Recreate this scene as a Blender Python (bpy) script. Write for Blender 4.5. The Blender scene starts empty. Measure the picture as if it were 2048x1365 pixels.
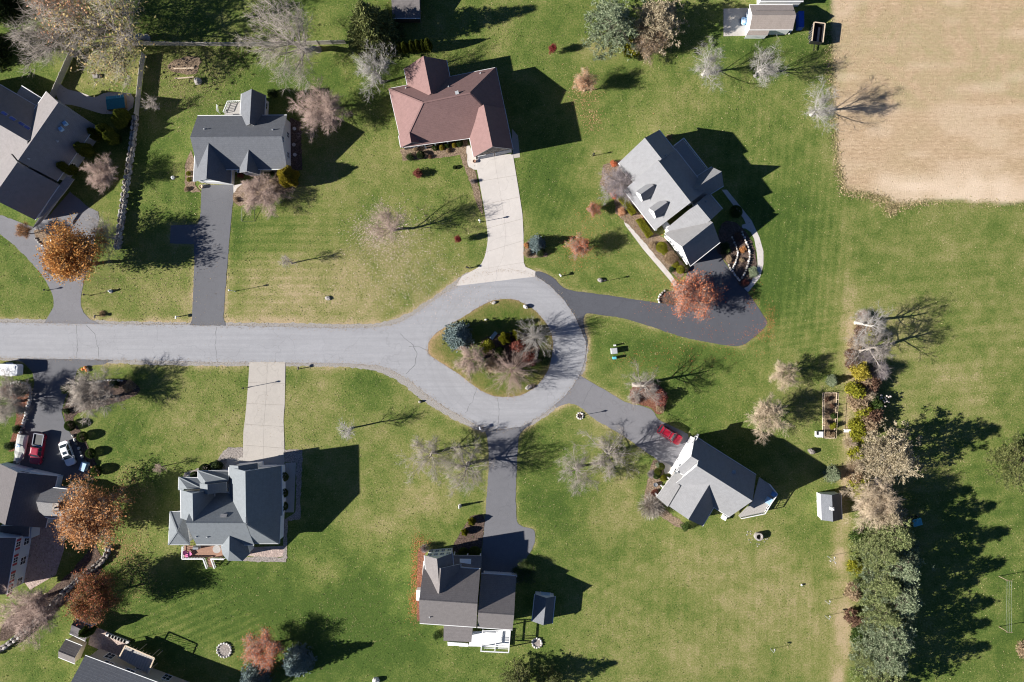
import bpy, bmesh, math, random
import numpy as np
from mathutils import Vector, Matrix

# ---------------------------------------------------------------- camera, sky, sun, exposure
scene = bpy.context.scene
CAM_H = 145.0          # drone height in metres
PXM = 11.0             # photograph pixels per metre on the ground
cam_d = bpy.data.cameras.new('camera'); cam = bpy.data.objects.new('camera', cam_d)
scene.collection.objects.link(cam); scene.camera = cam
cam.location = (0, 0, CAM_H); cam.rotation_euler = (0, 0, 0)
cam_d.sensor_width = 36.0; cam_d.lens = 36.0 * CAM_H / (2048 / PXM)
cam_d.clip_start = 1.0; cam_d.clip_end = 4000.0

SUN_EL = math.radians(27.5)
SHADOW_AZ = math.radians(11.0)      # shadows fall to the right and a little up
sun_d = bpy.data.lights.new('sun', 'SUN'); sun = bpy.data.objects.new('sun', sun_d)
scene.collection.objects.link(sun)
sun_d.energy = 5.0; sun_d.angle = math.radians(0.53); sun_d.color = (1.0, 0.96, 0.90)
ldir = Vector((math.cos(SHADOW_AZ) * math.cos(SUN_EL), math.sin(SHADOW_AZ) * math.cos(SUN_EL), -math.sin(SUN_EL)))
sun.rotation_euler = ldir.to_track_quat('-Z', 'Y').to_euler()
sun.location = (-80, -20, 120)

world = bpy.data.worlds.new('World'); scene.world = world; world.use_nodes = True
wn = world.node_tree; wn.nodes.clear()
sky = wn.nodes.new('ShaderNodeTexSky'); sky.sky_type = 'NISHITA'; sky.sun_disc = False
sky.sun_elevation = SUN_EL
sky.sun_rotation = math.atan2(-ldir.x, -ldir.y)
sky.air_density = 0.5; sky.dust_density = 0.0; sky.ozone_density = 6.0
bg = wn.nodes.new('ShaderNodeBackground'); bg.inputs[1].default_value = 0.05
wo = wn.nodes.new('ShaderNodeOutputWorld')
wn.links.new(sky.outputs[0], bg.inputs[0]); wn.links.new(bg.outputs[0], wo.inputs[0])
vs = scene.view_settings
vs.view_transform = 'Standard'; vs.look = 'None'; vs.gamma = 1.0; vs.exposure = 1.07
vs.use_curve_mapping = False
scene.cycles.filter_width = 1.1

# ---------------------------------------------------------------- helpers
C = scene.collection
rnd = random.Random(7)
rng = np.random.default_rng(11)
BASE = {}

def P(x, y, h=0.0):
    """photograph pixel at height h -> world x, y (metres)"""
    k = (CAM_H - h) / CAM_H / PXM
    return ((x - 1024.0) * k, (682.5 - y) * k)

def K(ox, oy, s):
    return lambda x, y: (ox + x / s, oy + y / s)

def tag(o, label=None, cat=None, group=None, kind=None):
    if label: o['label'] = label
    if cat: o['category'] = cat
    if group: o['group'] = group
    if kind: o['kind'] = kind
    return o

def thing(name, label, cat, loc=(0, 0, 0), group=None, rz=0.0, kind=None):
    o = bpy.data.objects.new(name, None); o.empty_display_size = 0.3
    C.objects.link(o); o.location = loc; o.rotation_euler[2] = rz
    BASE[o.name] = (Vector(loc), rz)
    return tag(o, label, cat, group, kind)

class MB:
    """collects faces; build() links them as one mesh object"""
    def __init__(s): s.v = []; s.f = []; s.m = []
    def poly(s, pts, m=0):
        n = len(s.v); s.v += [tuple(p) for p in pts]; s.f.append(tuple(range(n, n + len(pts)))); s.m.append(m)
    def prism(s, pts, z0, z1, m=0, mtop=None):
        """vertical prism from an outline of (x, y)"""
        n = len(pts); b = len(s.v)
        s.v += [(p[0], p[1], z0) for p in pts] + [(p[0], p[1], z1) for p in pts]
        s.f.append(tuple(range(b + n - 1, b - 1, -1))); s.m.append(m)
        s.f.append(tuple(range(b + n, b + 2 * n))); s.m.append(m if mtop is None else mtop)
        for i in range(n):
            j = (i + 1) % n
            s.f.append((b + i, b + j, b + n + j, b + n + i)); s.m.append(m)
    def box(s, c, sz, rz=0.0, m=0, taper=1.0, tilt=None):
        x, y, z = sz[0] / 2, sz[1] / 2, sz[2] / 2
        pts = []
        for k, t in ((-1, 1.0), (1, taper)):
            for a, b_ in ((-1, -1), (1, -1), (1, 1), (-1, 1)):
                pts.append(Vector((a * x * t, b_ * y * t, k * z)))
        M = Matrix.Rotation(rz, 3, 'Z')
        if tilt is not None: M = M @ Matrix.Rotation(tilt[0], 3, 'X') @ Matrix.Rotation(tilt[1], 3, 'Y')
        b = len(s.v); s.v += [tuple(M @ p + Vector(c)) for p in pts]
        for q in ((3, 2, 1, 0), (4, 5, 6, 7), (0, 1, 5, 4), (1, 2, 6, 5), (2, 3, 7, 6), (3, 0, 4, 7)):
            s.f.append(tuple(b + i for i in q)); s.m.append(m)
    def bar(s, p, q, w=0.1, h=None, m=0):
        """square bar from p to q"""
        p = Vector(p); q = Vector(q); d = (q - p); L = d.length
        if L < 1e-6: return
        d /= L; up = Vector((0, 0, 1)) if abs(d.z) < 0.95 else Vector((1, 0, 0))
        a = d.cross(up).normalized() * w / 2; c = a.cross(d).normalized() * (h or w) / 2
        b = len(s.v)
        for e in (p, q):
            for i, j in ((-1, -1), (1, -1), (1, 1), (-1, 1)): s.v.append(tuple(e + a * i + c * j))
        for f in ((3, 2, 1, 0), (4, 5, 6, 7), (0, 1, 5, 4), (1, 2, 6, 5), (2, 3, 7, 6), (3, 0, 4, 7)):
            s.f.append(tuple(b + i for i in f)); s.m.append(m)
    def rings(s, rings, m=0, cap0=True, cap1=True):
        b = len(s.v); n = len(rings[0])
        for r in rings: s.v += [tuple(p) for p in r]
        for k in range(len(rings) - 1):
            for i in range(n):
                j = (i + 1) % n
                s.f.append((b + k * n + i, b + k * n + j, b + (k + 1) * n + j, b + (k + 1) * n + i)); s.m.append(m)
        if cap0: s.f.append(tuple(range(b + n - 1, b - 1, -1))); s.m.append(m)
        if cap1: s.f.append(tuple(range(b + (len(rings) - 1) * n, b + len(rings) * n))); s.m.append(m)
    def lathe(s, c, prof, n=14, m=0):
        s.rings([[(c[0] + r * math.cos(2 * math.pi * i / n), c[1] + r * math.sin(2 * math.pi * i / n), c[2] + z) for i in range(n)] for r, z in prof], m)
    def tube(s, pts, rad, n=6, m=0):
        pts = [Vector(p) for p in pts]
        if not isinstance(rad, (list, tuple)): rad = [rad] * len(pts)
        R = []
        for k, p in enumerate(pts):
            d = (pts[min(k + 1, len(pts) - 1)] - pts[max(k - 1, 0)]).normalized()
            up = Vector((0, 0, 1)) if abs(d.z) < 0.9 else Vector((1, 0, 0))
            a = d.cross(up).normalized(); c = a.cross(d)
            R.append([p + (a * math.cos(2 * math.pi * i / n) + c * math.sin(2 * math.pi * i / n)) * rad[k] for i in range(n)])
        s.rings(R, m)
    def blob(s, c, r, seed=0, n=8, k=5, rough=0.2, m=0, rz=0.0):
        """rough boulder"""
        q = random.Random(seed); R = []
        for j in range(k + 1):
            ph = -math.pi / 2 + math.pi * j / k; row = []
            for i in range(n):
                th = 2 * math.pi * i / n; f = 1 + q.uniform(-rough, rough) * (0 if j in (0, k) else 1)
                ax, ay = r[0] * f * math.cos(ph) * math.cos(th), r[1] * f * math.cos(ph) * math.sin(th)
                row.append((c[0] + ax * math.cos(rz) - ay * math.sin(rz), c[1] + ax * math.sin(rz) + ay * math.cos(rz), c[2] + r[2] * f * math.sin(ph)))
            R.append(row)
        s.rings(R, m)
    def mesh(s, name, mats, off=(0, 0, 0), smooth=False, rz=0.0):
        me = bpy.data.meshes.new(name)
        if rz:
            M = Matrix.Rotation(-rz, 3, 'Z'); o = Vector(off); vv = [tuple(M @ (Vector(v) - o)) for v in s.v]
        else: vv = [(v[0] - off[0], v[1] - off[1], v[2] - off[2]) for v in s.v]
        me.from_pydata(vv, [], s.f)
        for mm in mats: me.materials.append(mm)
        me.polygons.foreach_set('material_index', s.m)
        if smooth: me.polygons.foreach_set('use_smooth', [True] * len(s.f))
        bm = bmesh.new(); bm.from_mesh(me); bmesh.ops.remove_doubles(bm, verts=bm.verts, dist=1e-5)
        bmesh.ops.recalc_face_normals(bm, faces=bm.faces); bm.to_mesh(me); bm.free(); me.update()
        return me
    def build(s, name, mats, parent=None, smooth=False):
        if not isinstance(mats, (list, tuple)): mats = [mats]
        off, rz = (0, 0, 0), 0.0
        if parent is not None: off, rz = BASE[parent.name]
        me = s.mesh(name, mats, off, smooth, rz)
        o = bpy.data.objects.new(name, me); C.objects.link(o)
        if parent is not None: o.parent = parent
        BASE[o.name] = (Vector(off), rz)
        return o

def sheet(name, pts_px, z, mat, label=None, wob=0.0, kind='structure', step=8.0, cat=None, seed=0, thick=0.0, parent=None, h=0.0):
    """flat sheet on the ground from an outline in photo pixels, with slightly uneven edges"""
    q = random.Random(seed); pts = []
    n = len(pts_px)
    for i in range(n):
        a = pts_px[i]; b = pts_px[(i + 1) % n]; L = math.dist(a, b); k = max(1, int(L / step))
        for j in range(k):
            t = j / k; x = a[0] + (b[0] - a[0]) * t; y = a[1] + (b[1] - a[1]) * t
            if wob: x += q.gauss(0, wob); y += q.gauss(0, wob)
            pts.append(P(x, y, h))
    bm = bmesh.new(); vs_ = [bm.verts.new((p[0], p[1], z)) for p in pts]
    f = bm.faces.new(vs_); bmesh.ops.recalc_face_normals(bm, faces=[f]); f.normal_update()
    if f.normal.z < 0: f.normal_flip()
    bmesh.ops.triangulate(bm, faces=[f])
    if thick:
        geo = bmesh.ops.extrude_face_region(bm, geom=list(bm.faces))
        bmesh.ops.translate(bm, verts=[e for e in geo['geom'] if isinstance(e, bmesh.types.BMVert)], vec=(0, 0, 0.0))
        for v in bm.verts: pass
        newv = set(e for e in geo['geom'] if isinstance(e, bmesh.types.BMVert))
        for v in bm.verts:
            if v not in newv: v.co.z -= thick
        bmesh.ops.recalc_face_normals(bm, faces=list(bm.faces))
    me = bpy.data.meshes.new(name); bm.to_mesh(me); bm.free(); me.materials.append(mat)
    o = bpy.data.objects.new(name, me); C.objects.link(o)
    BASE[o.name] = (Vector((0, 0, 0)), 0.0)
    if parent is not None: o.parent = parent
    else: tag(o, label, cat, kind=kind)
    return o

def smooth_line(pts, it=2, closed=True):
    for _ in range(it):
        out = []; n = len(pts)
        for i in range(n if closed else n - 1):
            a = pts[i]; b = pts[(i + 1) % n]
            out.append((a[0] * .75 + b[0] * .25, a[1] * .75 + b[1] * .25)); out.append((a[0] * .25 + b[0] * .75, a[1] * .25 + b[1] * .75))
        if not closed: out = [pts[0]] + out + [pts[-1]]
        pts = out
    return pts

# ---------------------------------------------------------------- materials
def newmat(name):
    m = bpy.data.materials.new(name); m.use_nodes = True
    nt = m.node_tree; b = nt.nodes['Principled BSDF']
    return m, nt, b
def rgb(*c): return (c[0], c[1], c[2], 1.0)
def N(nt, t, **kw):
    n = nt.nodes.new(t)
    for k, v in kw.items():
        if k.startswith('i_'):
            key = k[2:]; key = int(key) if key.isdigit() else key
            n.inputs[key].default_value = v
        else: setattr(n, k, v)
    return n
def ramp(nt, fac, stops):
    r = nt.nodes.new('ShaderNodeValToRGB'); e = r.color_ramp.elements
    while len(e) < len(stops): e.new(0.5)
    for i, (p, c) in enumerate(stops): e[i].position = p; e[i].color = rgb(*c)
    nt.links.new(fac, r.inputs[0]); return r.outputs[0]
def noise(nt, scale, detail=4, rough=0.6, coord='Object', dist=0.0, vec=None):
    if vec is None: vec = N(nt, 'ShaderNodeTexCoord').outputs[coord]
    n = N(nt, 'ShaderNodeTexNoise'); n.inputs['Scale'].default_value = scale; n.inputs['Detail'].default_value = detail
    n.inputs['Roughness'].default_value = rough; n.inputs['Distortion'].default_value = dist
    nt.links.new(vec, n.inputs['Vector']); return n.outputs[0]
def mixc(nt, fac, a, b, mode='MIX'):
    m = N(nt, 'ShaderNodeMix', data_type='RGBA', blend_type=mode)
    for s, v in ((0, fac), (6, a), (7, b)):
        if hasattr(v, 'is_linked') or hasattr(v, 'links'): nt.links.new(v, m.inputs[s])
        else: m.inputs[s].default_value = v if s == 0 else rgb(*v)
    return m.outputs[2]
def mth(nt, op, a, b=0.0, clamp=False):
    m = N(nt, 'ShaderNodeMath', operation=op, use_clamp=clamp)
    for s, v in ((0, a), (1, b)):
        if hasattr(v, 'links'): nt.links.new(v, m.inputs[s])
        else: m.inputs[s].default_value = v
    return m.outputs[0]
def bump(nt, bsdf, hgt, dist=0.02, strength=0.6):
    b = N(nt, 'ShaderNodeBump'); b.inputs['Distance'].default_value = dist; b.inputs['Strength'].default_value = strength
    nt.links.new(hgt, b.inputs['Height']); nt.links.new(b.outputs[0], bsdf.inputs['Normal'])

def simple(name, col, rough=0.7, var=0.25, scale=3.0, metal=0.0, bmp=0.0, coat=0.0, spec=0.5):
    """plain material with a little wear"""
    m, nt, b = newmat(name)
    n1 = noise(nt, scale, 5, 0.65)
    c0 = tuple(max(0, c * (1 - var)) for c in col); c1 = tuple(c * (1 + var) for c in col)
    nt.links.new(ramp(nt, n1, [(0.3, c0), (0.7, c1)]), b.inputs['Base Color'])
    b.inputs['Roughness'].default_value = rough; b.inputs['Metallic'].default_value = metal
    b.inputs['Coat Weight'].default_value = coat; b.inputs['Specular IOR Level'].default_value = spec
    if bmp: bump(nt, b, noise(nt, scale * 8, 4), bmp)
    return m

def shingle_mat(name, col, var=0.22):
    """asphalt shingles: fine speckle, faint course lines, weather streaks"""
    m, nt, b = newmat(name)
    tc = N(nt, 'ShaderNodeTexCoord').outputs['Object']
    a = noise(nt, 7.0, 3, 0.7, vec=tc); big = noise(nt, 0.35, 4, 0.6, vec=tc)
    sep = N(nt, 'ShaderNodeSeparateXYZ'); nt.links.new(tc, sep.inputs[0])
    w = N(nt, 'ShaderNodeTexWave', wave_type='BANDS', bands_direction='Z', wave_profile='SAW'); w.inputs['Scale'].default_value = 1.45
    w.inputs['Distortion'].default_value = 0.5; nt.links.new(tc, w.inputs['Vector'])
    c0 = tuple(c * (1 - var) for c in col); c1 = tuple(c * (1 + var) for c in col)
    base = ramp(nt, a, [(0.32, c0), (0.68, c1)])
    base = mixc(nt, mth(nt, 'MULTIPLY', w.outputs[1], 0.22), base, tuple(c * 0.55 for c in col))
    base = mixc(nt, mth(nt, 'MULTIPLY', big, 0.45), base, tuple(c * 0.82 for c in col))
    mp = N(nt, 'ShaderNodeMapping'); mp.inputs['Scale'].default_value = (1.6, 1.6, 0.12); nt.links.new(tc, mp.inputs[0])
    st = noise(nt, 1.0, 4, 0.7, vec=mp.outputs[0])
    base = mixc(nt, mth(nt, 'MULTIPLY', ramp(nt, st, [(0.42, (0, 0, 0)), (0.7, (1, 1, 1))]), 0.4), base, tuple(c * 0.62 for c in col))
    nt.links.new(base, b.inputs['Base Color']); b.inputs['Roughness'].default_value = 0.88
    b.inputs['Specular IOR Level'].default_value = 0.25
    bump(nt, b, mth(nt, 'ADD', a, w.outputs[1]), 0.03, 0.5)
    return m

def siding_mat(name, col, scale=1.6):
    m, nt, b = newmat(name)
    tc = N(nt, 'ShaderNodeTexCoord').outputs['Object']
    w = N(nt, 'ShaderNodeTexWave', wave_type='BANDS', bands_direction='Z', wave_profile='SAW'); w.inputs['Scale'].default_value = scale
    nt.links.new(tc, w.inputs['Vector'])
    dirt = noise(nt, 0.8, 4, vec=tc)
    base = mixc(nt, mth(nt, 'MULTIPLY', w.outputs[1], 0.18), col, tuple(c * 0.6 for c in col))
    base = mixc(nt, mth(nt, 'MULTIPLY', dirt, 0.2), base, tuple(c * 0.75 for c in col))
    nt.links.new(base, b.inputs['Base Color']); b.inputs['Roughness'].default_value = 0.6
    bump(nt, b, w.outputs[1], 0.02, 0.7)
    return m

def stone_mat(name, c0, c1, c2, scale=2.6):
    m, nt, b = newmat(name)
    v = N(nt, 'ShaderNodeTexVoronoi'); v.inputs['Scale'].default_value = scale
    nt.links.new(N(nt, 'ShaderNodeTexCoord').outputs['Object'], v.inputs['Vector'])
    hs = N(nt, 'ShaderNodeSeparateColor'); nt.links.new(v.outputs['Color'], hs.inputs[0])
    nt.links.new(ramp(nt, hs.outputs[0], [(0.1, c0), (0.5, c1), (0.9, c2)]), b.inputs['Base Color'])
    b.inputs['Roughness'].default_value = 0.9
    bump(nt, b, v.outputs['Distance'], 0.06, 0.8)
    return m

def asphalt_mat(name, col, var=0.12, streak=0.0, speck=0.0):
    m, nt, b = newmat(name)
    tc = N(nt, 'ShaderNodeTexCoord').outputs['Object']
    f = noise(nt, 9.0, 3, 0.8, vec=tc); big = noise(nt, 0.22, 5, 0.65, vec=tc, dist=0.6); mid = noise(nt, 1.1, 4, 0.6, vec=tc)
    c0 = tuple(c * (1 - var) for c in col); c1 = tuple(c * (1 + var) for c in col)
    base = ramp(nt, f, [(0.3, c0), (0.7, c1)])
    base = mixc(nt, mth(nt, 'MULTIPLY', ramp(nt, big, [(0.35, (0, 0, 0)), (0.7, (1, 1, 1))]), 0.30), base, tuple(c * 0.72 for c in col))
    base = mixc(nt, mth(nt, 'MULTIPLY', ramp(nt, mid, [(0.45, (0, 0, 0)), (0.75, (1, 1, 1))]), 0.22), base, tuple(min(1, c * 1.25) for c in col))
    if streak:
        mp = N(nt, 'ShaderNodeMapping'); mp.inputs['Scale'].default_value = (0.03, 1.0, 1.0); nt.links.new(tc, mp.inputs[0])
        st = noise(nt, 1.6, 3, 0.6, vec=mp.outputs[0])
        base = mixc(nt, mth(nt, 'MULTIPLY', ramp(nt, st, [(0.42, (0, 0, 0)), (0.62, (1, 1, 1))]), streak), base, tuple(c * 0.75 for c in col))
    if name.startswith('worn_road'):
        # tyre polish curving round the turning circle
        cv = P(1022, 697); vm = N(nt, 'ShaderNodeVectorMath', operation='SUBTRACT'); vm.inputs[1].default_value = (cv[0], cv[1], 0); nt.links.new(tc, vm.inputs[0])
        ln = N(nt, 'ShaderNodeVectorMath', operation='LENGTH'); nt.links.new(vm.outputs[0], ln.inputs[0]); rad = ln.outputs['Value']
        cb = N(nt, 'ShaderNodeCombineXYZ'); nt.links.new(rad, cb.inputs[0]); nt.links.new(mth(nt, 'MULTIPLY', mid, 0.6), cb.inputs[1])
        rg = noise(nt, 0.9, 4, 0.7, vec=cb.outputs[0]); mk = ramp(nt, mth(nt, 'DIVIDE', rad, 20.0), [(0.0, (1, 1, 1)), (0.72, (1, 1, 1)), (0.95, (0, 0, 0))])
        base = mixc(nt, mth(nt, 'MULTIPLY', mth(nt, 'MULTIPLY', ramp(nt, rg, [(0.42, (0, 0, 0)), (0.62, (1, 1, 1))]), mk), 0.32), base, tuple(c * 0.72 for c in col))
    # thin cracks
    vo = N(nt, 'ShaderNodeTexVoronoi', feature='DISTANCE_TO_EDGE'); vo.inputs['Scale'].default_value = 0.085
    mp2 = N(nt, 'ShaderNodeVectorMath', operation='ADD')
    nz = N(nt, 'ShaderNodeTexNoise'); nz.inputs['Scale'].default_value = 0.35; nt.links.new(tc, nz.inputs['Vector'])
    sc = N(nt, 'ShaderNodeVectorMath', operation='SCALE'); sc.inputs[3].default_value = 4.0; nt.links.new(nz.outputs[1], sc.inputs[0])
    nt.links.new(tc, mp2.inputs[0]); nt.links.new(sc.outputs[0], mp2.inputs[1]); nt.links.new(mp2.outputs[0], vo.inputs['Vector'])
    crack = ramp(nt, vo.outputs['Distance'], [(0.0, (1, 1, 1)), (0.006, (0, 0, 0))])
    base = mixc(nt, mth(nt, 'MULTIPLY', crack, 0.22), base, tuple(c * 0.4 for c in col))
    nt.links.new(base, b.inputs['Base Color']); b.inputs['Roughness'].default_value = 0.92
    b.inputs['Specular IOR Level'].default_value = 0.3
    bump(nt, b, f, 0.015, 0.5)
    return m

def mulch_mat(name, stops, scale=5.0):
    m, nt, b = newmat(name)
    f = noise(nt, scale, 5, 0.75)
    nt.links.new(ramp(nt, f, stops), b.inputs['Base Color']); b.inputs['Roughness'].default_value = 1.0
    b.inputs['Specular IOR Level'].default_value = 0.1
    bump(nt, b, f, 0.15, 0.9)
    return m

def leaf_mat(name, c0, c1, c2=None, clump=0.6, trans=0.25):
    """leaves: each leaf (mesh island) its own tone, larger clumps drift between hues"""
    m, nt, b = newmat(name)
    g = N(nt, 'ShaderNodeNewGeometry'); oi = N(nt, 'ShaderNodeObjectInfo')
    n1 = noise(nt, clump, 3, 0.6)
    f = mth(nt, 'ADD', mth(nt, 'MULTIPLY', g.outputs['Random Per Island'], 0.75), mth(nt, 'MULTIPLY', n1, 0.9))
    f = mth(nt, 'SUBTRACT', f, 0.32, True)
    st = [(0.05, c0), (0.6, c1)]
    if c2: st = [(0.05, c0), (0.5, c1), (0.95, c2)]
    nt.links.new(ramp(nt, f, st), b.inputs['Base Color']); b.inputs['Roughness'].default_value = 0.75
    b.inputs['Specular IOR Level'].default_value = 0.2
    if trans:
        out = nt.nodes['Material Output']; t = N(nt, 'ShaderNodeBsdfTranslucent'); ms = N(nt, 'ShaderNodeMixShader')
        nt.links.new(b.inputs['Base Color'].links[0].from_socket, t.inputs[0]); ms.inputs[0].default_value = trans
        nt.links.new(b.outputs[0], ms.inputs[1]); nt.links.new(t.outputs[0], ms.inputs[2]); nt.links.new(ms.outputs[0], out.inputs[0])
    return m

def bark_mat(name, c0, c1):
    m, nt, b = newmat(name)
    g = N(nt, 'ShaderNodeNewGeometry')
    f = mth(nt, 'ADD', mth(nt, 'MULTIPLY', g.outputs['Random Per Island'], 0.6), mth(nt, 'MULTIPLY', noise(nt, 2.5, 3), 0.5))
    nt.links.new(ramp(nt, f, [(0.2, c0), (0.85, c1)]), b.inputs['Base Color']); b.inputs['Roughness'].default_value = 0.95
    b.inputs['Specular IOR Level'].default_value = 0.1
    return m

def glass_mat(name, col=(0.02, 0.03, 0.04), rough=0.06):
    m, nt, b = newmat(name)
    nt.links.new(ramp(nt, noise(nt, 0.7, 2), [(0.3, col), (0.8, tuple(c * 1.8 for c in col))]), b.inputs['Base Color'])
    b.inputs['Roughness'].default_value = rough; b.inputs['Specular IOR Level'].default_value = 0.8
    return m

M = {}
M['road'] = asphalt_mat('worn_road_asphalt', (0.325, 0.325, 0.340), streak=0.30)
M['drive_dark'] = asphalt_mat('sealed_driveway_asphalt', (0.135, 0.136, 0.147), 0.16, streak=0.0)
M['drive_black'] = asphalt_mat('fresh_black_asphalt', (0.086, 0.089, 0.102), 0.2)
M['drive_mid'] = asphalt_mat('greying_driveway_asphalt', (0.155, 0.155, 0.167), 0.15)
M['drive_grey'] = asphalt_mat('faded_driveway_asphalt', (0.19, 0.187, 0.198), 0.14)
M['concrete'] = asphalt_mat('driveway_concrete', (0.53, 0.49, 0.455), 0.07)
M['concrete_b'] = asphalt_mat('stained_concrete', (0.43, 0.395, 0.355), 0.10)
M['gravel'] = mulch_mat('roadside_gravel', [(0.3, (0.18, 0.165, 0.15)), (0.5, (0.34, 0.32, 0.30)), (0.7, (0.48, 0.43, 0.38))], 7)
M['riverstone'] = mulch_mat('river_stone', [(0.3, (0.10, 0.09, 0.085)), (0.5, (0.30, 0.265, 0.24)), (0.7, (0.52, 0.46, 0.42))], 5)
M['mulch'] = mulch_mat('brown_mulch', [(0.3, (0.03, 0.02, 0.016)), (0.5, (0.105, 0.074, 0.060)), (0.72, (0.24, 0.175, 0.14))], 4)
M['mulch_red'] = mulch_mat('red_mulch', [(0.3, (0.07, 0.03, 0.022)), (0.5, (0.19, 0.085, 0.055)), (0.72, (0.38, 0.20, 0.13))], 4)
M['mulch_pale'] = mulch_mat('leafy_mulch', [(0.3, (0.07, 0.05, 0.035)), (0.5, (0.22, 0.16, 0.11)), (0.72, (0.45, 0.34, 0.25))], 4)
M['paver'] = stone_mat('patio_pavers', (0.33, 0.25, 0.22), (0.40, 0.31, 0.27), (0.46, 0.36, 0.31), 3.5)
M['slate'] = shingle_mat('slate_grey_shingles', (0.145, 0.152, 0.168))
M['grey_roof'] = shingle_mat('weathered_grey_shingles', (0.25, 0.245, 0.245))
M['warm_roof'] = shingle_mat('warm_grey_shingles', (0.255, 0.235, 0.232), 0.16)
M['light_roof'] = shingle_mat('light_grey_shingles', (0.24, 0.24, 0.248), 0.16)
M['teal_roof'] = shingle_mat('blue_grey_shingles', (0.19, 0.208, 0.222), 0.16)
M['brown_roof'] = shingle_mat('red_brown_shingles', (0.215, 0.130, 0.122), 0.14)
M['tan_roof'] = shingle_mat('taupe_shingles', (0.185, 0.168, 0.165), 0.22)
M['char_roof'] = shingle_mat('charcoal_shingles', (0.13, 0.118, 0.12), 0.2)
M['cream_roof'] = shingle_mat('sandy_shingles', (0.33, 0.28, 0.25), 0.18)
M['white_siding'] = siding_mat('white_siding', (0.78, 0.78, 0.77))
M['blue_siding'] = siding_mat('pale_blue_siding', (0.45, 0.55, 0.66))
M['tan_siding'] = siding_mat('tan_siding', (0.50, 0.44, 0.36))
M['brown_siding'] = siding_mat('dark_brown_siding', (0.10, 0.07, 0.055))
M['grey_siding'] = siding_mat('grey_siding', (0.36, 0.38, 0.42))
M['stone_wall'] = stone_mat('fieldstone_facing', (0.12, 0.10, 0.09), (0.30, 0.25, 0.21), (0.45, 0.38, 0.32))
M['stone'] = stone_mat('grey_boulder', (0.24, 0.22, 0.20), (0.36, 0.33, 0.30), (0.46, 0.43, 0.40), 1.2)
M['stone_dark'] = stone_mat('dark_boulder', (0.13, 0.115, 0.10), (0.22, 0.19, 0.17), (0.33, 0.29, 0.25), 1.5)
M['stone_white'] = stone_mat('pale_stone', (0.50, 0.47, 0.44), (0.62, 0.59, 0.55), (0.72, 0.69, 0.66), 1.2)
M['white'] = simple('white_trim', (0.74, 0.74, 0.73), 0.5, 0.06)
M['vinyl'] = simple('fence_vinyl', (0.44, 0.40, 0.35), 0.55, 0.12)
M['grey_trim'] = simple('grey_metal_flashing', (0.38, 0.39, 0.40), 0.5, 0.15)
M['black'] = simple('black_plastic', (0.02, 0.02, 0.022), 0.5, 0.2)
M['rubber'] = simple('tyre_rubber', (0.018, 0.018, 0.018), 0.85, 0.3)
M['steel'] = simple('galvanised_steel', (0.45, 0.46, 0.47), 0.35, 0.15, metal=0.7)
M['chrome'] = simple('bright_rim', (0.60, 0.60, 0.62), 0.25, 0.1, metal=0.9)
M['wood'] = simple('weathered_wood', (0.30, 0.22, 0.15), 0.85, 0.3, 6)
M['pale_wood'] = simple('pale_lumber', (0.58, 0.46, 0.33), 0.8, 0.2, 6)
M['deck'] = simple('red_brown_deck_board', (0.30, 0.165, 0.11), 0.75, 0.2, 5)
M['grey_deck'] = simple('grey_deck_board', (0.36, 0.34, 0.32), 0.8, 0.2, 5)
M['glass'] = glass_mat('window_glass')
M['skyglass'] = glass_mat('skylight_glass', (0.10, 0.11, 0.30), 0.1)
M['lamp_glass'] = glass_mat('lamp_glass', (0.35, 0.34, 0.30), 0.2)
M['head_glass'] = glass_mat('headlight_glass', (0.35, 0.36, 0.38), 0.08)
M['tail_glass'] = glass_mat('tail_light_glass', (0.25, 0.01, 0.01), 0.15)
M['red_paint'] = simple('red_car_paint', (0.36, 0.012, 0.03), 0.28, 0.04, coat=0.8)
M['dkred_paint'] = simple('crimson_car_paint', (0.30, 0.010, 0.035), 0.3, 0.05, coat=0.7)
M['white_paint'] = simple('white_car_paint', (0.78, 0.79, 0.80), 0.3, 0.03, coat=0.6)
M['tarp_grey'] = simple('grey_boat_cover', (0.40, 0.40, 0.38), 0.8, 0.12, 1.5, bmp=0.03)
M['tarp_blue'] = simple('blue_tarp', (0.010, 0.075, 0.42), 0.5, 0.2, 2.0, bmp=0.05)
M['blue_plastic'] = simple('blue_plastic', (0.10, 0.26, 0.55), 0.5, 0.12)
M['pale_blue'] = simple('pale_blue_plastic', (0.35, 0.52, 0.70), 0.5, 0.1)
M['teal_tarp'] = simple('teal_cover', (0.012, 0.17, 0.22), 0.6, 0.15)
M['teal_light'] = simple('pale_teal_cover', (0.10, 0.42, 0.50), 0.6, 0.15)
M['green_paint'] = simple('tractor_green', (0.02, 0.12, 0.05), 0.4, 0.1)
M['red_plain'] = simple('red_paint', (0.42, 0.03, 0.02), 0.5, 0.1)
M['shutter'] = simple('red_shutter', (0.30, 0.035, 0.05), 0.6, 0.1)
M['shutter_grey'] = simple('grey_shutter', (0.16, 0.17, 0.18), 0.6, 0.1)
M['pink_cloth'] = simple('pink_fabric', (0.62, 0.16, 0.33), 0.8, 0.1)
M['pumpkin'] = simple('pumpkin_skin', (0.60, 0.18, 0.02), 0.6, 0.2)
M['soil'] = mulch_mat('garden_soil', [(0.3, (0.08, 0.055, 0.035)), (0.5, (0.20, 0.145, 0.095)), (0.72, (0.38, 0.28, 0.19))], 5)
M['ash'] = simple('fire_pit_ash', (0.05, 0.048, 0.045), 0.95, 0.3)
M['straw'] = simple('straw', (0.45, 0.33, 0.19), 0.95, 0.3, 8)
M['flower'] = simple('white_flower_heads', (0.72, 0.62, 0.50), 0.8, 0.15)
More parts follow.
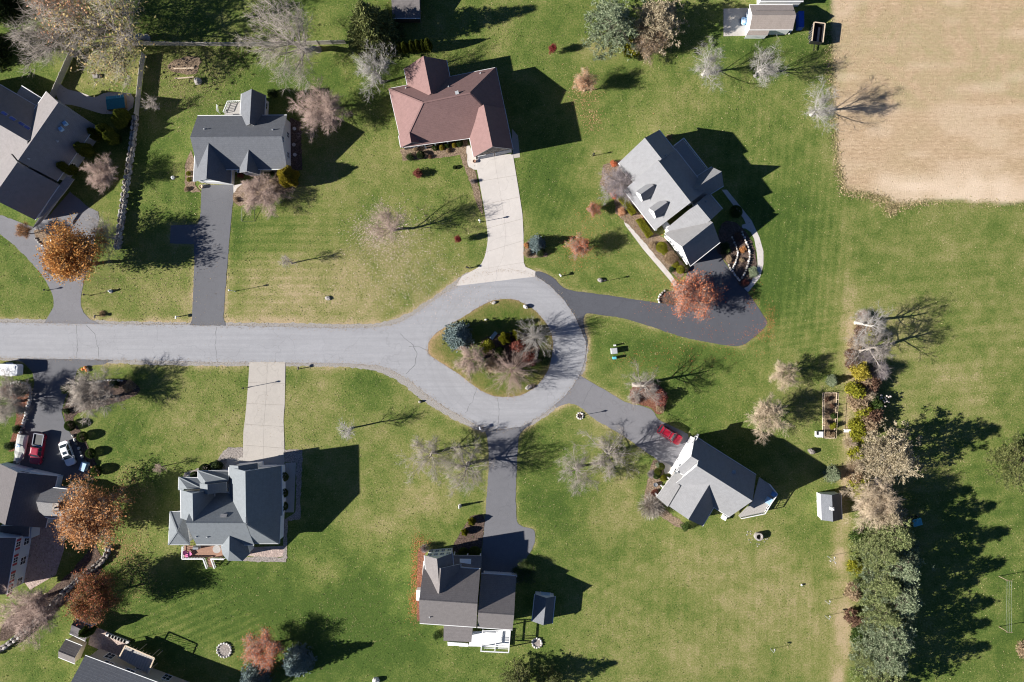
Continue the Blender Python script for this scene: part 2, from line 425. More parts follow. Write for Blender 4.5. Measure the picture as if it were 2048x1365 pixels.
# ---------------------------------------------------------------- outlines in photo pixels
ROAD = [(-260, 643), (0, 645), (90, 647), (200, 649), (330, 650), (450, 652), (560, 654), (680, 657), (740, 656), (780, 652), (806, 643), (836, 624), (870, 600), (912, 572),
        (940, 557), (967, 546), (998, 541.5), (1027, 542), (1050, 546), (1070, 553), (1099, 571), (1125, 597), (1148, 630), (1162, 660), (1172, 685), (1173, 700), (1168, 728), (1160, 750),
        (1148, 768), (1132, 790), (1108, 811), (1090, 826), (1066, 841), (1045, 853), (1010, 858), (975, 857), (951, 849), (925, 834), (890, 814), (855, 790), (826, 766),
        (792, 744), (757, 731), (700, 727), (600, 726), (500, 725), (400, 724), (300, 722), (230, 720), (100, 718), (0, 716), (-260, 714)]
ISLAND = [(855, 697), (858, 682), (868, 670), (890, 655), (932, 631), (965, 610), (989, 600), (1019, 597), (1047, 605), (1073, 623), (1094, 648), (1105, 671), (1107, 699), (1099, 737), (1085, 760),
          (1066, 779), (1043, 791), (1022, 795), (993, 794), (972, 788), (947, 772), (921, 751), (893, 732), (867, 717), (857, 708)]
SHOULDER = [(-260, 637), (0, 638), (90, 639), (330, 645), (560, 646), (680, 649), (745, 648), (785, 641), (823, 623), (861, 598), (890, 577), (912, 560), (935, 545), (967, 536), (1027, 533), (1070, 545), (1115, 575),
            (1150, 625), (1176, 684), (1176, 700), (1170, 740), (1150, 775), (1132, 800), (1108, 822), (1066, 850), (1045, 862), (975, 866), (949, 858), (920, 846), (886, 828), (852, 806), (822, 783), (790, 759), (752, 742),
            (700, 735), (600, 733), (500, 733), (400, 732), (300, 730), (230, 727), (100, 724), (0, 722), (-260, 720)]
k6 = K(0, 300, 4.0146); k4 = K(820, 540, 4.265); k5 = K(1200, 600, 3.938); k3 = K(1150, 240, 3.4133)
D1 = [(-40, 405), (0, 430), (40, 445), (67, 455), (100, 430), (140, 384), (144, 387), (174, 413), (197, 424), (199, 436), (189, 479), (184, 520), (169, 557), (163, 585), (161, 609), (167, 626), (180, 638), (200, 650), (85, 650), (97, 633), (107, 614), (107, 594), (97, 571), (82, 547), (57, 519), (30, 492), (0, 469), (-40, 445)]
D2 = [(403, 370), (467, 370), (466, 405), (461, 454), (453, 549), (447, 634), (452, 655), (378, 653), (384, 640), (385, 616), (388.5, 537), (388.5, 489), (340, 487), (342, 451), (394, 449.5), (400, 439), (401.5, 417), (403, 385)]
D4 = [(1068, 548), (1073, 542), (1090, 546), (1108, 556), (1122, 573), (1141, 582), (1170, 585), (1208, 590), (1267, 599), (1317, 606), (1355, 612), (1368, 570), (1378, 532), (1432, 490), (1445, 518), (1456, 535), (1476, 562), (1496, 586), (1506, 600), (1522, 625), (1535, 644), (1533, 651), (1510, 674), (1484, 693), (1454, 692),
      (1416, 685), (1365, 675), (1327, 662), (1284, 648), (1251, 638), (1225, 633), (1200, 631), (1180, 627), (1170, 628), (1166, 640), (1168, 660), (1176, 680), (1172, 700), (1160, 690), (1110, 600)]
D5 = [(1150, 745), (1168, 756), (1186, 767), (1210, 780), (1230, 793), (1258, 808), (1285, 812), (1300, 818), (1310, 826), (1313, 837), (1327, 845), (1392, 876), (1352, 945), (1330, 948), (1318, 921), (1287, 902), (1263, 883), (1240, 868), (1219, 856), (1186, 838), (1160, 813), (1146, 808), (1134, 808), (1105, 818), (1120, 780)]
D6 = [(945, 840), (962, 855), (974, 868), (977, 900), (978, 935), (974, 980), (971, 1027), (967, 1072), (963, 1109), (963, 1165), (1030, 1168), (1040, 1164), (1050, 1120), (1069, 1092), (1071, 1067), (1066, 1058), (1039, 1052), (1032, 1040), (1031.5, 980), (1035, 900), (1037, 872), (1048, 858), (1070, 842)]
D8 = [(30, 712), (231, 718), (209, 729), (162, 734), (154, 742), (148, 766), (131, 795), (123, 824), (131, 850), (148, 879), (164, 910), (182, 942), (170, 960), (20, 960), (31, 905), (41, 869), (49, 844), (63, 795), (69, 766), (66, 746), (50, 728)]
D3L = [(912.5, 572.5), (921, 555), (943, 543), (960, 533), (968, 518), (973, 500), (976, 476), (973, 449), (967, 410), (959, 366), (954, 340), (952, 316)]
D3R = [(1070, 554), (1071, 543), (1058, 537), (1048, 533), (1047, 515), (1047, 498), (1047, 470), (1045, 430), (1038, 384), (1031, 342), (1026, 311), (1025, 308)]
D7L = [(499, 724), (497, 760), (493, 810), (490, 840), (487, 862), (486, 895), (486, 932)]
D7R = [(571, 724), (570.5, 760), (569.5, 810), (567, 840), (568, 862), (569, 900), (569, 940)]
FIELD = [(1658, -400), (1660, 60), (1662, 160), (1668, 250), (1676, 330), (1686, 384), (1740, 393), (1775, 402), (1783, 425), (1792, 412), (1860, 404), (2100, 412), (2900, 412), (2900, -400)]

def pip(x, y, poly):
    """vectorised point in polygon"""
    ins = np.zeros(x.shape, bool); n = len(poly)
    for i in range(n):
        x0, y0 = poly[i]; x1, y1 = poly[(i + 1) % n]
        if y0 == y1: continue
        c = ((y0 > y) != (y1 > y)) & (x < (x1 - x0) * (y - y0) / (y1 - y0) + x0)
        ins ^= c
    return ins
def pdist(x, y, poly, closed=True):
    """distance in pixels to an outline"""
    d = np.full(x.shape, 1e9); n = len(poly)
    for i in range(n if closed else n - 1):
        x0, y0 = poly[i]; x1, y1 = poly[(i + 1) % n]; dx, dy = x1 - x0, y1 - y0; L2 = dx * dx + dy * dy + 1e-9
        t = np.clip(((x - x0) * dx + (y - y0) * dy) / L2, 0, 1)
        d = np.minimum(d, np.hypot(x - x0 - t * dx, y - y0 - t * dy))
    return d
def vnoise(x, y, s, seed):
    """smooth value noise"""
    r = np.random.default_rng(seed); g = r.random((128, 128)); u = x / s + 500; v = y / s + 500
    i = np.floor(u).astype(int); j = np.floor(v).astype(int); fu = u - i; fv = v - j; fu = fu * fu * (3 - 2 * fu); fv = fv * fv * (3 - 2 * fv)
    G = lambda a, b: g[a % 128, b % 128]
    return (G(i, j) * (1 - fu) + G(i + 1, j) * fu) * (1 - fv) + (G(i, j + 1) * (1 - fu) + G(i + 1, j + 1) * fu) * fv

# ---------------------------------------------------------------- ground: one sheet to the horizon, dryness and soil kept as real ground cover
def ground_mat():
    m, nt, b = newmat('lawn_and_field_ground')
    tc = N(nt, 'ShaderNodeTexCoord').outputs['Object']
    at = N(nt, 'ShaderNodeAttribute', attribute_name='cover'); sp = N(nt, 'ShaderNodeSeparateColor'); nt.links.new(at.outputs['Color'], sp.inputs[0])
    dry, field, lit = sp.outputs[0], sp.outputs[1], sp.outputs[2]
    n_f = noise(nt, 3.2, 4, 0.8, vec=tc); n_m = noise(nt, 0.5, 5, 0.65, vec=tc, dist=0.4); n_s = noise(nt, 9.0, 2, 0.8, vec=tc)
    d = mth(nt, 'ADD', dry, mth(nt, 'MULTIPLY', mth(nt, 'SUBTRACT', n_f, 0.5), 1.5))
    d = mth(nt, 'ADD', d, mth(nt, 'MULTIPLY', mth(nt, 'SUBTRACT', n_m, 0.5), 0.6))
    d = mth(nt, 'ADD', d, mth(nt, 'MULTIPLY', mth(nt, 'SUBTRACT', n_s, 0.5), 1.0), True)
    lawn = ramp(nt, d, [(0.0, (0.060, 0.102, 0.020)), (0.25, (0.114, 0.157, 0.034)), (0.5, (0.200, 0.207, 0.064)), (0.75, (0.30, 0.262, 0.118)), (1.0, (0.44, 0.335, 0.21))])
    # stubble field
    mpf = N(nt, 'ShaderNodeMapping'); mpf.inputs['Scale'].default_value = (0.35, 1.3, 1.0); nt.links.new(tc, mpf.inputs[0])
    f1 = noise(nt, 2.2, 4, 0.8, vec=mpf.outputs[0]); f2 = noise(nt, 0.16, 5, 0.7, vec=tc, dist=1.0)
    fcol = ramp(nt, mth(nt, 'ADD', mth(nt, 'MULTIPLY', f1, 0.8), mth(nt, 'MULTIPLY', n_s, 0.25)), [(0.25, (0.25, 0.17, 0.10)), (0.5, (0.46, 0.335, 0.21)), (0.75, (0.65, 0.495, 0.345))])
    weedy = ramp(nt, mth(nt, 'ADD', mth(nt, 'MULTIPLY', n_f, 0.7), mth(nt, 'MULTIPLY', n_s, 0.3)), [(0.3, (0.17, 0.165, 0.065)), (0.5, (0.40, 0.33, 0.18)), (0.75, (0.60, 0.48, 0.31))])
    fcol = mixc(nt, mth(nt, 'MULTIPLY', lit, ramp(nt, f2, [(0.38, (0, 0, 0)), (0.62, (1, 1, 1))]), True), fcol, weedy)
    rw = N(nt, 'ShaderNodeTexWave', wave_type='BANDS', bands_direction='Y'); rw.inputs['Scale'].default_value = 0.42; rw.inputs['Distortion'].default_value = 1.2; rw.inputs['Detail'].default_value = 2.0; rw.inputs['Detail Scale'].default_value = 0.6; nt.links.new(tc, rw.inputs['Vector'])
    fcol = mixc(nt, mth(nt, 'MULTIPLY', rw.outputs[1], 0.16), fcol, (0.30, 0.20, 0.13))
    fcol = mixc(nt, mth(nt, 'MULTIPLY', at.outputs['Alpha'], 0.55), fcol, (0.68, 0.545, 0.41))
    col = mixc(nt, field, lawn, fcol)
    nt.links.new(col, b.inputs['Base Color']); b.inputs['Roughness'].default_value = 1.0; b.inputs['Specular IOR Level'].default_value = 0.1
    bump(nt, b, mth(nt, 'ADD', n_f, n_s), 0.14, 0.7)
    return m
M['ground'] = ground_mat()

def build_ground():
    inner_x = np.arange(-110, 110.01, 0.5); inner_y = np.arange(-72, 72.01, 0.5)
    out = np.array([120, 140, 170, 220, 300, 450, 700, 1100, 1800])
    xs = np.concatenate([-out[::-1], inner_x, out]); ys = np.concatenate([-out[::-1], np.array([-90, -80]), inner_y, np.array([80, 90]), out])
    X, Y = np.meshgrid(xs, ys, indexing='ij'); nx, ny = X.shape
    px = X * PXM + 1024; py = 682.5 - Y * PXM
    w = 6 * (vnoise(px, py, 25, 1) - .5); wx, wy = px + w, py + 6 * (vnoise(px, py, 25, 2) - .5)
    dry = np.full(X.shape, 0.355)
    dry += 0.24 * (vnoise(px, py, 150, 3) - .5) + 0.22 * (vnoise(px, py, 50, 4) - .5) + 0.22 * (vnoise(px, py, 16, 5) - .5)
    blobs = [  # x, y, rx, ry, amount
        (1930, 560, 200, 150, .06), (1900, 760, 190, 130, .15), (1990, 1130, 120, 300, -.10), (1950, 1000, 90, 140, -.05), (1480, 1200, 220, 140, .15), (1420, 1120, 110, 60, .12),
        (1420, 1300, 200, 90, .07), (1570, 560, 110, 140, -.20), (1600, 420, 90, 120, -.16), (1350, 160, 160, 90, -.05), (1300, 220, 130, 60, .06), (1090, 390, 60, 120, -.28), (1170, 260, 60, 80, -.05),
        (620, 560, 190, 80, .30), (560, 630, 200, 30, .15), (330, 560, 70, 80, .12), (560, 860, 150, 90, .10), (330, 780, 120, 50, .10), (560, 470, 90, 50, -.12), (470, 500, 30, 140, -.15), (770, 480, 90, 110, .18), (900, 560, 70, 60, .10), (900, 430, 50, 60, -.08), (620, 380, 60, 40, .10),
        (330, 590, 70, 40, .16), (340, 430, 60, 120, -.10), (60, 560, 60, 50, -.05), (340, 820, 140, 70, .14), (250, 850, 60, 60, -.22), (640, 790, 90, 60, .10), (620, 900, 60, 60, -.05), (450, 1210, 260, 110, -.26),
        (700, 1180, 130, 130, -.22), (700, 1300, 160, 90, -.18), (650, 1140, 50, 40, .32), (840, 920, 70, 70, .10), (760, 1060, 60, 70, .12), (870, 1010, 60, 30, .26), (1110, 1000, 60, 110, -.16), (1150, 900, 90, 60, .05),
        (1180, 1140, 70, 90, -.05), (1110, 1330, 120, 60, -.05), (1250, 1010, 70, 50, .24), (1420, 750, 150, 80, -.10), (1300, 700, 100, 50, -.16), (1540, 620, 40, 40, -.1), (1590, 1030, 80, 60, .08), (1380, 940, 80, 60, -.1),
        (620, 100, 120, 30, .16), (560, 150, 150, 50, -.18), (1000, 100, 120, 60, .02), (1080, 50, 120, 50, -.04), (1520, 90, 110, 30, -.24), (1200, 105, 60, 30, .3), (420, 150, 50, 60, .12), (230, 130, 80, 40, .16),
        (60, 60, 60, 60, -.12), (1800, 520, 60, 60, -.05), (60, 1230, 50, 60, -.2), (340, 1000, 70, 60, -.14), (340, 900, 70, 40, -.06), (300, 1130, 60, 60, .08), (60, 870, 40, 60, -.12), (180, 620, 60, 30, .1), (880, 760, 30, 30, .2), (1000, 780, 90, 25, .16), (980, 620, 80, 40, -.06), (880, 690, 30, 40, .18)]
    for bx, by, rx, ry, a in blobs: dry += 1.05 * a * np.exp(-(((px - bx) / rx) ** 2 + ((py - by) / ry) ** 2))
    near = pdist(px, py, ROAD); dry += 0.62 * np.exp(-(near / 13) ** 2) * (0.4 + 1.1 * vnoise(px, py, 20, 9))
    near = np.minimum.reduce([pdist(px, py, q_) for q_ in (D2, D4, D5, D6)]); dry += 0.30 * np.exp(-(near / 6) ** 2)
    # worn track along the hedgerow
    tr = pdist(wx, wy, [(1672, 1400), (1690, 1250), (1680, 1100), (1690, 1000), (1695, 900), (1700, 760), (1700, 600), (1690, 400), (1672, 250)], False)
    dry += np.where(py < 640, .6, 1.0) * 0.48 * np.exp(-(tr / 17) ** 2) * np.clip((py - 300) / 300, 0.3, 1) * (0.5 + vnoise(px, py, 40, 12))
    # mowing stripes
    def stripes(cx, cy, rx, ry, ang, wl, a):
        u = (px - cx) * math.cos(ang) + (py - cy) * math.sin(ang)
        return a * np.sin(u * 2 * math.pi / wl) * np.exp(-(((px - cx) / rx) ** 4 + ((py - cy) / ry) ** 4))
    dry += stripes(1590, 520, 120, 200, 0.1, 17, .10) + stripes(560, 520, 130, 130, 1.57, 16, .09) + stripes(1900, 800, 160, 330, 1.5, 24, .06) + stripes(1480, 240, 160, 140, 0.05, 17, .05) + stripes(1600, 660, 100, 60, 1.4, 15, .08)
    dry += stripes(420, 1240, 190, 50, 1.17, 15, .14) + stripes(1600, 1230, 100, 130, 0.03, 15, .05) + stripes(1110, 380, 70, 120, 0.35, 15, .06) + stripes(250, 860, 90, 70, 0.5, 15, .06) + stripes(1340, 1200, 200, 150, 0.0, 17, .04)
    field = pip(wx, wy, FIELD).astype(float)
    ed = pdist(wx, wy, FIELD); field = np.where(field > 0, np.clip(ed / 8, 0, 1), 0)
    weed = np.clip((230 - py + 60 * (vnoise(px, py, 90, 21) - .5)) / 70, 0, 1) * (0.55 + 0.6 * vnoise(px, py, 70, 22)) + 0.25 * np.clip((vnoise(px, py / .35, 60, 23) - .45) / .3, 0, 1)
    pale = np.clip((wy - 335) / 30, 0, 1) * np.clip((wx - 1725) / 40, 0, 1) * (0.4 + 0.9 * vnoise(px, py, 30, 31)) + 0.5 * np.clip((vnoise(px * .3, py, 22, 32) - .55) / .3, 0, 1)
    dry = np.clip(dry, 0.02, 1)
    V = np.stack([X.ravel(), Y.ravel(), np.zeros(X.size)], 1)
    idx = np.arange(X.size).reshape(nx, ny)
    F = np.stack([idx[:-1, :-1].ravel(), idx[1:, :-1].ravel(), idx[1:, 1:].ravel(), idx[:-1, 1:].ravel()], 1)
    o = mesh_np('ground', V, F, M['ground'])
    col = np.stack([dry.ravel(), field.ravel(), weed.ravel(), pale.ravel()], 1).astype(np.float32)
    a = o.data.attributes.new('cover', 'FLOAT_COLOR', 'POINT'); a.data.foreach_set('color', col.ravel())
    tag(o, 'green and straw coloured lawns running into a tan stubble field', kind='structure')

def mesh_np(name, V, F, mat, link=True):
    me = bpy.data.meshes.new(name); n = F.shape[1]
    me.vertices.add(len(V)); me.vertices.foreach_set('co', np.asarray(V, np.float32).ravel())
    me.loops.add(F.size); me.loops.foreach_set('vertex_index', F.astype(np.int32).ravel())
    me.polygons.add(len(F)); me.polygons.foreach_set('loop_start', np.arange(0, F.size, n, dtype=np.int32))
    me.update(calc_edges=True); me.validate()
    me.materials.append(mat)
    if not link: return me
    o = bpy.data.objects.new(name, me); C.objects.link(o); BASE[o.name] = (Vector((0, 0, 0)), 0.0)
    return o
build_ground()

# ---------------------------------------------------------------- road, shoulders, driveways
sheet('road_shoulder', SHOULDER, 0.006, M['gravel'], 'pale gravel shoulder edging the street and turning circle', 0.9, step=5, seed=1)
sheet('street', ROAD, 0.046, M['road'], 'light grey asphalt street ending in a teardrop turning circle', 0.35, step=6, seed=2)
isl = smooth_line(ISLAND, 2)
# the island is lawn again: a low turf mound above the road sheet
sheet('island_turf_edge', isl, 0.052, M['mulch_pale'], 'straw coloured rim of the planted teardrop island', 0.5, step=4, seed=3)
cx_, cy_ = 1000, 697
def build_island():
    m, nt, b = newmat('island_turf')
    tc = N(nt, 'ShaderNodeTexCoord').outputs['Object']
    nf = noise(nt, 3.2, 4, 0.8, vec=tc); nm = noise(nt, 0.45, 4, 0.6, vec=tc)
    at = N(nt, 'ShaderNodeAttribute', attribute_name='cover'); sp = N(nt, 'ShaderNodeSeparateColor'); nt.links.new(at.outputs['Color'], sp.inputs[0])
    d = mth(nt, 'ADD', mth(nt, 'ADD', sp.outputs[0], mth(nt, 'MULTIPLY', mth(nt, 'SUBTRACT', nf, 0.5), 0.9)), mth(nt, 'MULTIPLY', mth(nt, 'SUBTRACT', nm, 0.5), 0.7), True)
    nt.links.new(ramp(nt, d, [(0.0, (0.045, 0.085, 0.014)), (0.3, (0.085, 0.125, 0.024)), (0.55, (0.15, 0.15, 0.045)), (0.8, (0.25, 0.195, 0.085)), (1.0, (0.36, 0.25, 0.14))]), b.inputs['Base Color'])
    b.inputs['Roughness'].default_value = 1.0; b.inputs['Specular IOR Level'].default_value = 0.1; bump(nt, b, nf, 0.22, 0.8)
    n = len(isl); V = [(*P(cx_, cy_), 0.24)]; cov = [0.4]; F = []
    K_ = 12
    for k in range(1, K_ + 1):
        t = k / K_
        for i, p in enumerate(isl):
            jit = 1.0 - (0.012 * rnd.random() if k == K_ else 0)
            x = cx_ + (p[0] - cx_) * t * jit; y = cy_ + (p[1] - cy_) * t * jit
            V.append((*P(x, y), 0.06 + 0.18 * (1 - t ** 4))); cov.append(0.36 + 0.42 * t ** 8 + (0.2 * t if x < 900 else 0))
    for i in range(n):
        j = (i + 1) % n; F.append((0, 1 + i, 1 + j, 1 + j))
        for k in range(K_ - 1): F.append((1 + k * n + i, 1 + (k + 1) * n + i, 1 + (k + 1) * n + j, 1 + k * n + j))
    me = bpy.data.meshes.new('turning_island'); me.from_pydata(V, [], [f if f[2] != f[3] else f[:3] for f in F]); me.materials.append(m)
    a = me.attributes.new('cover', 'FLOAT_COLOR', 'POINT'); a.data.foreach_set('color', np.array([(c, 0, 0, 1) for c in cov], np.float32).ravel())
    bm = bmesh.new(); bm.from_mesh(me); bmesh.ops.recalc_face_normals(bm, faces=bm.faces); bm.to_mesh(me); bm.free()
    o = bpy.data.objects.new('turning_island', me); C.objects.link(o); tag(o, 'grassy teardrop island in the middle of the turning circle', kind='structure')
build_island()
sheet('driveway', D1, 0.032, M['drive_grey'], 'faded grey asphalt driveway forking past the far left house', 0.4, step=6, seed=4)
sheet('driveway', D2, 0.034, M['drive_dark'], 'dark asphalt driveway with a square parking pad left of it', 0.3, step=6, seed=5)
sheet('driveway', smooth_line(D4, 1), 0.036, M['drive_black'], 'black asphalt driveway widening into a court beside the orange tree', 0.3, step=6, seed=6)
sheet('driveway', smooth_line(D5, 1), 0.031, M['drive_grey'], 'grey asphalt driveway with the red sport utility car on it', 0.35, step=6, seed=7)
sheet('driveway', smooth_line(D6, 1), 0.033, M['drive_mid'], 'dark asphalt driveway running straight down from the turning circle', 0.35, step=6, seed=8)
sheet('driveway', D8, 0.035, M['drive_dark'], 'shaded asphalt driveway with a pickup and a white car parked', 0.35, step=6, seed=9)

M['joint'] = simple('joint_filler', (0.30, 0.27, 0.235), 0.95, 0.2)
def slab_drive(label, L, R, mat, joint, seed, z=0.03):
    """concrete driveway poured as separate slabs with open joints"""
    base = sheet('driveway', L + R[::-1], z - 0.006, M['joint'], label, 0.0, seed=seed)
    def walk(pl):
        cum = [0]
        for i in range(len(pl) - 1): cum.append(cum[-1] + math.dist(pl[i], pl[i + 1]))
        return cum
    cl, cr = walk(L), walk(R)
    def at(pl, cum, t):
        d = t * cum[-1]
        for i in range(len(pl) - 1):
            if d <= cum[i + 1] + 1e-6:
                u = (d - cum[i]) / max(1e-6, cum[i + 1] - cum[i]); return (pl[i][0] + (pl[i + 1][0] - pl[i][0]) * u, pl[i][1] + (pl[i + 1][1] - pl[i][1]) * u)
        return pl[-1]
    n = max(2, int((cl[-1] + cr[-1]) / 2 / joint)); g = 0.22 / joint
    for i in range(n):
        t0, t1 = i / n + g / n, (i + 1) / n - g / n
        ts = [t0 + (t1 - t0) * q / 4 for q in range(5)]
        for s0, s1 in ((0.0, 0.4985), (0.5015, 1.0)):
            pl = [at(L, cl, t) for t in ts]; pr = [at(R, cr, t) for t in ts]
            a = [(l[0] + (r[0] - l[0]) * s0, l[1] + (r[1] - l[1]) * s0) for l, r in zip(pl, pr)]
            b = [(l[0] + (r[0] - l[0]) * s1, l[1] + (r[1] - l[1]) * s1) for l, r in zip(pl, pr)]
            mb = MB(); mb.prism([P(*p) for p in a + b[::-1]], z - 0.004, z + 0.02 + rnd.uniform(0, .006)); mb.build('slab', mat, base)
    return base
slab_drive('pale concrete driveway curving up to the brown roofed house', D3L, D3R, M['concrete'], 42, 10)
slab_drive('stained concrete driveway leading down to the house with river stone beds', D7L, D7R, M['concrete_b'], 36, 11)
sheet('concrete_apron', [(1024, 258), (1036, 272), (1040, 315), (1027, 317), (1024, 290)], 0.03, M['concrete_b'], 'concrete pad beside the garage of the brown roofed house')
sheet('front_walk', [(932, 292), (938, 290), (952, 316), (954, 340), (948, 340), (938, 335), (934, 326)], 0.028, M['concrete'], 'short concrete walk beside the brown house porch')
# curved walks of the house above the black driveway
WALK4 = [(1237, 424), (1262, 432), (1280, 450), (1291, 478)]
k7b = K(1220, 380, 5.6875)
sheet('front_walk', [k7b(160, 365), k7b(330, 285), k7b(335, 305), k7b(215, 400), k7b(430, 640), k7b(700, 970), k7b(760, 1060), k7b(820, 1110), k7b(740, 1115), k7b(680, 1030), k7b(380, 680), k7b(170, 400)], 0.028, M['concrete'], 'pale concrete front walk along the hedges of the dormer house')
sheet('curved_walk', [k7b(1330, 0), k7b(1500, 210), k7b(1610, 350), k7b(1700, 540), k7b(1745, 700), k7b(1745, 850), k7b(1705, 1000), k7b(1570, 1165), k7b(1520, 1115), k7b(1640, 970), k7b(1680, 860), k7b(1670, 720), k7b(1640, 560), k7b(1600, 480), k7b(1540, 440), k7b(1500, 440), k7b(1500, 400), k7b(1545, 385), k7b(1520, 330), k7b(1420, 200), k7b(1270, 0)], 0.029, M['concrete'], 'curved concrete path sweeping round the terraced garden')
sheet('front_walk', [(486, 905), (468, 906), (455, 915), (449, 925), (452, 942), (472, 942), (486, 932)], 0.030, M['concrete_b'], 'concrete entry walk beside the shaded porch of the river stone house')
sheet('front_walk', [(1318, 920), (1330, 948), (1352, 945), (1340, 930)], 0.040, M['concrete_b'], 'concrete step between the grey driveway and the white house')
sheet('front_walk', [(467, 372), (486, 366), (489, 372), (480, 384), (467, 386)], 0.040, M['concrete'], 'concrete walk from the dark driveway to the white house door')
sheet('concrete_pad', [(1447, 18), (1496, 16), (1496, 72), (1447, 73)], 0.02, M['concrete_b'], 'grey concrete pad in front of the storage shed')
k1a = K(0, 0, 4.267)
sheet('pool_patio', smooth_line([k1a(490, 690), k1a(560, 760), k1a(640, 780), k1a(720, 800), k1a(800, 840), k1a(900, 790), k1a(1000, 790), k1a(1150, 800), k1a(1130, 960), k1a(900, 980), k1a(820, 960), k1a(640, 900), k1a(520, 890), k1a(470, 800)], 1), 0.02, M['concrete'], 'concrete patio behind the far left house, mostly in shade')
sheet('back_patio', [(60, 1050), (130, 1040), (128, 1100), (112, 1150), (60, 1180), (45, 1160)], 0.02, M['paver'], 'shaded paved patio behind the house with red shutters')
sheet('side_patio', [(500, 1095), (568, 1092), (567, 1113), (545, 1117), (492, 1112)], 0.03, M['paver'], 'brick paved patio at the lower corner of the river stone house')
sheet('side_walk', [(571, 926), (592, 926), (588, 1025), (569, 1025)], 0.03, M['concrete_b'], 'narrow concrete walk along the three round shrubs')
# planting beds
k2a = K(340, 60, 4.267)
beds = [
    ('river_stone_bed', [(365, 957), (368, 946), (400, 936), (432, 925), (446, 902), (458, 895), (487, 895), (486, 915), (455, 920), (447, 944), (400, 948), (380, 962)], 'riverstone', 'river stone bed curving from the concrete driveway'),
    ('river_stone_bed', [(569, 899), (605, 901), (600, 1040), (576, 1042), (573, 1125), (505, 1124), (470, 1120), (500, 1113), (566, 1116), (568, 1040), (592, 1025), (593, 926), (569, 926)], 'riverstone', 'river stone strip along the shaded side of the house'),
    ('mulch_bed', [(370, 330), (382, 300), (392, 330), (390, 370), (402, 385), (380, 384), (370, 375)], 'mulch_pale', 'leafy mulch bed left of the dark driveway garage'),
    ('mulch_bed', [(467, 386), (486, 366), (545, 352), (590, 350), (600, 372), (560, 390), (545, 410), (500, 405), (480, 412), (467, 405)], 'mulch_pale', 'leafy mulch bed under the low bare tree by the white house'),
    ('mulch_bed', [(580, 235), (602, 245), (605, 340), (582, 345)], 'mulch', 'dark mulch strip under the gable wall with stepping stones'),
    ('mulch_bed', [(800, 298), (846, 292), (935, 280), (932, 305), (936, 333), (950, 342), (963, 400), (966, 430), (957, 420), (938, 360), (920, 312), (860, 318), (806, 322)], 'mulch_pale', 'planted mulch bed in front of the brown house porch'),
    ('mulch_bed', smooth_line([(1050, 486), (1062, 480), (1085, 500), (1098, 512), (1075, 517), (1048, 515)], 1), 'mulch_pale', 'small mulch bed beside the blue spruce and concrete driveway'),
    ('mulch_bed', [(1206, 330), (1250, 318), (1268, 370), (1252, 388), (1305, 462), (1330, 478), (1375, 540), (1360, 560), (1330, 535), (1275, 470), (1258, 452), (1232, 428), (1228, 400), (1200, 370)], 'mulch_pale', 'long front bed with clipped shrubs below the dormers'),
    ('mulch_bed', smooth_line([(1316, 605), (1322, 588), (1345, 580), (1375, 590), (1368, 612), (1340, 610)], 1), 'mulch', 'mulch bed under the large orange tree'),
    ('mulch_bed', smooth_line([(1430, 500), (1440, 450), (1455, 440), (1480, 450), (1500, 475), (1512, 510), (1514, 540), (1500, 570), (1484, 580), (1465, 545), (1450, 520)], 1), 'mulch', 'terraced garden bed with curved rows of pale stones'),
    ('mulch_bed', smooth_line([(955, 695), (975, 670), (1020, 665), (1062, 668), (1082, 695), (1076, 725), (1040, 738), (995, 728), (970, 718)], 2), 'mulch', 'planting bed across the turning circle island'),
    ('mulch_bed', smooth_line([(1258, 775), (1290, 762), (1330, 775), (1335, 800), (1326, 828), (1312, 830), (1306, 818), (1290, 812), (1262, 806)], 1), 'mulch_red', 'mulch bed with red shrubs beside the grey driveway'),
    ('mulch_bed', smooth_line([(1296, 960), (1303, 920), (1318, 922), (1330, 950), (1312, 1000), (1330, 1020), (1380, 1055), (1360, 1060), (1310, 1025), (1285, 1010)], 1), 'mulch_pale', 'mulch bed along the white house with rounded shrubs'),
    ('mulch_bed', smooth_line([(938, 1036), (952, 1029), (970, 1031), (967, 1070), (962, 1106), (900, 1106), (915, 1075)], 1), 'mulch', 'mulch bed with two small golden conifers by the driveway'),
    ('mulch_bed', [(836, 1100), (850, 1090), (850, 1110), (842, 1240), (834, 1245), (833, 1180)], 'mulch_red', 'red leaf covered strip along the left wall of the lower house'),
    ('mulch_bed', smooth_line([(0, 775), (20, 765), (50, 764), (64, 775), (62, 800), (48, 845), (38, 890), (25, 905), (15, 900), (35, 840), (28, 800), (0, 790)], 1), 'mulch_red', 'curved mulch bed left of the pickup driveway'),
    ('mulch_bed', smooth_line([(150, 768), (190, 762), (250, 758), (285, 775), (270, 795), (200, 815), (140, 830), (160, 860), (190, 920), (205, 950), (180, 942), (150, 885), (124, 826), (135, 795)], 1), 'mulch', 'mulch bed with round shrubs right of the white car'),
    ('mulch_bed', smooth_line([(68, 458), (85, 460), (100, 470), (103, 485), (95, 494), (82, 490), (70, 475)], 1), 'mulch_pale', 'oval bed edged with stones in the forked driveway'),
    ('mulch_bed', smooth_line([(190, 1090), (200, 1075), (120, 1170), (20, 1230), (0, 1260), (0, 1290), (60, 1250), (160, 1190), (215, 1130)], 1), 'mulch', 'bark mulch along the curved stone wall at lower left'),
    ('mulch_bed', smooth_line([(345, 120), (380, 112), (405, 118), (398, 134), (392, 152), (350, 146), (332, 138)], 2), 'mulch_pale', 'bare garden plot inside the white fence'),
]
